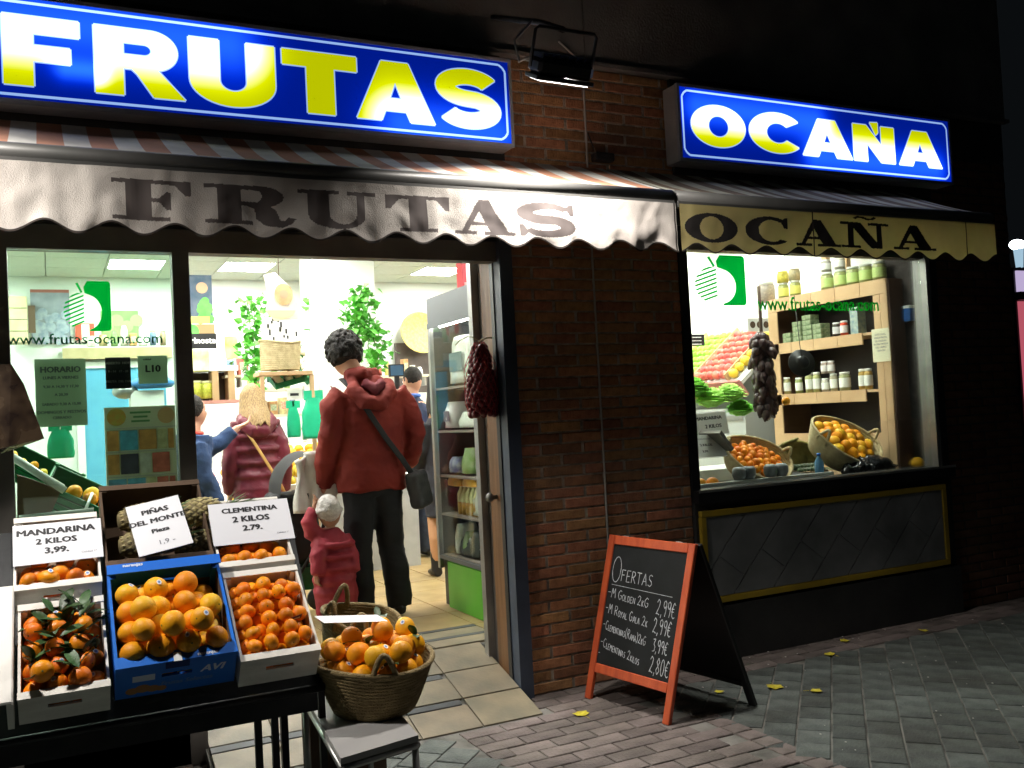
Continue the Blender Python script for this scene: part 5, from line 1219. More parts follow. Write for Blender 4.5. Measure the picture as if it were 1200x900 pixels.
P2 = arc(0, -.13, .12, .07, 180, 360, 10); mb = MB(); mb.add([(x, -.004, z) for x, z in P2], [tuple(range(len(P2)))]); mb.build('yellow_print', m_('pale yellow print', (.85, .65, .35)), T)
MB().tube([(0, .01, .15), (0, .01, CZ - L.z)], .003, 4).build('cord', BROWNC, T)
# price cards on the pillar display
T, w, h = panelobj('notice_board', 'white board with scattered small black marks below the hanging sign', 'panel', (307, 372, 350, 402), 7.8, WHITEPL, .01)
rs = random.Random(8)
for k in range(12): x, z = rs.uniform(-.42, .42) * w, rs.uniform(-.4, .4) * h; MB().box(x, x + .014, -.004, -.001, z, z + rs.uniform(.02, .05)).build('mark', INK, T)
# wicker bin + wooden frame
basket('beige rectangular wicker bin on a wooden frame below the hanging sign', atY(329, 434, 7.5), .15, .16, .22, m=WICKL, handles=(), squash=.7)
T = thing('bin_stand', 'light wooden stand carrying the wicker bin', 'frame', atY(330, 436, 7.5)); L = T.location
MB().box(-.2, .22, -.12, .12, -.03, -.002).build('shelf', WOODS, T)
for x in (-.19, .2): MB().box(x, x + .03, -.11, -.08, FZ - L.z, -.031).build('leg', WOODS, T)
# tilted green crates full of pale produce
T, Mx = greencrate('steeply tilted green crate of pale produce left of the man in red', atY(362, 428, 8.4), (R(38), R(-32), 0), .30, .40, .08)
rs = random.Random(3)
for k in range(26): put_fruit('yellow_fruit', Mx @ Vector((rs.uniform(-.10, .10), rs.uniform(-.15, .15), .05 + rs.random() * .02)), 'pale bulb in the steeply tilted green crate', 'produce', 'pale produce in the tilted green crate', rs, mesh=FR.setdefault('bulb', [fruit_mesh('bulb', m_('pale bulb', (.80, .70, .48), .5), .035, (1, 1, 1.1), 3)])[0])
T, Mx = greencrate('low green tray below the wicker bin', atY(337, 446, 7.6), (R(24), R(-14), 0), .26, .22, .05)
for k in range(9): put_fruit('yellow_fruit', Mx @ Vector((-.08 + (k % 3) * .08, -.065 + (k // 3) * .065, .04)), 'pale bulb in the low green tray', 'produce', 'pale produce in the low green tray', rs, scale=.85, mesh=FR['bulb'][0])
# fruit stand across the middle and back
def stand(label, x0, x1, y, z0, tilt=28, l=.75, m=WHITEPL):
    T = thing('fruit_stand', label, 'fruit stand', ((x0 + x1) / 2, y, FZ)); L = T.location
    M = Matrix.Translation(((x0 + x1) / 2 - L.x, 0, z0 - FZ)) @ Matrix.Rotation(R(tilt), 4, 'X'); w = (x1 - x0)
    MB().box(-w / 2, w / 2, 0, l, -.02, 0, 0, M).build('tray', m, T); MB().box(-w / 2, w / 2, -.012, -.001, -.04, .05, 0, M).build('front_board', m, T)
    MB().box(-w / 2, w / 2, .03, .5, 0, z0 - FZ - .05).build('cabinet', m_('stand grey', (.45, .46, .44), .4, c2=(.38, .39, .38)), T)
    return Matrix.Translation(((x0 + x1) / 2, y, z0)) @ Matrix.Rotation(R(tilt), 4, 'X'), w
def heap(Mx, w, bands, l, gname, seed, where):
    rs = random.Random(seed); x = -w / 2 + .02
    for kind, ww, lab in bands:
        n = max(1, int(ww / .083)); m_rows = int(l / .083)
        for i in range(n):
            for j in range(m_rows):
                put_fruit(kind, Mx @ Vector((x + .04 + i * .083 + rs.uniform(-.01, .01), .05 + j * .083 + rs.uniform(-.01, .01), .045 + rs.random() * .03)), lab + ' ' + where, kind.replace('_', ' '), lab + ' ' + where, rs, scale=.98)
        x += ww
Mx, w = stand('white fruit stand with oranges and apples behind the man in the red jacket', 1.55, 2.75, 7.45, .92)
heap(Mx, w, [('yellow_fruit', .26, 'yellow fruit'), ('orange', .26, 'orange'), ('red_apple', .26, 'red apple'), ('yellow_fruit', .26, 'small yellow fruit')], .62, '', 1, 'on the stand behind the man in red')
Mx, w = stand('low fruit stand left of the woman in the maroon coat', .95, 1.55, 8.35, .72)
heap(Mx, w, [('green_apple', .18, 'green apple'), ('red_apple', .2, 'red apple'), ('yellow_fruit', .2, 'yellow fruit')], .6, '', 2, 'on the low stand by the maroon coat')
Mx, w = stand('white stand with mixed fruit at the back of the shop below the round basket', 2.9, 4.6, 9.0, 1.25, 30, .55)
heap(Mx, w, [('yellow_fruit', .36, 'yellow fruit'), ('red_apple', .26, 'red apple'), ('yellow_fruit', .36, 'ripe yellow fruit'), ('green_apple', .36, 'green apple')], .5, '', 5, 'at the back of the shop')
T, w, h = panelobj('dark_wall_panel', 'dark panelled strip on the back wall right of the pillar', 'panel', (463, 402, 560, 470), YB - .05, m_('dark panel', (.06, .045, .04), c2=(.10, .08, .07)), .04)
T = thing('round_basket', 'round yellow wicker tray standing upright against the back wall', 'basket', atY(492, 391, YB - .12), (R(78), 0, 0))
MB().lathe([(0, 0), (.20, 0), (.235, .05), (.245, .05), (.21, -.012), (0, -.012)], 28).build('tray', m_('yellow wicker', (.60, .46, .14), .6, c2=(.45, .33, .08), scale=30, bump=.6), T)
T, w, h = panelobj('till_screen', 'small dark till screen seen behind the shoulder of the man in red', 'screen', (456, 427, 474, 441), 7.6, BLACK, .03)
MB().box(-w / 2 + .01, w / 2 - .01, -.003, -.0005, -h / 2 + .01, h / 2 - .01).build('display', m_('screen blue', (.06, .12, .20), .2), T); MB().box(-.02, .02, .0, .02, -.35, -h / 2).build('post', BLACK, T)
T, w, h = panelobj('counter', 'white shop counter behind the shoulder of the man in red', 'counter', (440, 462, 520, 640), 8.6, WHITEP, .4)
T, w, h = panelobj('red_box', 'red box hung high at the top right of the doorway', 'box', (541, 306, 556, 336), 7.0, m_('red box', (.55, .03, .05), .4), .12)
rect(T, 'print', -w * .35, w * .2, -.12, -.07, m_('pinkish print', (.7, .4, .4)))

PAL = [(.75, .72, .60), (.70, .60, .30), (.55, .30, .12), (.25, .42, .15), (.80, .80, .76), (.60, .14, .10), (.72, .66, .20), (.20, .30, .45), (.45, .33, .2), (.62, .70, .45)]
def goods(label, group, x0, x1, y, z, seed, hmin=.08, hmax=.2, step=.10, kinds=('carton', 'jar', 'bag')):
    rs = random.Random(seed); x = x0
    while x < x1:
        w = rs.uniform(.6, 1) * step; h = rs.uniform(hmin, hmax); c = rs.choice(PAL); k = rs.choice(kinds)
        G = thing('grocery_' + k, label, k, (x + w / 2, y + rs.uniform(-.02, .02), z), (0, 0, rs.uniform(-.15, .15)), group)
        m = m_('goods %d' % PAL.index(c), c, .4, c2=tuple(q * .55 for q in c), scale=22)
        m2 = m_('goods label %d' % (PAL.index(c) % 3), ((.8, .8, .75), (.7, .2, .12), (.2, .35, .2))[PAL.index(c) % 3], .5, c2=(.6, .55, .4), scale=50)
        if k == 'carton':
            MB().box(-w / 2, w / 2, -.04, .04, 0, h, bev=.004).build('box_body', m, G); MB().box(-w * .35, w * .35, -.042, -.0405, h * .3, h * .75).build('print', m2, G)
        elif k == 'jar':
            r = w * .4; MB().lathe([(0, .001), (r, .001), (r, h * .78), (r * .8, h * .86), (0, h * .86)], 12).build('jar_body', m, G); MB().lathe([(0, h * .861), (r * .85, h * .861), (r * .85, h), (0, h)], 12).build('lid', m2, G)
        else:
            mb = MB(); n = 10
            for j in range(6):
                t = j / 5; q = 1 - .5 * t ** 4
                for i in range(n): a_ = 6.2832 * i / n; mb.v.append((w * .5 * q * math.cos(a_) * (1 + .1 * math.sin(3 * a_ + x)), .045 * (1 - .85 * t) * math.sin(a_), h * t))
            for j in range(5):
                for i in range(n): mb.f.append((j * n + i, j * n + (i + 1) % n, (j + 1) * n + (i + 1) % n, (j + 1) * n + i)); mb.m.append(0); mb.s.append(True)
            mb.f.append(tuple(range(n))[::-1]); mb.m.append(0); mb.s.append(False); mb.build('sachet', m, G)
        x += w + rs.uniform(.005, .03)
def wallshelf(label, x0, x1, y, z, d=.22):
    T = thing('wall_shelf', label, 'shelf', ((x0 + x1) / 2, y, z)); part(T, 'board', BX(x0, x1, y - d / 2, y + d / 2, z - .025, z - .001), m_('cream shelf', (.66, .60, .46)))
    for x in (x0 + .05, x1 - .05): part(T, 'bracket', BX(x - .01, x + .01, y - d / 2 + .02, y + d / 2, z - .12, z - .026), ALU)
for n_, (a, b_, py, Y_, sd, txt) in enumerate(((286, 348, 456, 9.2, 1, 'the middle shelf right of the vine'), (352, 410, 452, 9.3, 2, 'the shelf behind the head of the man in red'), (286, 350, 486, 9.0, 3, 'the low shelf behind the blond woman'), (352, 400, 500, 8.9, 4, 'the low shelf behind the green bags'), (430, 500, 440, 9.6, 5, 'the shelf below the round wicker tray'), (262, 286, 440, 9.5, 6, 'the short shelf left of the vine'), (100, 200, 425, 9.7, 7, 'the beam over the blue door'))):
    p, q = atY(a, py, Y_), atY(b_, py, Y_); z = (p.z + q.z) / 2
    if n_ < 6: wallshelf('cream wall shelf, ' + txt.replace('the ', '', 1), p.x, q.x, Y_, z)
    goods('small grocery item on ' + txt, 'groceries on ' + txt, p.x + .02, q.x - .06, Y_, z if n_ < 6 else BY and atY(150, 408, 9.95).z + .0, sd)
for k, (px, py, c) in enumerate(((303, 490, 'yellow'), (312, 500, 'yellow'))):
    q = atY(px, py - 12, 8.2); T = thing('banana_bunch', ('hanging bunch of bananas right of the blond woman', 'lower bunch of bananas right of the blond woman')[k], 'bananas', q)
    for i in range(6): a_ = -.9 + i * .36; MB().tube([(0, 0, 0), (math.sin(a_) * .05, -.02, -.05), (math.sin(a_) * .085, -.03, -.11), (math.sin(a_) * .075, -.02, -.17)], [.008, .019, .018, .006], 8).build('banana', YELF, T)
for k, (px, py) in enumerate(((292, 440), (318, 446), (345, 462), (372, 446), (392, 470), (446, 452))):
    q = atY(px, py, 8.75); T = thing('price_sign', ('first', 'second', 'third', 'fourth', 'fifth', 'sixth')[k] + ' small white price sign from the left above the produce', 'price sign', q); MB().box(-.07, .07, 0, .006, -.05, .05).build('card', WHITEPL, T); MB().box(-.04, .04, -.002, -.0005, -.015, .01).build('figures', INK, T)
Mx, w = stand('long back stand of mixed produce between the blond woman and the man in red', 1.75, 2.75, 8.55, .98, 30, .5)
heap(Mx, w, [('green_apple', .26, 'green apple'), ('orange', .24, 'orange'), ('red_apple', .24, 'tomato red apple'), ('yellow_fruit', .24, 'yellow fruit')], .42, '', 9, 'on the long back stand')

# ------------------------------------------------------------------ cooler with glass side
T = thing('display_cooler', 'tall grey upright cooler with glass side and lime green base just inside the door', 'cooler', (2.55, 5.4, FZ))
X0, X1, Ya, Yb, Zt = 2.27, 2.86, 5.0, 5.82, 2.215
part(T, 'base', BX(X0 + .0, X1, Ya + .02, Yb - .135, FZ, .50, bev=.006), GREENP)
part(T, 'base_plinth', BX(X0 + .03, X1, Yb - .134, Yb - .01, FZ, .50), DARKMET)
part(T, 'canopy', BX(X0 - .005, X1, Ya, Yb, Zt - .17, Zt), TOWER)
part(T, 'back', BX(X1 - .03, X1, Ya, Yb, .501, Zt - .171), m_('cooler white', (.22, .23, .22), .4))
part(T, 'near_side', BX(X0, X1 - .031, Ya, Ya + .02, .501, Zt - .171), TOWER)
part(T, 'front_post', BX(X0 - .008, X0 + .022, Yb - .03, Yb + .004, .44, Zt - .171), ALU)
part(T, 'far_side', BX(X0 + .023, X1 - .031, Yb - .03, Yb - .012, .501, Zt - .171), m_('cooler inner grey', (.07, .075, .075), .4))
part(T, 'top_strip', BX(X0 - .012, X0 - .006, Ya, Yb, Zt - .20, Zt - .165), TOWER)
part(T, 'door_bottom_rail', BX(X0 - .008, X0 + .02, Ya, Yb - .031, .505, .53), TOWER)
part(T, 'glass_side', BX(X0 - .001, X0 + .003, Ya + .0, Yb - .031, .531, Zt - .201), GLASS3)
for z in (1.62, 1.34, 1.05, .80, .535): part(T, 'shelf', BX(X0 + .02, X1 - .032, Ya + .022, Yb - .032, z - .014, z), m_('wire shelf', (.26, .22, .2), .4))
lampm = glow('cooler tube', (1, .98, .9), 28.0)
part(T, 'tube_lamp', MB().tube([(X0 + .06, Ya + .05, Zt - .185), (X0 + .06, Yb - .06, Zt - .185)], .011, 8), lampm)
part(T, 'tube_lamp', MB().tube([(X0 + .012, Ya + .036, .58), (X0 + .012, Ya + .036, Zt - .2)], .008, 8), lampm)  # added upright tube, put in to brighten the packs on the shelves
rs = random.Random(6)
for k in range(6):
    y = 5.60 - k * .065; B = thing('juice_bottle', 'pale yellow juice bottle with white cap on a low cooler shelf', 'bottle', (X0 + .09, y, .80 + .0), group='juice bottles in the cooler')
    MB().lathe([(0, 0), (.028, 0), (.03, .02), (.03, .08), (.03, .08)], 14).build('lower_label', m_('amber', (.45, .26, .05), .3), B)
    MB().lathe([(.0301, .081), (.03, .13), (.014, .165), (.012, .175)], 14).build('bottle_body', m_('pale juice', (.72, .74, .40), .25), B); MB().lathe([(0, .20), (.015, .198), (.015, .176), (0, .176)], 12).build('cap', WHITEPL, B)
def pack(label, y, z, w, d, h, m, cat='packet', lid=None):
    P = thing('packet', label, cat, (X0 + .05 + d / 2, y, z)); mb = MB(); n = 10; 
    for j in range(7):
        t = j / 6; s = .5 * (1 - .25 * t ** 3)
        for i in range(n):
            a_ = 2 * math.pi * i / n; q = 1 + .12 * noise.noise(Vector((math.cos(a_) * 2 + y * 9, math.sin(a_) * 2, t * 3 + z))); sg = lambda v: math.copysign(abs(v) ** .6, v)
            mb.v.append((d * s * q * sg(math.cos(a_)), w * s * q * sg(math.sin(a_)), h * t))
    for j in range(6):
        for i in range(n): mb.f.append((j * n + i, j * n + (i + 1) % n, (j + 1) * n + (i + 1) % n, (j + 1) * n + i)); mb.m.append(0); mb.s.append(True)
    mb.f.append(tuple(range(n))[::-1]); mb.m.append(0); mb.s.append(False); mb.f.append(tuple(range(6 * n, 7 * n))); mb.m.append(0); mb.s.append(False)
    mb.build('wrapper', m, P)
    if lid: MB().box(-d * .51, -d * .5, -w * .3, w * .3, h * .25, h * .65).build('print', lid, P)
    return P
WG = m_('pale wrapper', (.70, .74, .68), .3, c2=(.55, .6, .5), scale=12); WO = m_('orange wrapper', (.80, .40, .05), .35, c2=(.7, .5, .1), scale=12); WGR = m_('green wrapper', (.25, .42, .12), .4, c2=(.4, .5, .3), scale=14); WB = m_('blue wrapper', (.12, .14, .34), .4, c2=(.5, .55, .6), scale=16)
pack('white packet with a dark label at the top of the cooler', 5.50, 1.64, .34, .2, .30, WG, lid=m_('slate print', (.10, .16, .16)))
pack('cream packet beside the white one at the top of the cooler', 5.2, 1.64, .2, .2, .22, m_('cream wrap', (.7, .66, .45)))
pack('white carton on the second cooler shelf', 5.70, 1.355, .16, .2, .17, WHITEPL, lid=GREYINK); pack('low clear packs on the second cooler shelf', 5.42, 1.355, .28, .2, .10, WG); pack('red topped pack on the second cooler shelf', 5.15, 1.355, .14, .2, .16, m_('red print', (.7, .1, .1)))
pack('green and blue salad pack on the third cooler shelf', 5.66, 1.065, .18, .2, .10, WB); pack('green salad bag on the third cooler shelf', 5.45, 1.065, .18, .2, .16, WGR); pack('second green salad bag, nearer the door, third cooler shelf', 5.24, 1.065, .16, .2, .14, WGR); pack('mint green bag at the near end of the third cooler shelf', 5.10, 1.065, .10, .2, .2, GREENBAG)
pack('orange pack on the fourth cooler shelf, far end', 5.66, .98, .2, .05, .06, WO); pack('orange pack on the fourth cooler shelf, middle', 5.42, .985, .2, .05, .055, WO)
rs = random.Random(77)
for (z, hh, txt) in ((1.64, .2, 'top'), (1.355, .16, 'second'), (1.065, .18, 'third'), (.815, .16, 'fourth'), (.55, .17, 'lowest')):
    for k in range(5):
        G = thing('chilled_pack', 'chilled pack standing at the back of the %s cooler shelf' % txt, 'packet', (X0 + .40, 5.70 - k * .14, z), (0, 0, R(-90) + rs.uniform(-.2, .2)), 'packs at the back of the %s cooler shelf' % txt)
        c = rs.choice(PAL); h_ = hh * rs.uniform(.6, 1)
        MB().box(-.06, .06, -.05, .05, 0, h_, bev=.012).build('pack_body', m_('goods %d' % PAL.index(c), c, .4, c2=tuple(q * .55 for q in c), scale=22), G); MB().box(-.04, .04, -.052, -.0505, h_ * .3, h_ * .75).build('print', m_('goods label 0', (.8, .8, .75), .5), G)
for k in range(5):
    pack(('first', 'second', 'third', 'fourth', 'fifth')[k] + ' dark bag from the door end on the lowest cooler shelf', 5.12 + k * .13, .546, .11, .16, rs.uniform(.12, .2), (WGR, WG, m_('dark wrapper', (.06, .07, .06), .4), WGR, WG)[k])
pack('large white bag on the fourth cooler shelf', 5.28, .812, .26, .22, .18, WG); 
pack('dark pack low in the cooler', 5.5, .545, .3, .2, .12, m_('dark wrapper', (.06, .07, .06), .4))

# ------------------------------------------------------------------ people
def limb(mb, pts, rad, n=14): mb.tube(pts, rad, n)
def hand(mb, wrist, dirv, side, s=1.0, curl=.9, thumb=1):
    """palm and five curled fingers growing along dirv; side is the direction across the palm"""
    d = Vector(dirv).normalized(); a = Vector(side); a = (a - d * a.dot(d)).normalized(); nrm_ = d.cross(a)
    W0 = Vector(wrist)
    mb.tube([W0 - d * .02 * s, W0 + d * .02 * s, W0 + d * .055 * s, W0 + d * .088 * s], [(.022 * s, .018 * s), (.030 * s, .017 * s), (.038 * s, .015 * s), (.036 * s, .013 * s)], 12)
    for i, ln in enumerate((.060, .072, .068, .052)):
        b0 = W0 + d * .082 * s + a * (i - 1.5) * .019 * s; p = [b0]; ang = .2
        for k in range(3): ang += curl * .55; p.append(p[-1] + (d * math.cos(ang) + nrm_ * math.sin(ang)) * ln * s / 3)
        mb.tube(p, [.0088 * s, .0085 * s, .008 * s, .0062 * s], 8)
    b0 = W0 + d * .025 * s + a * thumb * -.026 * s
    mb.tube([b0, b0 + d * .028 * s - a * thumb * .022 * s, b0 + d * .052 * s - a * thumb * .026 * s + nrm_ * .012 * s], [.011 * s, .010 * s, .0075 * s], 8)
def headmesh(mb, c, s=1.0, yaw=0, pitch=0):
    """head with nose, mouth, ears; face looks along +Y rotated by yaw"""
    M = Matrix.Translation(c) @ Matrix.Rotation(yaw, 4, 'Z') @ Matrix.Rotation(pitch, 4, 'X')
    bm = bmesh.new(); bmesh.ops.create_icosphere(bm, subdivisions=4, radius=1)
    for v in bm.verts:
        x, y, z = v.co; jaw = max(0, -z)
        X = x * .076 * (1 - .28 * jaw ** 1.5); Y = y * .096 + (.012 if y > 0 else 0) * jaw; Z = z * .118
        if y > 0:
            nose = math.exp(-((x / .16) ** 2 + ((z + .12) / .20) ** 2)); Y += .020 * nose
            eye = math.exp(-(((abs(x) - .38) / .16) ** 2 + ((z - .05) / .12) ** 2)); Y -= .009 * eye
            mo = math.exp(-((x / .3) ** 2 + ((z + .50) / .09) ** 2)); Y += .006 * mo; Y -= .005 * math.exp(-((x / .28) ** 2 + ((z + .50) / .03) ** 2))
            Y += .006 * math.exp(-((x / .3) ** 2 + ((z + .8) / .15) ** 2))
        v.co = Vector((X, Y, Z)) * s
    bm.verts.index_update(); mb.add([v.co[:] for v in bm.verts], [[v.index for v in f.verts] for f in bm.faces], 0, True, M); bm.free()
    for q in (-1, 1):
        mb.tube([M @ Vector((q * .072 * s, -.008 * s, -.025 * s)), M @ Vector((q * .083 * s, -.014 * s, .0)), M @ Vector((q * .084 * s, -.014 * s, .022 * s)), M @ Vector((q * .074 * s, -.006 * s, .032 * s))], [.008 * s, .012 * s, .012 * s, .007 * s], 8)
    return M
def eyes(T, M, s, iris=(.04, .025, .015)):
    for q in (-1, 1):
        e = MB().ball(M @ Vector((q * .030 * s, .088 * s, .006 * s)), .0105 * s, 2); e.build('eye', m_('eye white', (.75, .74, .72), .2), T)
        e = MB().ball(M @ Vector((q * .030 * s, .0965 * s, .006 * s)), .0045 * s, 1); e.build('iris', m_('iris', iris, .2), T)
def hairblob(T, M, s, m, kind='short', seed=0):
    mb = MB(); rs_ = random.Random(seed)
    if kind in ('short', 'curly'):
        n = 620 if kind == 'curly' else 60
        mb.ball(M @ Vector((0, -.012 * s, .030 * s)), .092 * s, 3, 0, (.92, 1.06, 1.08))
        if kind == 'curly':
            for k in range(n):
                u, v = rs_.uniform(-1, 1), rs_.uniform(0, 6.28); q = Vector((math.sqrt(1 - u * u) * math.cos(v), math.sqrt(1 - u * u) * math.sin(v), u))
                if q.y > .45 and q.z < .45: continue
                if q.z < -.75: continue
                p = Vector((q.x * .090, q.y * .102 - .012, q.z * .108 + .032)) * s; mb.ball(M @ p, rs_.uniform(.006, .014) * s, 1)
        return mb
    if kind == 'long':
        mb.ball(M @ Vector((0, -.014 * s, .022 * s)), .097 * s, 3, 0, (.92, 1.05, 1.08))
        for k in range(21):
            a_ = R(170 + 200 * (k / 20) + rs_.uniform(-4, 4)) ; x, y = math.cos(a_) * .084, math.sin(a_) * .092
            p = [M @ (Vector((x * .5, y * .5, .11)) * s), M @ (Vector((x, y, .04)) * s), M @ (Vector((x * 1.25, y * 1.3, -.08)) * s), M @ (Vector((x * 1.5, y * 1.75, -.16)) * s), M @ (Vector((x * 1.65, y * 2.2, -.24 - rs_.random() * .05)) * s)]
            mb.tube(p, [.012 * s, .024 * s, .024 * s, .019 * s, .006 * s], 8)
    return mb

def strap(mb, pts, w=.022, t=.006):
    mb.tube(pts, [(w, t)] * len(pts), 8)

# man in the red jacket (seen from behind)
fp = atZ(438, 716, FZ); YM = 5.72
P = thing('person', 'man seen from behind in rust red jacket with curly black hair and black shoulder bag', 'person', (1.80, YM, FZ))
hx = atY(408, 405, YM).x - 1.80
def leg(mb, x0, y0, x1, y1, x2, y2, hz_, r=(.088, .078, .060, .056), foot=True):
    mb.tube([(x0, y0, hz_), (x0 * .9 + x1 * .1, y0, hz_ * .86), (x1, y1, hz_ * .52), (x1 * .6 + x2 * .4, (y1 + y2) / 2 - .015, hz_ * .36), (x2, y2, .05)], [r[0], r[0] * .97, r[1] * .86, r[2] * 1.08, r[3]], 16)
def shoe(T, x, y, yaw=0, s=1, m=BLACK, label=None):
    mb = MB().tube([(0, -.09, .045), (0, -.05, .05), (0, .03, .05), (0, .10, .04), (0, .165, .03)], [(.030, .028), (.038, .042), (.040, .040), (.043, .032), (.026, .02)], 14)
    M = Matrix.Translation((x, y, -.002)) @ Matrix.Rotation(yaw, 4, 'Z') @ Matrix.Scale(s, 4); mb.v = [tuple(M @ Vector(p)) for p in mb.v]; mb.build('shoe', m, T)
    return
lx1, lx2 = -.085, .125
# body (skin): head, neck, trunk, arms, hands in one skin
hc = Vector((hx, .10, 1.645)); body = MB(); HM = headmesh(body, hc, 1.0, R(14), R(-24))
body.tube([(0.02, .0, 1.38), (hx * .5, .03, 1.50), (hx * .9, .075, 1.62)], [.085, .062, .058], 14)
body.tube([(0, 0, .92), (.0, 0, 1.1), (0.01, 0, 1.3), (.01, 0, 1.44)], [(.14, .095), (.14, .095), (.16, .10), (.13, .08)], 16)
lh = Vector((-.285, .10, .80)); body.tube([(-.19, 0, 1.42), (-.26, -.01, 1.16), (-.27, .04, .93), lh], [.05, .043, .036, .024], 12); hand(body, lh, (-.02, .04, -1), (0, 1, 0), 1.0, .8)
rh = Vector((.27, .28, .90)); body.tube([(.20, 0, 1.42), (.29, -.04, 1.14), (.285, .12, .98), rh], [.05, .043, .036, .024], 12); hand(body, rh, (-.1, .9, -.3), (0, .3, 1), 1.0, .9, -1)
for x in (-.09, .10): body.tube([(x, 0, .95), (x, .01, .5), (x, 0, .08)], [.08, .055, .04], 12)
bo = remeshed(body, 'body', SKIN, P, .0085, 3)
eyes(bo, HM, 1.0)
remeshed(hairblob(P, HM, 1.22, HAIRB, 'curly', 3), 'hair', HAIRB, P, .0062, 0)
jk = MB()
jk.tube([(-.0, 0, .79), (-.0, 0, .86), (0, 0, 1.0), (.005, 0, 1.2), (.01, 0, 1.36), (.012, .01, 1.45), (.0, .02, 1.50)], [(.220, .150), (.225, .155), (.212, .148), (.218, .145), (.215, .135), (.15, .105), (.085, .08)], 20)
jk.tube([(-.165, 0, 1.405), (-.222, -.005, 1.34), (-.262, -.02, 1.15), (-.277, .035, .96), (-.285, .09, .83)], [.085, .082, .070, .066, .056], 14)
jk.tube([(.18, 0, 1.405), (.242, -.005, 1.33), (.298, -.045, 1.13), (.292, .10, .98), (.275, .24, .92)], [.085, .082, .070, .064, .056], 14)
remeshed(jk, 'jacket', JRED, P, .012, 4, .016, 5)
hd = MB(); hd.tube([(-.10, -.03, 1.47), (-.115, -.09, 1.42), (-.06, -.145, 1.34), (.03, -.155, 1.33), (.11, -.11, 1.40), (.12, -.03, 1.47)], [.040, .050, .052, .052, .05, .04], 12)
hd.tube([(hx * .35 - .085, .0, 1.52), (hx * .35, -.06, 1.53), (hx * .35 + .10, .0, 1.52), (hx * .35, .07, 1.50), (hx * .35 - .085, .0, 1.52)], [.042] * 5, 10)
remeshed(hd, 'hood', JRED, P, .01, 3, .008, 12)
remeshed(MB().tube([(-.05, -.085, 1.47), (.01, -.135, 1.42), (.07, -.09, 1.47)], [.03, .042, .03], 12), 'hood_lining', HOODR, P, .009, 3, .006, 16)
tr = MB(); tr.tube([(0, 0, .93), (0, 0, .84), (0.01, 0, .76)], [(.185, .125), (.190, .13), (.16, .11)], 18)
leg(tr, -.085, 0, -.10, .01, -.105, .0, .84, (.105, .095, .078, .080)); leg(tr, .09, 0, .115, .02, .135, -.04, .84, (.105, .095, .078, .080))
remeshed(tr, 'trousers', TROUS, P, .012, 4, .010, 5)
shoe(P, -.105, .02, R(8)); shoe(P, .135, -.02, R(-10))
bs = MB(); strap(bs, [(-.16, .02, 1.50), (-.13, -.10, 1.43), (-.06, -.160, 1.30), (.05, -.168, 1.12), (.15, -.168, .98), (.215, -.15, .885)], .021, .005); 
bs.build('shoulder_strap', BLACKF, P)
bg_ = MB().box(-.075, .075, -.05, .05, -.13, .10, 0, Matrix.Translation((.255, -.155, .80)) @ Matrix.Rotation(R(-10), 4, 'Y') @ Matrix.Rotation(R(35), 4, 'Z'), .02)
remeshed(bg_, 'shoulder_bag', m_('black bag cloth', (.02, .02, .021), .6, c2=(.035, .035, .035), bump=.3), P, .011, 3, .006, 14)

# toddler in raspberry suit
YT = 5.60; q = atY(386, 600, YT)
P = thing('person', 'small child in a raspberry quilted snowsuit and white knitted hat beside the man in red', 'person', (q.x, YT, FZ)); s = .52
hz_ = q.z - FZ
body = MB(); HM = headmesh(body, Vector((.0, .0, hz_)), .78, R(-60), 0); body.tube([(0, 0, .25), (0, 0, hz_ - .10)], [(.07, .06), (.05, .045)], 12)
la = Vector((-.085, .01, hz_ + .045)); body.tube([(-.06, 0, hz_ - .16), (-.12, .0, hz_ - .06), la], [.03, .025, .016], 10); hand(body, la, (.2, 0, 1), (0, 1, 0), .55, .6)
ra = Vector((-.115, -.06, hz_ - .36)); body.tube([(-.07, 0, hz_ - .16), (-.12, -.04, hz_ - .27), ra], [.03, .025, .016], 10); hand(body, ra, (.1, -.2, -1), (0, 1, 0), .55, .6)
bo = remeshed(body, 'body', SKIN, P, .007, 2); eyes(bo, HM, .78)
su = MB(); top = hz_ - .105
su.tube([(0.02, 0, .10), (.02, 0, .2), (.015, 0, .30), (.01, 0, .42), (0, 0, top - .04), (0, 0, top + .01)], [(.12, .11), (.135, .12), (.125, .11), (.115, .10), (.085, .075), (.05, .05)], 18)
su.tube([(-.05, 0, top - .05), (-.115, 0, top - .0), (-.13, 0, top + .06), (-.092, .01, hz_ + .03)], [.055, .052, .045, .034], 12)
su.tube([(-.06, -.03, top - .06), (-.10, -.07, top - .15), (-.11, -.09, top - .25)], [.055, .052, .042], 12)
su.tube([(.07, 0, top - .05), (.12, -.02, top - .16), (.12, -.05, top - .26)], [.05, .048, .04], 12)
for x in (-.05, .08): su.tube([(x, 0, .2), (x, 0, .05)], [.065, .05], 12)
for k in range(5): su.tube([(.012 + math.cos(a_) * .118, math.sin(a_) * .108, .22 + k * .07) for a_ in [i * math.pi / 8 for i in range(17)]], .018, 8)
remeshed(su, 'snowsuit', PINKS, P, .009, 3, .006, 12)
ht = MB().ball(HM @ Vector((0, -.01, .02)), .080, 3, 0, (.94, 1.02, 1.1)); ht.tube([HM @ Vector((math.cos(a_) * .066, math.sin(a_) * .078 - .006, .012)) for a_ in [i * math.pi / 8 for i in range(17)]], .016, 8)
remeshed(ht, 'knitted_hat', m_('white wool', (.78, .74, .72), .95, c2=(.6, .55, .54), scale=60, bump=.8, bscale=160), P, .008, 2, .004, 40)
for x in (-.05, .08): shoe(P, x, .0, R(-20), .55, m_('pink boots', (.35, .05, .09)))

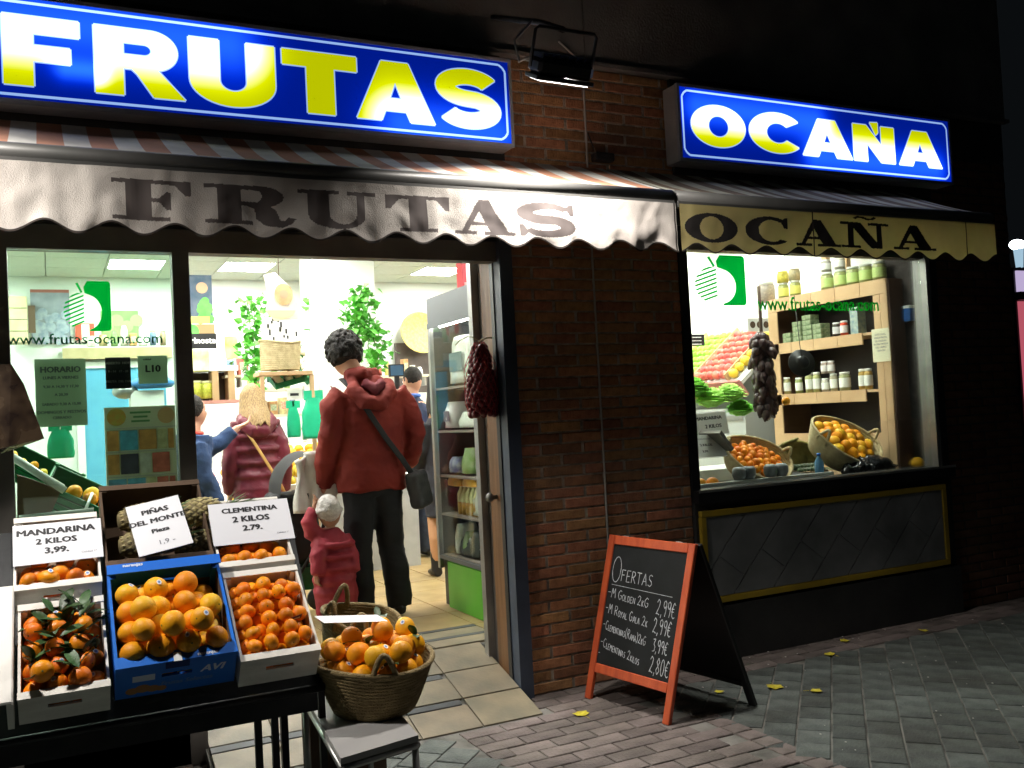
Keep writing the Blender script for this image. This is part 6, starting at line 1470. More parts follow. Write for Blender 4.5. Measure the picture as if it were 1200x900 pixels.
# woman in maroon coat with blond hair (from behind)
YW = 7.3; q = atY(298, 468, YW)
P = thing('person', 'blond woman seen from behind in a long maroon quilted coat with a tan strap', 'person', (q.x, YW, FZ)); hz_ = q.z - FZ; top = hz_ - .20
body = MB(); HM = headmesh(body, Vector((-.015, .04, hz_)), .96, R(12), R(-14)); body.tube([(0, 0, top - .05), (-.01, .03, hz_ - .09)], [.07, .052], 12); body.tube([(0, 0, .8), (0, 0, top)], [(.13, .09), (.12, .08)], 14)
for x, sg in ((-.22, 1), (.22, -1)): w0 = Vector((x * 1.05, .12, top - .55)); body.tube([(x * .8, 0, top - .06), (x * 1.08, -.02, top - .32), w0], [.045, .038, .024], 10); hand(body, w0, (0, .4, -1), (0, 1, 0), .9, .8, sg)
for x in (-.08, .08): body.tube([(x, 0, .9), (x, 0, .08)], [.07, .04], 12)
bo = remeshed(body, 'body', SKIN, P, .010, 3); eyes(bo, HM, .96)
remeshed(hairblob(P, HM, 1.0, HAIRY, 'long', 2), 'hair', HAIRY, P, .010, 1)
ct = MB(); zz = [.48, .62, .78, .92, 1.05, 1.18, top - .08, top, top + .05]; ww = [(.225, .17), (.225, .165), (.215, .155), (.20, .14), (.19, .13), (.20, .13), (.20, .125), (.13, .10), (.08, .08)]
ct.tube([(0, 0, z) for z in zz], ww, 20)
for k in range(8): z = .56 + k * .10; ct.tube([(math.cos(a_) * .205, math.sin(a_) * .142, z) for a_ in [i * math.pi / 10 for i in range(21)]], .020, 8)
for x in (-1, 1): ct.tube([(x * .16, 0, top - .04), (x * .215, -.01, top - .14), (x * .25, -.02, top - .32), (x * .245, .06, top - .5)], [.078, .075, .068, .058], 12)
remeshed(ct, 'coat', MAROON, P, .011, 3, .008, 8)
hdm = MB().tube([(-.12, .01, top + .06), (-.13, -.09, top + .02), (-.05, -.15, top - .04), (.05, -.15, top - .04), (.13, -.09, top + .02), (.12, .01, top + .06)], [.045, .055, .06, .06, .055, .045], 12); remeshed(hdm, 'hood', MAROON, P, .01, 3, .008, 10)
P.scale = (.84, .9, 1)
sm = MB(); strap(sm, [(-.12, -.12, top - .02), (-.06, -.185, top - .12), (.06, -.19, top - .30), (.17, -.165, top - .46), (.22, -.10, top - .53)], .014, .005); sm.build('tan_strap', m_('tan leather', (.50, .28, .08), .5), P)
tb = MB(); leg(tb, -.08, 0, -.08, 0, -.08, 0, .6, (.07, .06, .052, .05)); leg(tb, .08, 0, .08, 0, .08, 0, .6, (.07, .06, .052, .05)); remeshed(tb, 'trousers', DARKJ, P, .012, 2)
shoe(P, -.08, 0); shoe(P, .08, 0)

# clerk in navy sweater, arm stretched to the right, seen in profile
YC = 7.0; q = atY(238, 482, YC)
P = thing('person', 'dark haired man in navy sweater at the left, stretching his arm to the right', 'person', (q.x - .07, YC, FZ)); hz_ = q.z - FZ; top = hz_ - .19
body = MB(); HM = headmesh(body, Vector((.0, 0, hz_)), .96, R(-75), R(-4)); body.tube([(-.02, 0, top - .06), (-.005, 0, hz_ - .08)], [.07, .055], 12); body.tube([(-.03, 0, .85), (-.02, 0, top)], [(.10, .13), (.10, .13)], 14)
w1 = Vector((.315, .05, top + .06)); body.tube([(.02, .05, top - .06), (.19, .05, top - .04), w1], [.045, .038, .026], 10); hand(body, w1, (1, 0, .45), (0, 1, 0), .95, .6)
w2 = Vector((.16, -.14, .66)); body.tube([(0, -.14, top - .07), (.01, -.19, 1.0), w2], [.045, .04, .026], 10); hand(body, w2, (.6, 0, -.8), (0, 1, 0), .95, .9)
for y in (-.08, .08): body.tube([(0, y, .9), (0, y, .08)], [.07, .04], 12)
bo = remeshed(body, 'body', SKIN, P, .0095, 3); eyes(bo, HM, .96)
remeshed(hairblob(P, HM, 1.0, HAIRB, 'short', 4), 'hair', HAIRB, P, .01, 1, .004, 40)
sw = MB(); sw.tube([(-.03, 0, .62), (-.03, 0, .8), (-.02, 0, 1.0), (-.01, 0, 1.2), (-.01, 0, top - .05), (-.01, 0, top + .02)], [(.135, .175), (.145, .185), (.14, .18), (.135, .18), (.10, .15), (.06, .07)], 18)
sw.tube([(.0, .12, top - .08), (.10, .09, top - .09), (.20, .06, top - .03), (.29, .05, top + .045)], [.075, .07, .06, .048], 12)
sw.tube([(-.01, -.14, top - .09), (.0, -.195, 1.12), (.02, -.19, .95), (.13, -.15, .71)], [.08, .07, .065, .05], 12)
remeshed(sw, 'sweater', NAVYJ, P, .011, 4, .010, 6)
MB().tube([(math.cos(a_) * .062 - .005, math.sin(a_) * .066, top + .035) for a_ in [i * math.pi / 8 for i in range(17)]], .014, 8).build('red_collar', m_('red collar', (.6, .05, .03)), P)
tb = MB(); leg(tb, 0, -.085, 0, -.085, 0, -.085, .75, (.09, .08, .07, .07)); leg(tb, 0, .085, 0, .085, 0, .085, .75, (.09, .08, .07, .07)); remeshed(tb, 'trousers', DARKJ, P, .012, 2)
shoe(P, 0, -.085, R(-90)); shoe(P, 0, .085, R(-90))

# back man, dark blue jacket
YK = 7.9; q = atY(484, 446, YK)
P = thing('person', 'short haired man in a dark blue jacket and jeans behind the man in red', 'person', (q.x - .03, YK, FZ)); hz_ = q.z - FZ; top = hz_ - .19
body = MB(); HM = headmesh(body, Vector((.03, .02, hz_)), 1.0, R(20), R(-8)); body.tube([(0.0, 0, top - .06), (.02, .01, hz_ - .08)], [.07, .058], 12); body.tube([(0, 0, .85), (0, 0, top)], [(.14, .10), (.14, .10)], 14)
for x in (-1, 1): w0 = Vector((x * .24, .16, top - .50)); body.tube([(x * .19, 0, top - .06), (x * .26, 0, top - .3), w0], [.045, .038, .025], 10); hand(body, w0, (0, 1, -.3), (0, 0, 1), .95, .8, x)
for x in (-.09, .09): body.tube([(x, 0, .9), (x, 0, .08)], [.07, .04], 12)
bo = remeshed(body, 'body', SKIN, P, .010, 3); eyes(bo, HM, 1.0)
remeshed(hairblob(P, HM, 1.0, HAIRB, 'short', 5), 'hair', HAIRB, P, .01, 1, .004, 40)
jk = MB(); jk.tube([(0, 0, .74), (0, 0, .9), (0, 0, 1.1), (0, 0, top - .10), (0, 0, top - .01), (0, 0, top + .05)], [(.20, .14), (.20, .14), (.205, .14), (.20, .13), (.13, .10), (.07, .07)], 18)
for x in (-1, 1): jk.tube([(x * .17, 0, top - .07), (x * .235, -.01, top - .16), (x * .265, 0, top - .32), (x * .24, .13, top - .48)], [.08, .078, .068, .055], 12)
remeshed(jk, 'jacket', DARKJ, P, .012, 3, .010, 6)
MB().tube([(math.cos(a_) * .072 + .005, math.sin(a_) * .072, top + .055) for a_ in [i * math.pi / 8 for i in range(17)]], .018, 8).build('blue_collar', m_('blue collar', (.04, .12, .42)), P)
tb = MB(); leg(tb, -.09, 0, -.1, 0, -.1, 0, .80, (.10, .09, .08, .085)); leg(tb, .09, 0, .1, 0, .1, .03, .80, (.10, .09, .08, .085)); remeshed(tb, 'jeans', JEANS, P, .012, 3, .008, 6)
shoe(P, -.1, 0); shoe(P, .1, .03)
# person half hidden by the cooler: dark skirt coat, bare calf, ankle boots
YK = 6.85; q = atZ(505, 677, FZ)
P = thing('person', 'woman half hidden by the cooler in dark coat with bare calf and ankle boots', 'person', (2.66, YK, FZ)); hz_ = 1.50
body = MB(); HM = headmesh(body, Vector((.10, .02, hz_)), .94, R(10), R(-8)); body.tube([(.1, 0, 1.25), (.1, 0, hz_ - .08)], [.065, .05], 12); body.tube([(.1, 0, .7), (.1, 0, 1.28)], [(.12, .09), (.12, .09)], 12)
for x in (-.015, .18): body.tube([(x, 0, .72), (x, .01, .45), (x, -.02, .30), (x, 0, .07)], [.07, .052, .056, .034], 14)
for x in (-.10, .30): w0 = Vector((x, .14, .78)); body.tube([(x, 0, 1.2), (x, 0, .98), w0], [.04, .035, .023], 10); hand(body, w0, (0, 1, -.2), (0, 0, 1), .85, .8)
bo = remeshed(body, 'body', m_('tanned skin', (.50, .26, .13), .55), P, .009, 3); eyes(bo, HM, .94)
remeshed(hairblob(P, HM, .98, HAIRB, 'long', 6), 'hair', HAIRB, P, .011, 1)
jk = MB(); jk.tube([(.09, 0, .46), (.09, 0, .6), (.09, 0, .8), (.1, 0, 1.0), (.1, 0, 1.18), (.1, 0, 1.27)], [(.17, .14), (.17, .14), (.155, .125), (.15, .115), (.15, .105), (.08, .07)], 18)
for x, sg in ((-.05, -1), (.25, 1)): jk.tube([(x, 0, 1.18), (x + sg * .045, 0, 1.0), (x + sg * .04, .11, .82)], [.07, .062, .05], 12)
remeshed(jk, 'coat', m_('charcoal coat', (.022, .022, .028), .85), P, .012, 3, .010, 7)
for x in (-.015, .18):
    mb = MB().tube([(x, 0, .20), (x, 0, .10), (x, 0, .05)], [.048, .042, .045], 14).tube([(x, -.04, .035), (x, .04, .035), (x, .13, .025)], [(.036, .034), (.040, .034), (.028, .02)], 12); remeshed(mb, 'ankle_boot', BLACK, P, .008, 2)

# pushchair with white cloth
T = thing('pushchair', 'black pushchair hood with a white cloth hung over it, left of the man in red', 'pushchair', (1.36, 6.0, FZ)); L = T.location
a = atY(322, 560, 6.0) - L
mb = MB(); n = 14
for j in range(n + 1):
    t = j / n * math.pi * .62
    for i in range(11):
        u = (i / 10 - .5) * 2; mb.v.append((-.17 * math.cos(t) * 1.0 + .06, u * .18, a.z - .10 + .26 * math.sin(t) * (1 - .12 * u * u)))
for j in range(n):
    for i in range(10): mb.f.append((j * 11 + i, j * 11 + i + 1, (j + 1) * 11 + i + 1, (j + 1) * 11 + i)); mb.m.append(0); mb.s.append(True)
mb.build('hood', BLACKF, T)
remeshed(MB().box(-.17, .14, -.17, .17, .36, a.z - .10, 0, None, .04), 'seat', BLACKF, T, .015, 3, .01, 9)
MB().tube([(.05, .19, a.z - .1), (.16, .18, .2), (.2, .18, .08)], .012, 8).tube([(.05, -.19, a.z - .1), (.16, -.18, .2), (.2, -.18, .08)], .012, 8).tube([(-.16, .18, .1), (.12, .18, .5), (.24, .18, a.z)], .012, 8).tube([(-.16, -.18, .1), (.12, -.18, .5), (.24, -.18, a.z), (.24, .18, a.z)], .012, 8).build('chassis', DARKMET, T)
for x in (-.17, .19):
    for y in (-.2, .2): MB().tube([(x, y - .015, .075), (x, y + .015, .075)], .075, 18).build('wheel', BLACK, T)
MB().box(-.1, .16, -.15, .15, .20, .34).build('under_basket', GREENCR, T)
cl = MB(); n = 16; 
for j in range(n + 1):
    t = j / n
    for i in range(13):
        u = i / 12 - .5; cl.v.append((.10 + u * .24 + .02 * math.sin(t * 5 + i), -.19 - .012 * math.sin(i * 1.3) * (1 + t) - .02 * t, a.z + .13 - t * (.40 - .16 * abs(u)) + .03 * math.cos(u * 5)))
for j in range(n):
    for i in range(12): cl.f.append((j * 13 + i, j * 13 + i + 1, (j + 1) * 13 + i + 1, (j + 1) * 13 + i)); cl.m.append(0); cl.s.append(True)
k0 = len(cl.v)
o = cl.build('white_cloth', WHITEF); o.location = (L.x, L.y, L.z); md = o.modifiers.new('s', 'SOLIDIFY'); md.thickness = .012; tag(o, 'white cloth hanging over the black pushchair hood', 'cloth')

# ------------------------------------------------------------------ net of onions on the door jamb
T = thing('onion_net', 'dark red net of small onions hanging on the varnished door jamb', 'net bag', (2.03, 4.36, 1.80))
rs = random.Random(3); r_ = .026
cnt = 0
for k in range(15):
    z = -.03 - k * .024; R_ = .022 + .046 * min(1, math.sin(min(1.45, (k + 1.0) / 9)) ** 1) * (1 if k < 13 else .85)
    for i in range(max(4, int(R_ * 6.28 / .036))):
        a_ = i * 6.28 / max(4, int(R_ * 6.28 / .036)) + k * .4 + rs.uniform(-.1, .1); p = Vector((-.055 + R_ * math.cos(a_), R_ * .9 * math.sin(a_), z + rs.uniform(-.006, .006)))
        o = bpy.data.objects.new('onion', FR.setdefault('onion', [fruit_mesh('onion', m_('red onion', (.16, .014, .02), .3, c2=(.09, .01, .015)), .0195, (1, 1, 1.05), 1)])[0]); COL.objects.link(o); o.parent = T; o.location = p; o.rotation_euler = (rs.random() * 6, rs.random() * 6, 0); cnt += 1
net = MB()
for k in range(16):
    a0 = k * math.pi / 8
    for d_ in (-1, 1): net.tube([(-.055 + (.026 + .062 * min(1, j / 5) * (1 if j < 13 else .85)) * math.cos(a0 + d_ * j * .16), (.025 + .056 * min(1, j / 5) * (1 if j < 13 else .85)) * math.sin(a0 + d_ * j * .16), -.0 - j * .0265) for j in range(15)], .0011, 4, cap=False)
net.build('mesh_net', m_('red net', (.45, .02, .03), .4), T)
MB().tube([(-.055, 0, .0), (-.03, 0, .015), (.0, 0, .022), (.03, .01, .02)], .004, 6).tube([(-.055, 0, .01), (-.12, -.02, .03), (-.18, -.04, .005), (-.21, -.05, -.02)], .0025, 5).build('string', m_('straw string', (.6, .55, .3)), T)
# bag hanging at far left
T = thing('hanging_bag', 'dark printed bag with clear top hanging at the left edge of the picture', 'bag', (-.11, 3.95, 1.40)); L = T.location
P_ = [(atY(x, y, 3.95) - L) for x, y in ((-30, 428), (14, 428), (28, 450), (52, 514), (0, 532), (-32, 536))]
mb = MB(); n = len(P_); mb.add([(p.x, -.03 * (i in (1, 2, 3)) - .02, p.z) for i, p in enumerate(P_)] + [(p.x, .05, p.z) for p in P_] + [(-.03, -.075, .0)], [(i, (i + 1) % n, 2 * n) for i in range(n)] + [tuple(range(n, 2 * n))] + [(i, i + n, (i + 1) % n + n, (i + 1) % n) for i in range(n)], 0, False)
mb.build('sack', m_('brown print bag', (.014, .009, .007), .25, c2=(.05, .033, .02), scale=12, detail=2), T)
g = P_[1]; MB().box(-.22, -.02, -.045, -.035, .02, .10, 0, Matrix.Rotation(R(12), 4, 'Y')).build('dark_band', BLACK, T)
MB().tube([(-.10, 0, .14), (-.11, .05, .5), (-.11, .2, .85)], .004, 5).build('cord', DARKMET, T)

# ================================================================== DISPLAY WINDOW CONTENTS
T = thing('window_counter', 'dark ledge inside the display window carrying baskets and crates', 'counter', (4.2, 4.6, FZ))
part(T, 'top', BX(3.19, 5.44, 4.36, 4.98, .875, .915), m_('dark glossy ledge', (.03, .03, .032), .15))
part(T, 'body', BX(3.2, 5.43, 4.37, 4.96, FZ, .874), DARKW)
part(T, 'grey_riser', BX(3.22, 4.35, 4.372, 4.40, .916, .965), m_('pale riser', (.45, .47, .45), .4))
# shelf unit of cardboard boards: face looks to the left
XS = 5.10
def zX(px, py): return atX(px, py, XS).z
T = thing('jar_shelf', 'tall light brown carton shelf unit full of jars in the display window', 'shelf', (5.24, 5.1, FZ))
Y1, Y2 = 4.545, 5.72
zt = 2.212; zo1 = zX(1018, 347); zs1t, zs1b = zX(1018, 389), zX(1018, 403); zs2t, zs2b = zX(1020, 456), zX(1020, 470)
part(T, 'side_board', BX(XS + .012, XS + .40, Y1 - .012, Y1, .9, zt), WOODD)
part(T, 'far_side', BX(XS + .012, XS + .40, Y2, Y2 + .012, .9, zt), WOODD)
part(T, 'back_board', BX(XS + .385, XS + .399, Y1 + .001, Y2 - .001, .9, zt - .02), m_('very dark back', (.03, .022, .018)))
part(T, 'top_board', BX(XS + .012, XS + .384, Y1 + .001, Y2 - .001, zt - .015, zt), WOODS)
for k in range(5):
    a, b_ = Y1 + .0 + k * (Y2 - Y1) / 5, Y1 + (k + 1) * (Y2 - Y1) / 5 - .003
    part(T, 'face_panel', BX(XS, XS + .011, a, b_, zo1 + .002, zt + .004, bev=.0015), WOODS)
    for (zb_, zt_) in ((zs1b, zs1t), (zs2b, zs2t)):
        if k: part(T, 'face_panel', BX(XS, XS + .011, a, b_, zb_, zt_, bev=.0015), WOODS)
for a, b_ in ((Y1, Y1 + .06), (Y1 + .063, Y1 + .12)): part(T, 'stile', BX(XS - .001, XS + .010, a, b_, .92, zo1), WOODS)
part(T, 'stile', BX(XS, XS + .011, Y2 - .10, Y2, .92, zo1), WOODS)
for z in (zs1t, zs2t): part(T, 'shelf_board', BX(XS + .012, XS + .384, Y1 + .001, Y2 - .001, z - .02, z - .002), WOODS)
part(T, 'lower_board', BX(XS, XS + .011, Y1 + .121, Y2 - .101, .92, zs2b - .22), WOODS)
def onsh(px, py): p = atX(px, py, XS + .06); return p
GL = (.62, .70, .25)
for k, px in enumerate((968, 984, 999, 1014, 1030)):
    p = onsh(px, 330); jar('large green jar in the row on top of the carton shelf', Vector((XS + .07, p.y, zt + .001)), .046, .135, (.36, .38, .16), (.62, .64, .58), (.45, .58, .20), group='large green jars on top of the shelf')
for k, px in enumerate((968, 984)): p = onsh(px, 330); jar('pale jar stacked on a large green jar', Vector((XS + .07, p.y, zt + .14)), .038, .09, (.55, .52, .45), (.75, .75, .7), (.7, .7, .66), group='pale jars stacked on the green jars')
for k, px in enumerate((917, 931)): p = onsh(px, 342); jar('jar with yellow label at the far end of the shelf top', Vector((XS + .07, p.y, zt + .001)), .042, .125, (.34, .36, .12), (.6, .6, .55), (.62, .60, .15), group='jars at the far end of the shelf top')
for k, (px, c, lab) in enumerate(((917, (.70, .60, .12), 'round yellow pot standing on the far jars'), (931, (.45, .38, .22), 'brown pot standing on the far jars'))): p = onsh(px, 342); jar(lab, Vector((XS + .07, p.y, zt + .128)), .045, .09, c, c, cat='pot')
p = onsh(897, 345); jar('clear round jar of brown shells at the far end of the shelf', Vector((XS + .07, p.y, zt + .001)), .07, .16, (.45, .38, .33), (.7, .72, .72))
rs = random.Random(4)
for k, px in enumerate((926, 938, 950, 962)):
    for j in range((2, 4, 5, 3)[k]):
        p = onsh(px, 390); B = thing('flat_tin', 'flat olive green box in the stacks on the middle shelf', 'box', (XS + .06, p.y, zs1t + .001 + j * .038), (0, 0, rs.uniform(-.1, .1)), 'flat green boxes on the middle shelf')
        MB().box(-.04, .05, -.045, .045, 0, .036, bev=.003).build('tin', m_('olive print', (.10, .16, .07), .4, c2=(.28, .33, .2), scale=40), B)
jar('small dark jar with white lid on the middle shelf', Vector((XS + .04, onsh(983, 390).y, zs1t + .001)), .028, .10, (.06, .05, .04), (.85, .85, .85), (.6, .6, .6)); jar('small red jar with white lid on the middle shelf', Vector((XS + .04, onsh(992, 390).y, zs1t + .001)), .028, .105, (.62, .07, .03), (.85, .85, .85), (.8, .7, .68))
B = thing('tall_box', 'tall blue and green patterned box on the middle shelf', 'box', (XS + .06, onsh(1005, 388).y, zs1t + .001)); MB().box(-.03, .05, -.035, .035, 0, .19).build('carton', m_('blue green print', (.16, .24, .28), .4, c2=(.35, .42, .35), scale=30), B)
for k, (px, h_, c, lb) in enumerate(((924, .13, (.45, .42, .2), 'jar with white label at the far end of the lower shelf'), (938, .12, (.30, .36, .12), 'squat jar with white label beside the black hat'), (950, .15, (.50, .52, .22), 'yellow green jar, left one of a stacked pair'), (959, .15, (.50, .52, .22), 'yellow green jar, right one of a stacked pair'), (969, .10, (.6, .58, .5), 'small white labelled jar under a stacked one'), (979, .13, (.55, .5, .35), 'jar with white lid on the lower shelf, left of the widest one'), (992, .135, (.40, .42, .22), 'widest white labelled jar on the lower shelf'), (1013, .145, (.62, .42, .12), 'slim honey coloured jar, left one of two near the stile'), (1020, .145, (.62, .42, .12), 'slim honey coloured jar, right one of two near the stile'))):
    p = onsh(px, 457); jar(lb, Vector((XS + .05, p.y, zs2t + .001)), .040 if k == 6 else .028, h_, c, (.8, .8, .76), (.78, .80, .74))
for k, px in enumerate((969, 977)): p = onsh(px, 457); jar('white labelled jar standing on another on the lower shelf, %s' % ('the left one', 'the right brownish one')[k], Vector((XS + .05, p.y + .0, zs2t + .135)), .026, .09, (.5, .4, .35), (.8, .8, .78), (.75, .72, .7))
# paper on the stile, blue box, right wall strip
a = atX(1016, 388, XS - .004); b_ = atX(1044, 422, XS - .004)
T = thing('notice', 'cream notice with black corner ornaments taped on the shelf edge', 'notice', (XS - .006, Y1 + .07, (a.z + b_.z) / 2), (0, 0, R(-90)))
w, h = .15, a.z - b_.z + .01; MB().box(-w / 2, w / 2, 0, .002, -h / 2, h / 2).build('paper', m_('cream paper', (.66, .64, .46), .7), T)
for k, s in enumerate(('ESTE LOCAL', 'VENDE FRUTA', 'DE CALIDAD', 'RECIEN TRAIDA', 'DEL CAMPO', 'GRACIAS')): text(T, s, .017, XZ(0, -.0012, h * .30 - k * .022), GREYINK, bold=.0003)
for sx_ in (-1, 1):
    for sz in (-1, 1): MB().add([(sx_ * w * .46, -.001, sz * h * .46), (sx_ * w * .32, -.001, sz * h * .46), (sx_ * w * .46, -.001, sz * h * .34)], [(0, 1, 2)]) or None
T = thing('blue_box', 'small blue and white box fixed on the right wall beside the shelf', 'box', atY(1070, 366, 4.45)); MB().box(-.03, .035, 0, .05, -.055, .03).build('body', m_('blue print', (.03, .12, .38), .4), T); MB().box(-.0305, .0355, -.0005, .0505, .031, .05).build('top', WHITEPL, T)
T, w, h = panelobj('side_panel', 'pale grey board standing between the shelf and the window edge', 'board', (1072, 320, 1096, 545), 4.40, m_('pale grey board', (.30, .31, .29), .5), .02)
MB().box(-w / 2, w / 2, -.003, -.0005, -.14, -.125).build('dark_line', BLACK, T)
T = thing('wooden_post', 'light wooden post and frame standing on top of the shelf unit', 'post', (5.3, 5.3, zt)); L = T.location
for y in (5.05, 5.25): part(T, 'post', BX(5.28, 5.32, y, y + .05, zt + .001, CZ), WOODS)
for y in (4.62, 4.7, 4.78): part(T, 'slat', BX(5.34, 5.36, y, y + .05, zt + .001, CZ), m_('pale slat', (.45, .40, .25)))
# fruit stand on the right wall, apples
T = thing('fruit_stand', 'wall fruit stand with pink scalloped edge seen through the display window', 'fruit stand', (5.2, 6.5, FZ)); L = T.location
MS = Matrix.Translation((4.95, 7.9, 1.60)) @ Matrix.Rotation(R(-90), 4, 'Z') @ Matrix.Rotation(R(38), 4, 'X')   # local x runs to the street, y up the slope to the right
def mw(mb): return mb
MLi = Matrix.Translation(-L) @ MS
MB().box(0, 2.0, -.01, .72, -.03, 0, 0, MLi).build('tray', WHITEPL, T)
MB().box(0, 2.0, -.035, -.011, -.13, .02, 0, MLi).build('pink_edge', m_('pink fringe', (.55, .22, .20), .7), T)
MB().box(4.99 - L.x, 5.5 - L.x, 5.93 - L.y, 7.88 - L.y, 0, 1.18).build('fridge_body', m_('steel grey', (.42, .44, .43), .3), T)
MB().box(4.98 - L.x, 4.989 - L.x, 5.95 - L.y, 7.8 - L.y, 1.08, 1.12).build('chrome_strip', ALU, T)
for (a, b_, kind, lab) in ((.02, .92, 'orange', 'orange fruit'), (.95, 1.36, 'green_apple', 'green apple'), (1.39, 1.82, 'red_apple', 'red apple'), (1.85, 1.98, 'yellow_fruit', 'yellow fruit')):
    rs = random.Random(int(a * 100)); n = int((b_ - a) / .082)
    for i in range(n):
        for j in range(8):
            put_fruit(kind, MS @ Vector((a + .04 + i * .082, .05 + j * .082, .04)), lab + ' on the wall stand seen through the display window', kind.replace('_', ' '), lab + 's on the wall stand behind the display window', rs)
for x in (.935, 1.375, 1.835): MB().box(x - .008, x + .008, 0, .70, 0.001, .07, 0, MLi).build('divider', WOODS, T)
def board_at(name, label, cat, px, Y, m, dp=.015): return panelobj(name, label, cat, px, Y, m, dp)
T, w, h = board_at('price_board', 'small black price board standing among the apples', 'price board', (806, 392, 826, 405), 6.6, SLATE)
for k in range(3): rect(T, 'chalk_line', -w * .3, w * .3, h * .2 - k * .03, h * .2 - k * .03 + .008, CHALK)
T, w, h = board_at('price_board', 'grey printed list hanging on the white wall in the display window', 'notice', (834, 345, 853, 369), 8.3, m_('grey print', (.22, .26, .30), .5, c2=(.45, .5, .52), scale=30))
for k in range(7): rect(T, 'line', -w * .42, w * .42, h * .38 - k * h * .12, h * .38 - k * h * .12 + .006, WHITEPL)
T, w, h = board_at('pelmet', 'pale wooden pelmet high on the wall behind the window logo', 'pelmet', (800, 300, 868, 326), 7.6, m_('pale wood', (.58, .46, .25), .5, c2=(.45, .35, .18)), .2)
MB().tube([(-w / 2, -.02, -h / 2 - .03), (w / 2, -.02, -h / 2 - .01)], .015, 8).build('rail', ALU, T)
T, w, h = board_at('egg_tray', 'white tray with three dark round holes above the dark bundle', 'tray', (876, 373, 903, 388), 5.9, WHITEPL, .06)
for k in range(3): disc(T, 'hole', (k - 1) * w * .3, 0, .028, BROWNC)
# dark bundle hanging
q = atY(892, 388, 4.85)
T = thing('dried_bundle', 'dark hanging bundle of dried peppers beside the jar shelf', 'dried bundle', q); rs = random.Random(8); 
for k in range(110):
    t = k / 110; z = -.03 - t * .52; a_ = rs.uniform(0, 6.28); rr_ = rs.uniform(.3, 1) * .068 * math.sin(min(1, t * 1.6 + .3) * math.pi * .75); p = Vector((rr_ * math.cos(a_), rr_ * math.sin(a_), z)); d_ = Vector((math.cos(a_) * .5, math.sin(a_) * .5, -1)).normalized()
    MB().tube([p - d_ * .03, p, p + d_ * .03, p + d_ * .062 + Vector((rs.uniform(-.015, .015), 0, 0))], [.012, .032, .028, .006], 7).build('dried_pepper', m_('dark pepper', (.035, .018, .018), .35, c2=(.07, .03, .03), scale=20, bump=.6), T)
MB().tube([(0, 0, -.6), (0, 0, .0), (0, 0, .3)], .012, 6).build('cord', BROWNC, T)
q = atY(940, 425, 4.5); T = thing('black_hat', 'round black hat shaped object hanging in front of the jars', 'hat', q, (R(80), R(0), R(-20))); T.scale = (.88, .88, .88)
MB().lathe([(0, .035), (.035, .034), (.048, .02), (.052, .002), (.098, -.002), (.10, -.008), (.05, -.012), (0, -.012)], 26).build('brim', BLACK, T); MB().tube([(0, .0, 0), (0, .10, 0), (.0, .5, .02)], .003, 5).build('cord', BLACK, T)
# baskets
q = atY(884, 513, 4.58)
B = basket('oval palm basket of clementines tipped towards the street in the display window', Vector((q.x + .0, 4.68, .985)), .14, .255, .14, rot=(R(46), R(10), 0), m=WICKL, handles=(15, 165), hs=.05, tall=.09, squash=.72)
Mx = Matrix.Translation(B.location) @ Euler(B.rotation_euler).to_matrix().to_4x4(); rs = random.Random(2)
for k in range(44):
    a_ = k * 2.4; q_ = .013 + .19 * math.sqrt(k / 44); put_fruit('clementine', Mx @ Vector((q_ * math.cos(a_), q_ * .66 * math.sin(a_), .115 + .022 * (1 - k / 44) + rs.uniform(-.006, .006))), 'clementine in the tipped oval basket of the display window', 'clementine', 'clementines in the display window basket', rs, scale=.98)
q = atY(986, 505, 4.62)
B = basket('big palm basket of oranges lying tipped in the right part of the display window', Vector((q.x + .03, 4.76, 1.02)), .17, .285, .18, rot=(R(44), R(13), 0), m=WICKL, handles=(20, 200), hs=.05, tall=.10, squash=.75)
Mx = Matrix.Translation(B.location) @ Euler(B.rotation_euler).to_matrix().to_4x4()
for k in range(24):
    a_ = k * 2.4; q_ = .02 + .215 * math.sqrt(k / 24); put_fruit('orange', Mx @ Vector((q_ * math.cos(a_), q_ * .68 * math.sin(a_), .155 + .03 * (1 - k / 24))), 'orange in the big tipped basket of the display window', 'orange', 'oranges in the display window basket', rs, scale=1.0)
q = atY(925, 500, 4.85)
B = basket('shallow round palm basket turned on its side behind the clementine basket', Vector((q.x, 4.86, 1.00)), .15, .19, .07, rot=(R(75), 0, 0), m=m_('olive palm', (.36, .32, .11), .7, c2=(.26, .22, .07), scale=24, bump=.6), handles=(100,), hs=.04, tall=.10, squash=.7)
q = atY(921, 470, 4.82); put_fruit('orange', q, 'single small orange resting on the upturned round basket', 'orange', None, rs, scale=.75)
q = atY(1074, 519, 4.48); put_fruit('orange', Vector((q.x, 4.48, .955)), 'single orange in the right corner of the display window', 'orange', None, rs, scale=1.0)
for k, px in enumerate((1076, 1088)): q = atY(px, 520, 4.6); jar('tall %s jar in the right corner of the display window' % ('honey coloured', 'dark')[k], Vector((q.x, 4.6, .916)), .042, .20, ((.45, .30, .06), (.10, .09, .07))[k], (.4, .4, .38))
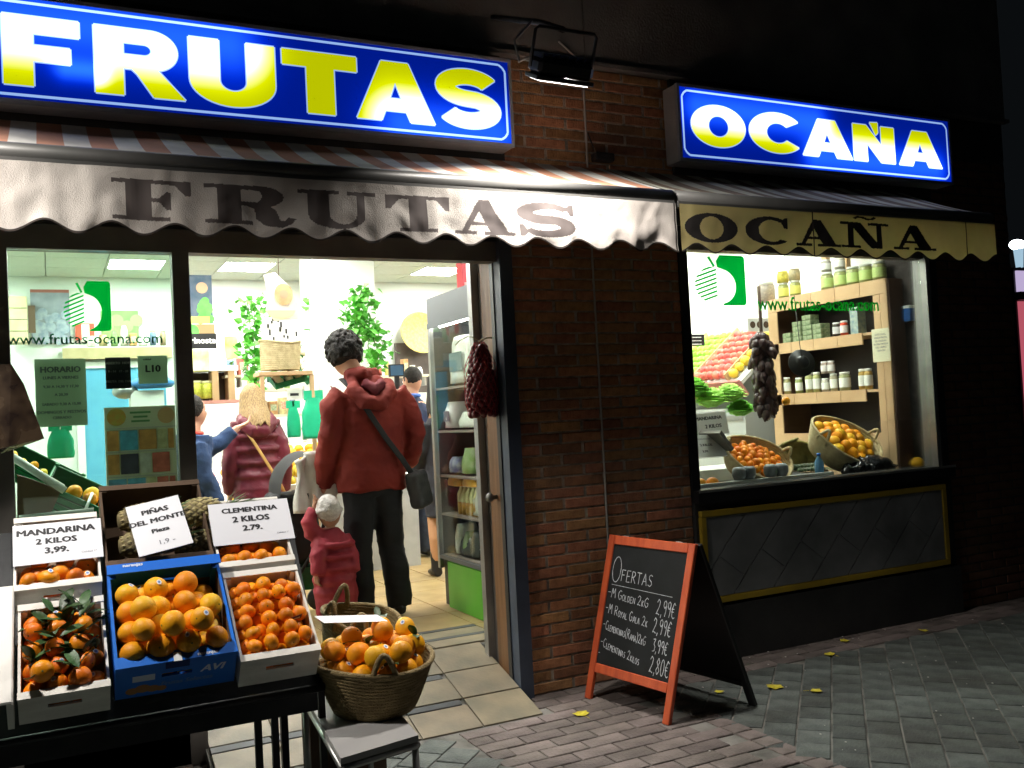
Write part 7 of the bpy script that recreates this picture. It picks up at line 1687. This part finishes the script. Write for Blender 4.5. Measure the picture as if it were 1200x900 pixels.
# lettuces
rs = random.Random(5)
def lettuce(label, p, r, m=LETTU):
    T = thing('lettuce', label, 'lettuce', p); mb = MB()
    for k in range(46):
        a_ = k * 2.4; t = k / 46; el = R(10 + 70 * (1 - t)); M = Matrix.Rotation(a_, 4, 'Z') @ Matrix.Rotation(-el, 4, 'Y'); n = 5; b0 = len(mb.v)
        for j in range(n + 1):
            for i in range(5):
                u, v = i / 4 - .5, j / n; x = r * (.25 + .85 * v); y = u * r * 1.0 * math.sin(v * 2.6 + .3); z = .16 * r * math.sin(v * 3) + .10 * r * noise.noise(Vector((u * 6, v * 6, k))); mb.v.append(tuple(M @ Vector((x, y, z)) + Vector((0, 0, r * .5))))
        for j in range(n):
            for i in range(4): mb.f.append((b0 + j * 5 + i, b0 + j * 5 + i + 1, b0 + j * 5 + i + 6, b0 + j * 5 + i + 5)); mb.m.append(0); mb.s.append(True)
    mb.build('leaves', m, T); return T
for (px, py, r_, lb, mm) in ((812, 466, .13, 'dark green frilly lettuce at the left edge of the display window', LETTD2), (834, 478, .13, 'pale lettuce in the middle of the window greens', LETTU), (856, 470, .12, 'light green lettuce with long ribs among the window greens', LETTU), (868, 486, .11, 'dark leafed lettuce touching the clementine basket', LETTD2)):
    p = atY(px, py + 12, 5.05); lettuce(lb, p, r_, mm)
T = thing('greens_tray', 'white tray behind the counter holding the lettuces', 'tray', (3.9, 5.1, FZ)); part(T, 'tray', BX(3.35, 4.35, 4.985, 5.35, .90, .99), WHITEPL); part(T, 'cabinet', BX(3.4, 4.3, 5.0, 5.3, FZ, .899), WHITEP)
pcard('white MANDARINA 2 KILOS card standing in the left corner of the display window', atY(809, 486, 4.66), atY(851, 482, 4.66), atY(811, 512, 4.64), [('MANDARINA', 0, .22, .032, 1), ('2 KILOS', .1, -.16, .034, 1)], 0, translucent('thin card', (.78, .78, .76), .6))
pcard('white price card leaning low in the left corner of the display window', atY(807, 511, 4.52), atY(845, 509, 4.52), atY(810, 536, 4.44), [('MANDARINAS', 0, .28, .018, 0), ('2 KILOS', .0, .0, .024, 1), ('3,99.', -.1, -.28, .022, 1)], 2, MATS['thin card'])
T = thing('fruit_tray', 'black tray of oranges under the leaning card in the display window', 'tray', (3.42, 4.5, .916)); part(T, 'tray', MB().box(3.26, 3.56, 4.42, 4.43, .917, .95).box(3.26, 3.27, 4.431, 4.60, .917, .95).box(3.55, 3.56, 4.431, 4.60, .917, .95), BLACK)
for k in range(3): put_fruit('orange', (3.32 + k * .085, 4.475, .955), 'orange in the black tray under the leaning card', 'orange', 'oranges under the leaning window card', rs, scale=.95)
T = thing('plank_crate', 'grey slatted crate side leaning between the cards and the clementine basket', 'crate', atY(838, 515, 4.5)); MB().box(-.012, .012, -.10, .10, -.08, .06, 0, Matrix.Rotation(R(-38), 4, 'Y')).build('board', m_('grey plank', (.20, .19, .17), .7), T)
T = thing('water_bottle', 'small clear blue water bottle standing at the front of the display window', 'bottle', (atY(960, 545, 4.42).x, 4.42, .916))
MB().lathe([(0, 0), (.026, 0), (.028, .01), (.026, .04), (.028, .06), (.028, .11), (.012, .14), (.011, .15)], 16).build('bottle_body', m_('blue bottle', (.10, .25, .42), .15), T); MB().lathe([(0, .168), (.013, .168), (.013, .151), (0, .151)], 12).build('cap', m_('blue cap', (.03, .15, .5), .3), T)
for k, (px, c) in enumerate(((868, (.10, .12, .13)), (880, (.09, .11, .10)), (905, (.10, .11, .12)), (918, (.08, .09, .11)))):
    p = atY(px, 545, 4.40); T = thing('small_jug', 'dark grey ribbed pot at the foot of the window glass', 'pot', (p.x, 4.42, .966), group='dark pots at the foot of the window'); MB().lathe([(0, 0), (.03, 0), (.042, .025), (.04, .06), (.028, .075), (0, .07)], 14).build('pot_body', m_('dark pot', c, .5, c2=(.3, .32, .33), scale=9), T)
q = atY(1020, 530, 4.5)
T = thing('black_sack', 'crumpled black plastic over the ledge under the orange basket', 'plastic sheet', (q.x, 4.52, .916)); remeshed(MB().ball((0, 0, .03), .12, 3, 0, (1.7, .8, .6)), 'sheet', m_('black plastic', (.012, .013, .015), .18), T, .012, 1, .05, 9)
T = thing('magazine', 'open dark magazine on the ledge between the two baskets', 'magazine', (atY(935, 525, 4.5).x, 4.55, .93), (R(14), 0, R(5))); MB().box(-.15, .15, -.07, .09, 0, .008).build('cover', m_('dark cover', (.05, .05, .06), .3), T); MB().box(-.13, .0, -.05, .07, .0085, .0095).build('page', m_('dull page', (.35, .34, .3), .4), T)
q = atY(935, 503, 4.75); T = thing('avocado_tray', 'low wooden tray of dark green fruit between the baskets', 'tray', (q.x, 4.72, .95), (R(20), 0, 0)); MB().box(-.12, .12, -.09, .09, 0, .012).box(-.12, .12, -.095, -.09, 0, .04).build('tray', WOODS, T)
rs = random.Random(3)
for k in range(14): MB().ball((-.09 + (k % 7) * .03, -.06 + (k // 7) * .06, .035), .022, 2, 0, (.9, 1.2, .85)).build('fig', m_('dark green fruit', (.06, .09, .04), .4), T)

# ================================================================== STREET BEYOND
T = thing('kiosk', 'pink lit advertising kiosk far down the street at the right edge', 'kiosk', (13.3, 9.3, 0))
part(T, 'lit_poster', BX(12.78, 13.8, 9.0, 9.02, .9, 2.7), glow('pink lit poster', (.60, .12, .17), .75))
part(T, 'lit_header', BX(12.76, 13.8, 8.98, 9.01, 2.84, 3.15), glow('lilac lit header', (.55, .45, .70), .9))
part(T, 'body', MB().box(12.74, 13.85, 9.021, 9.6, 0, 3.2).box(12.74, 13.85, 8.99, 9.02, 0, .88), DARKMET)
part(T, 'shelf', BX(12.7, 13.9, 8.9, 9.0, 2.71, 2.83), BLACK)
T = thing('street_lamp', 'small bright white street lamp far away above the pink kiosk', 'street lamp', (13.1, 9.2, 3.2))
part(T, 'lamp_head', MB().ball((12.98, 9.1, 3.56), .10, 2, 0, (1.3, 1, .8)), glow('white lamp', (.85, .95, 1), 14)); part(T, 'lamp_glass', MB().lathe([(.07, 0), (.05, -.28)], 12, c=(13.0, 9.1, 3.5)), glow('pale lamp glass', (.4, .6, .75), .9)); part(T, 'post', MB().tube([(13.02, 9.13, 3.2), (13.02, 9.13, 3.5)], .03, 8), DARKMET)
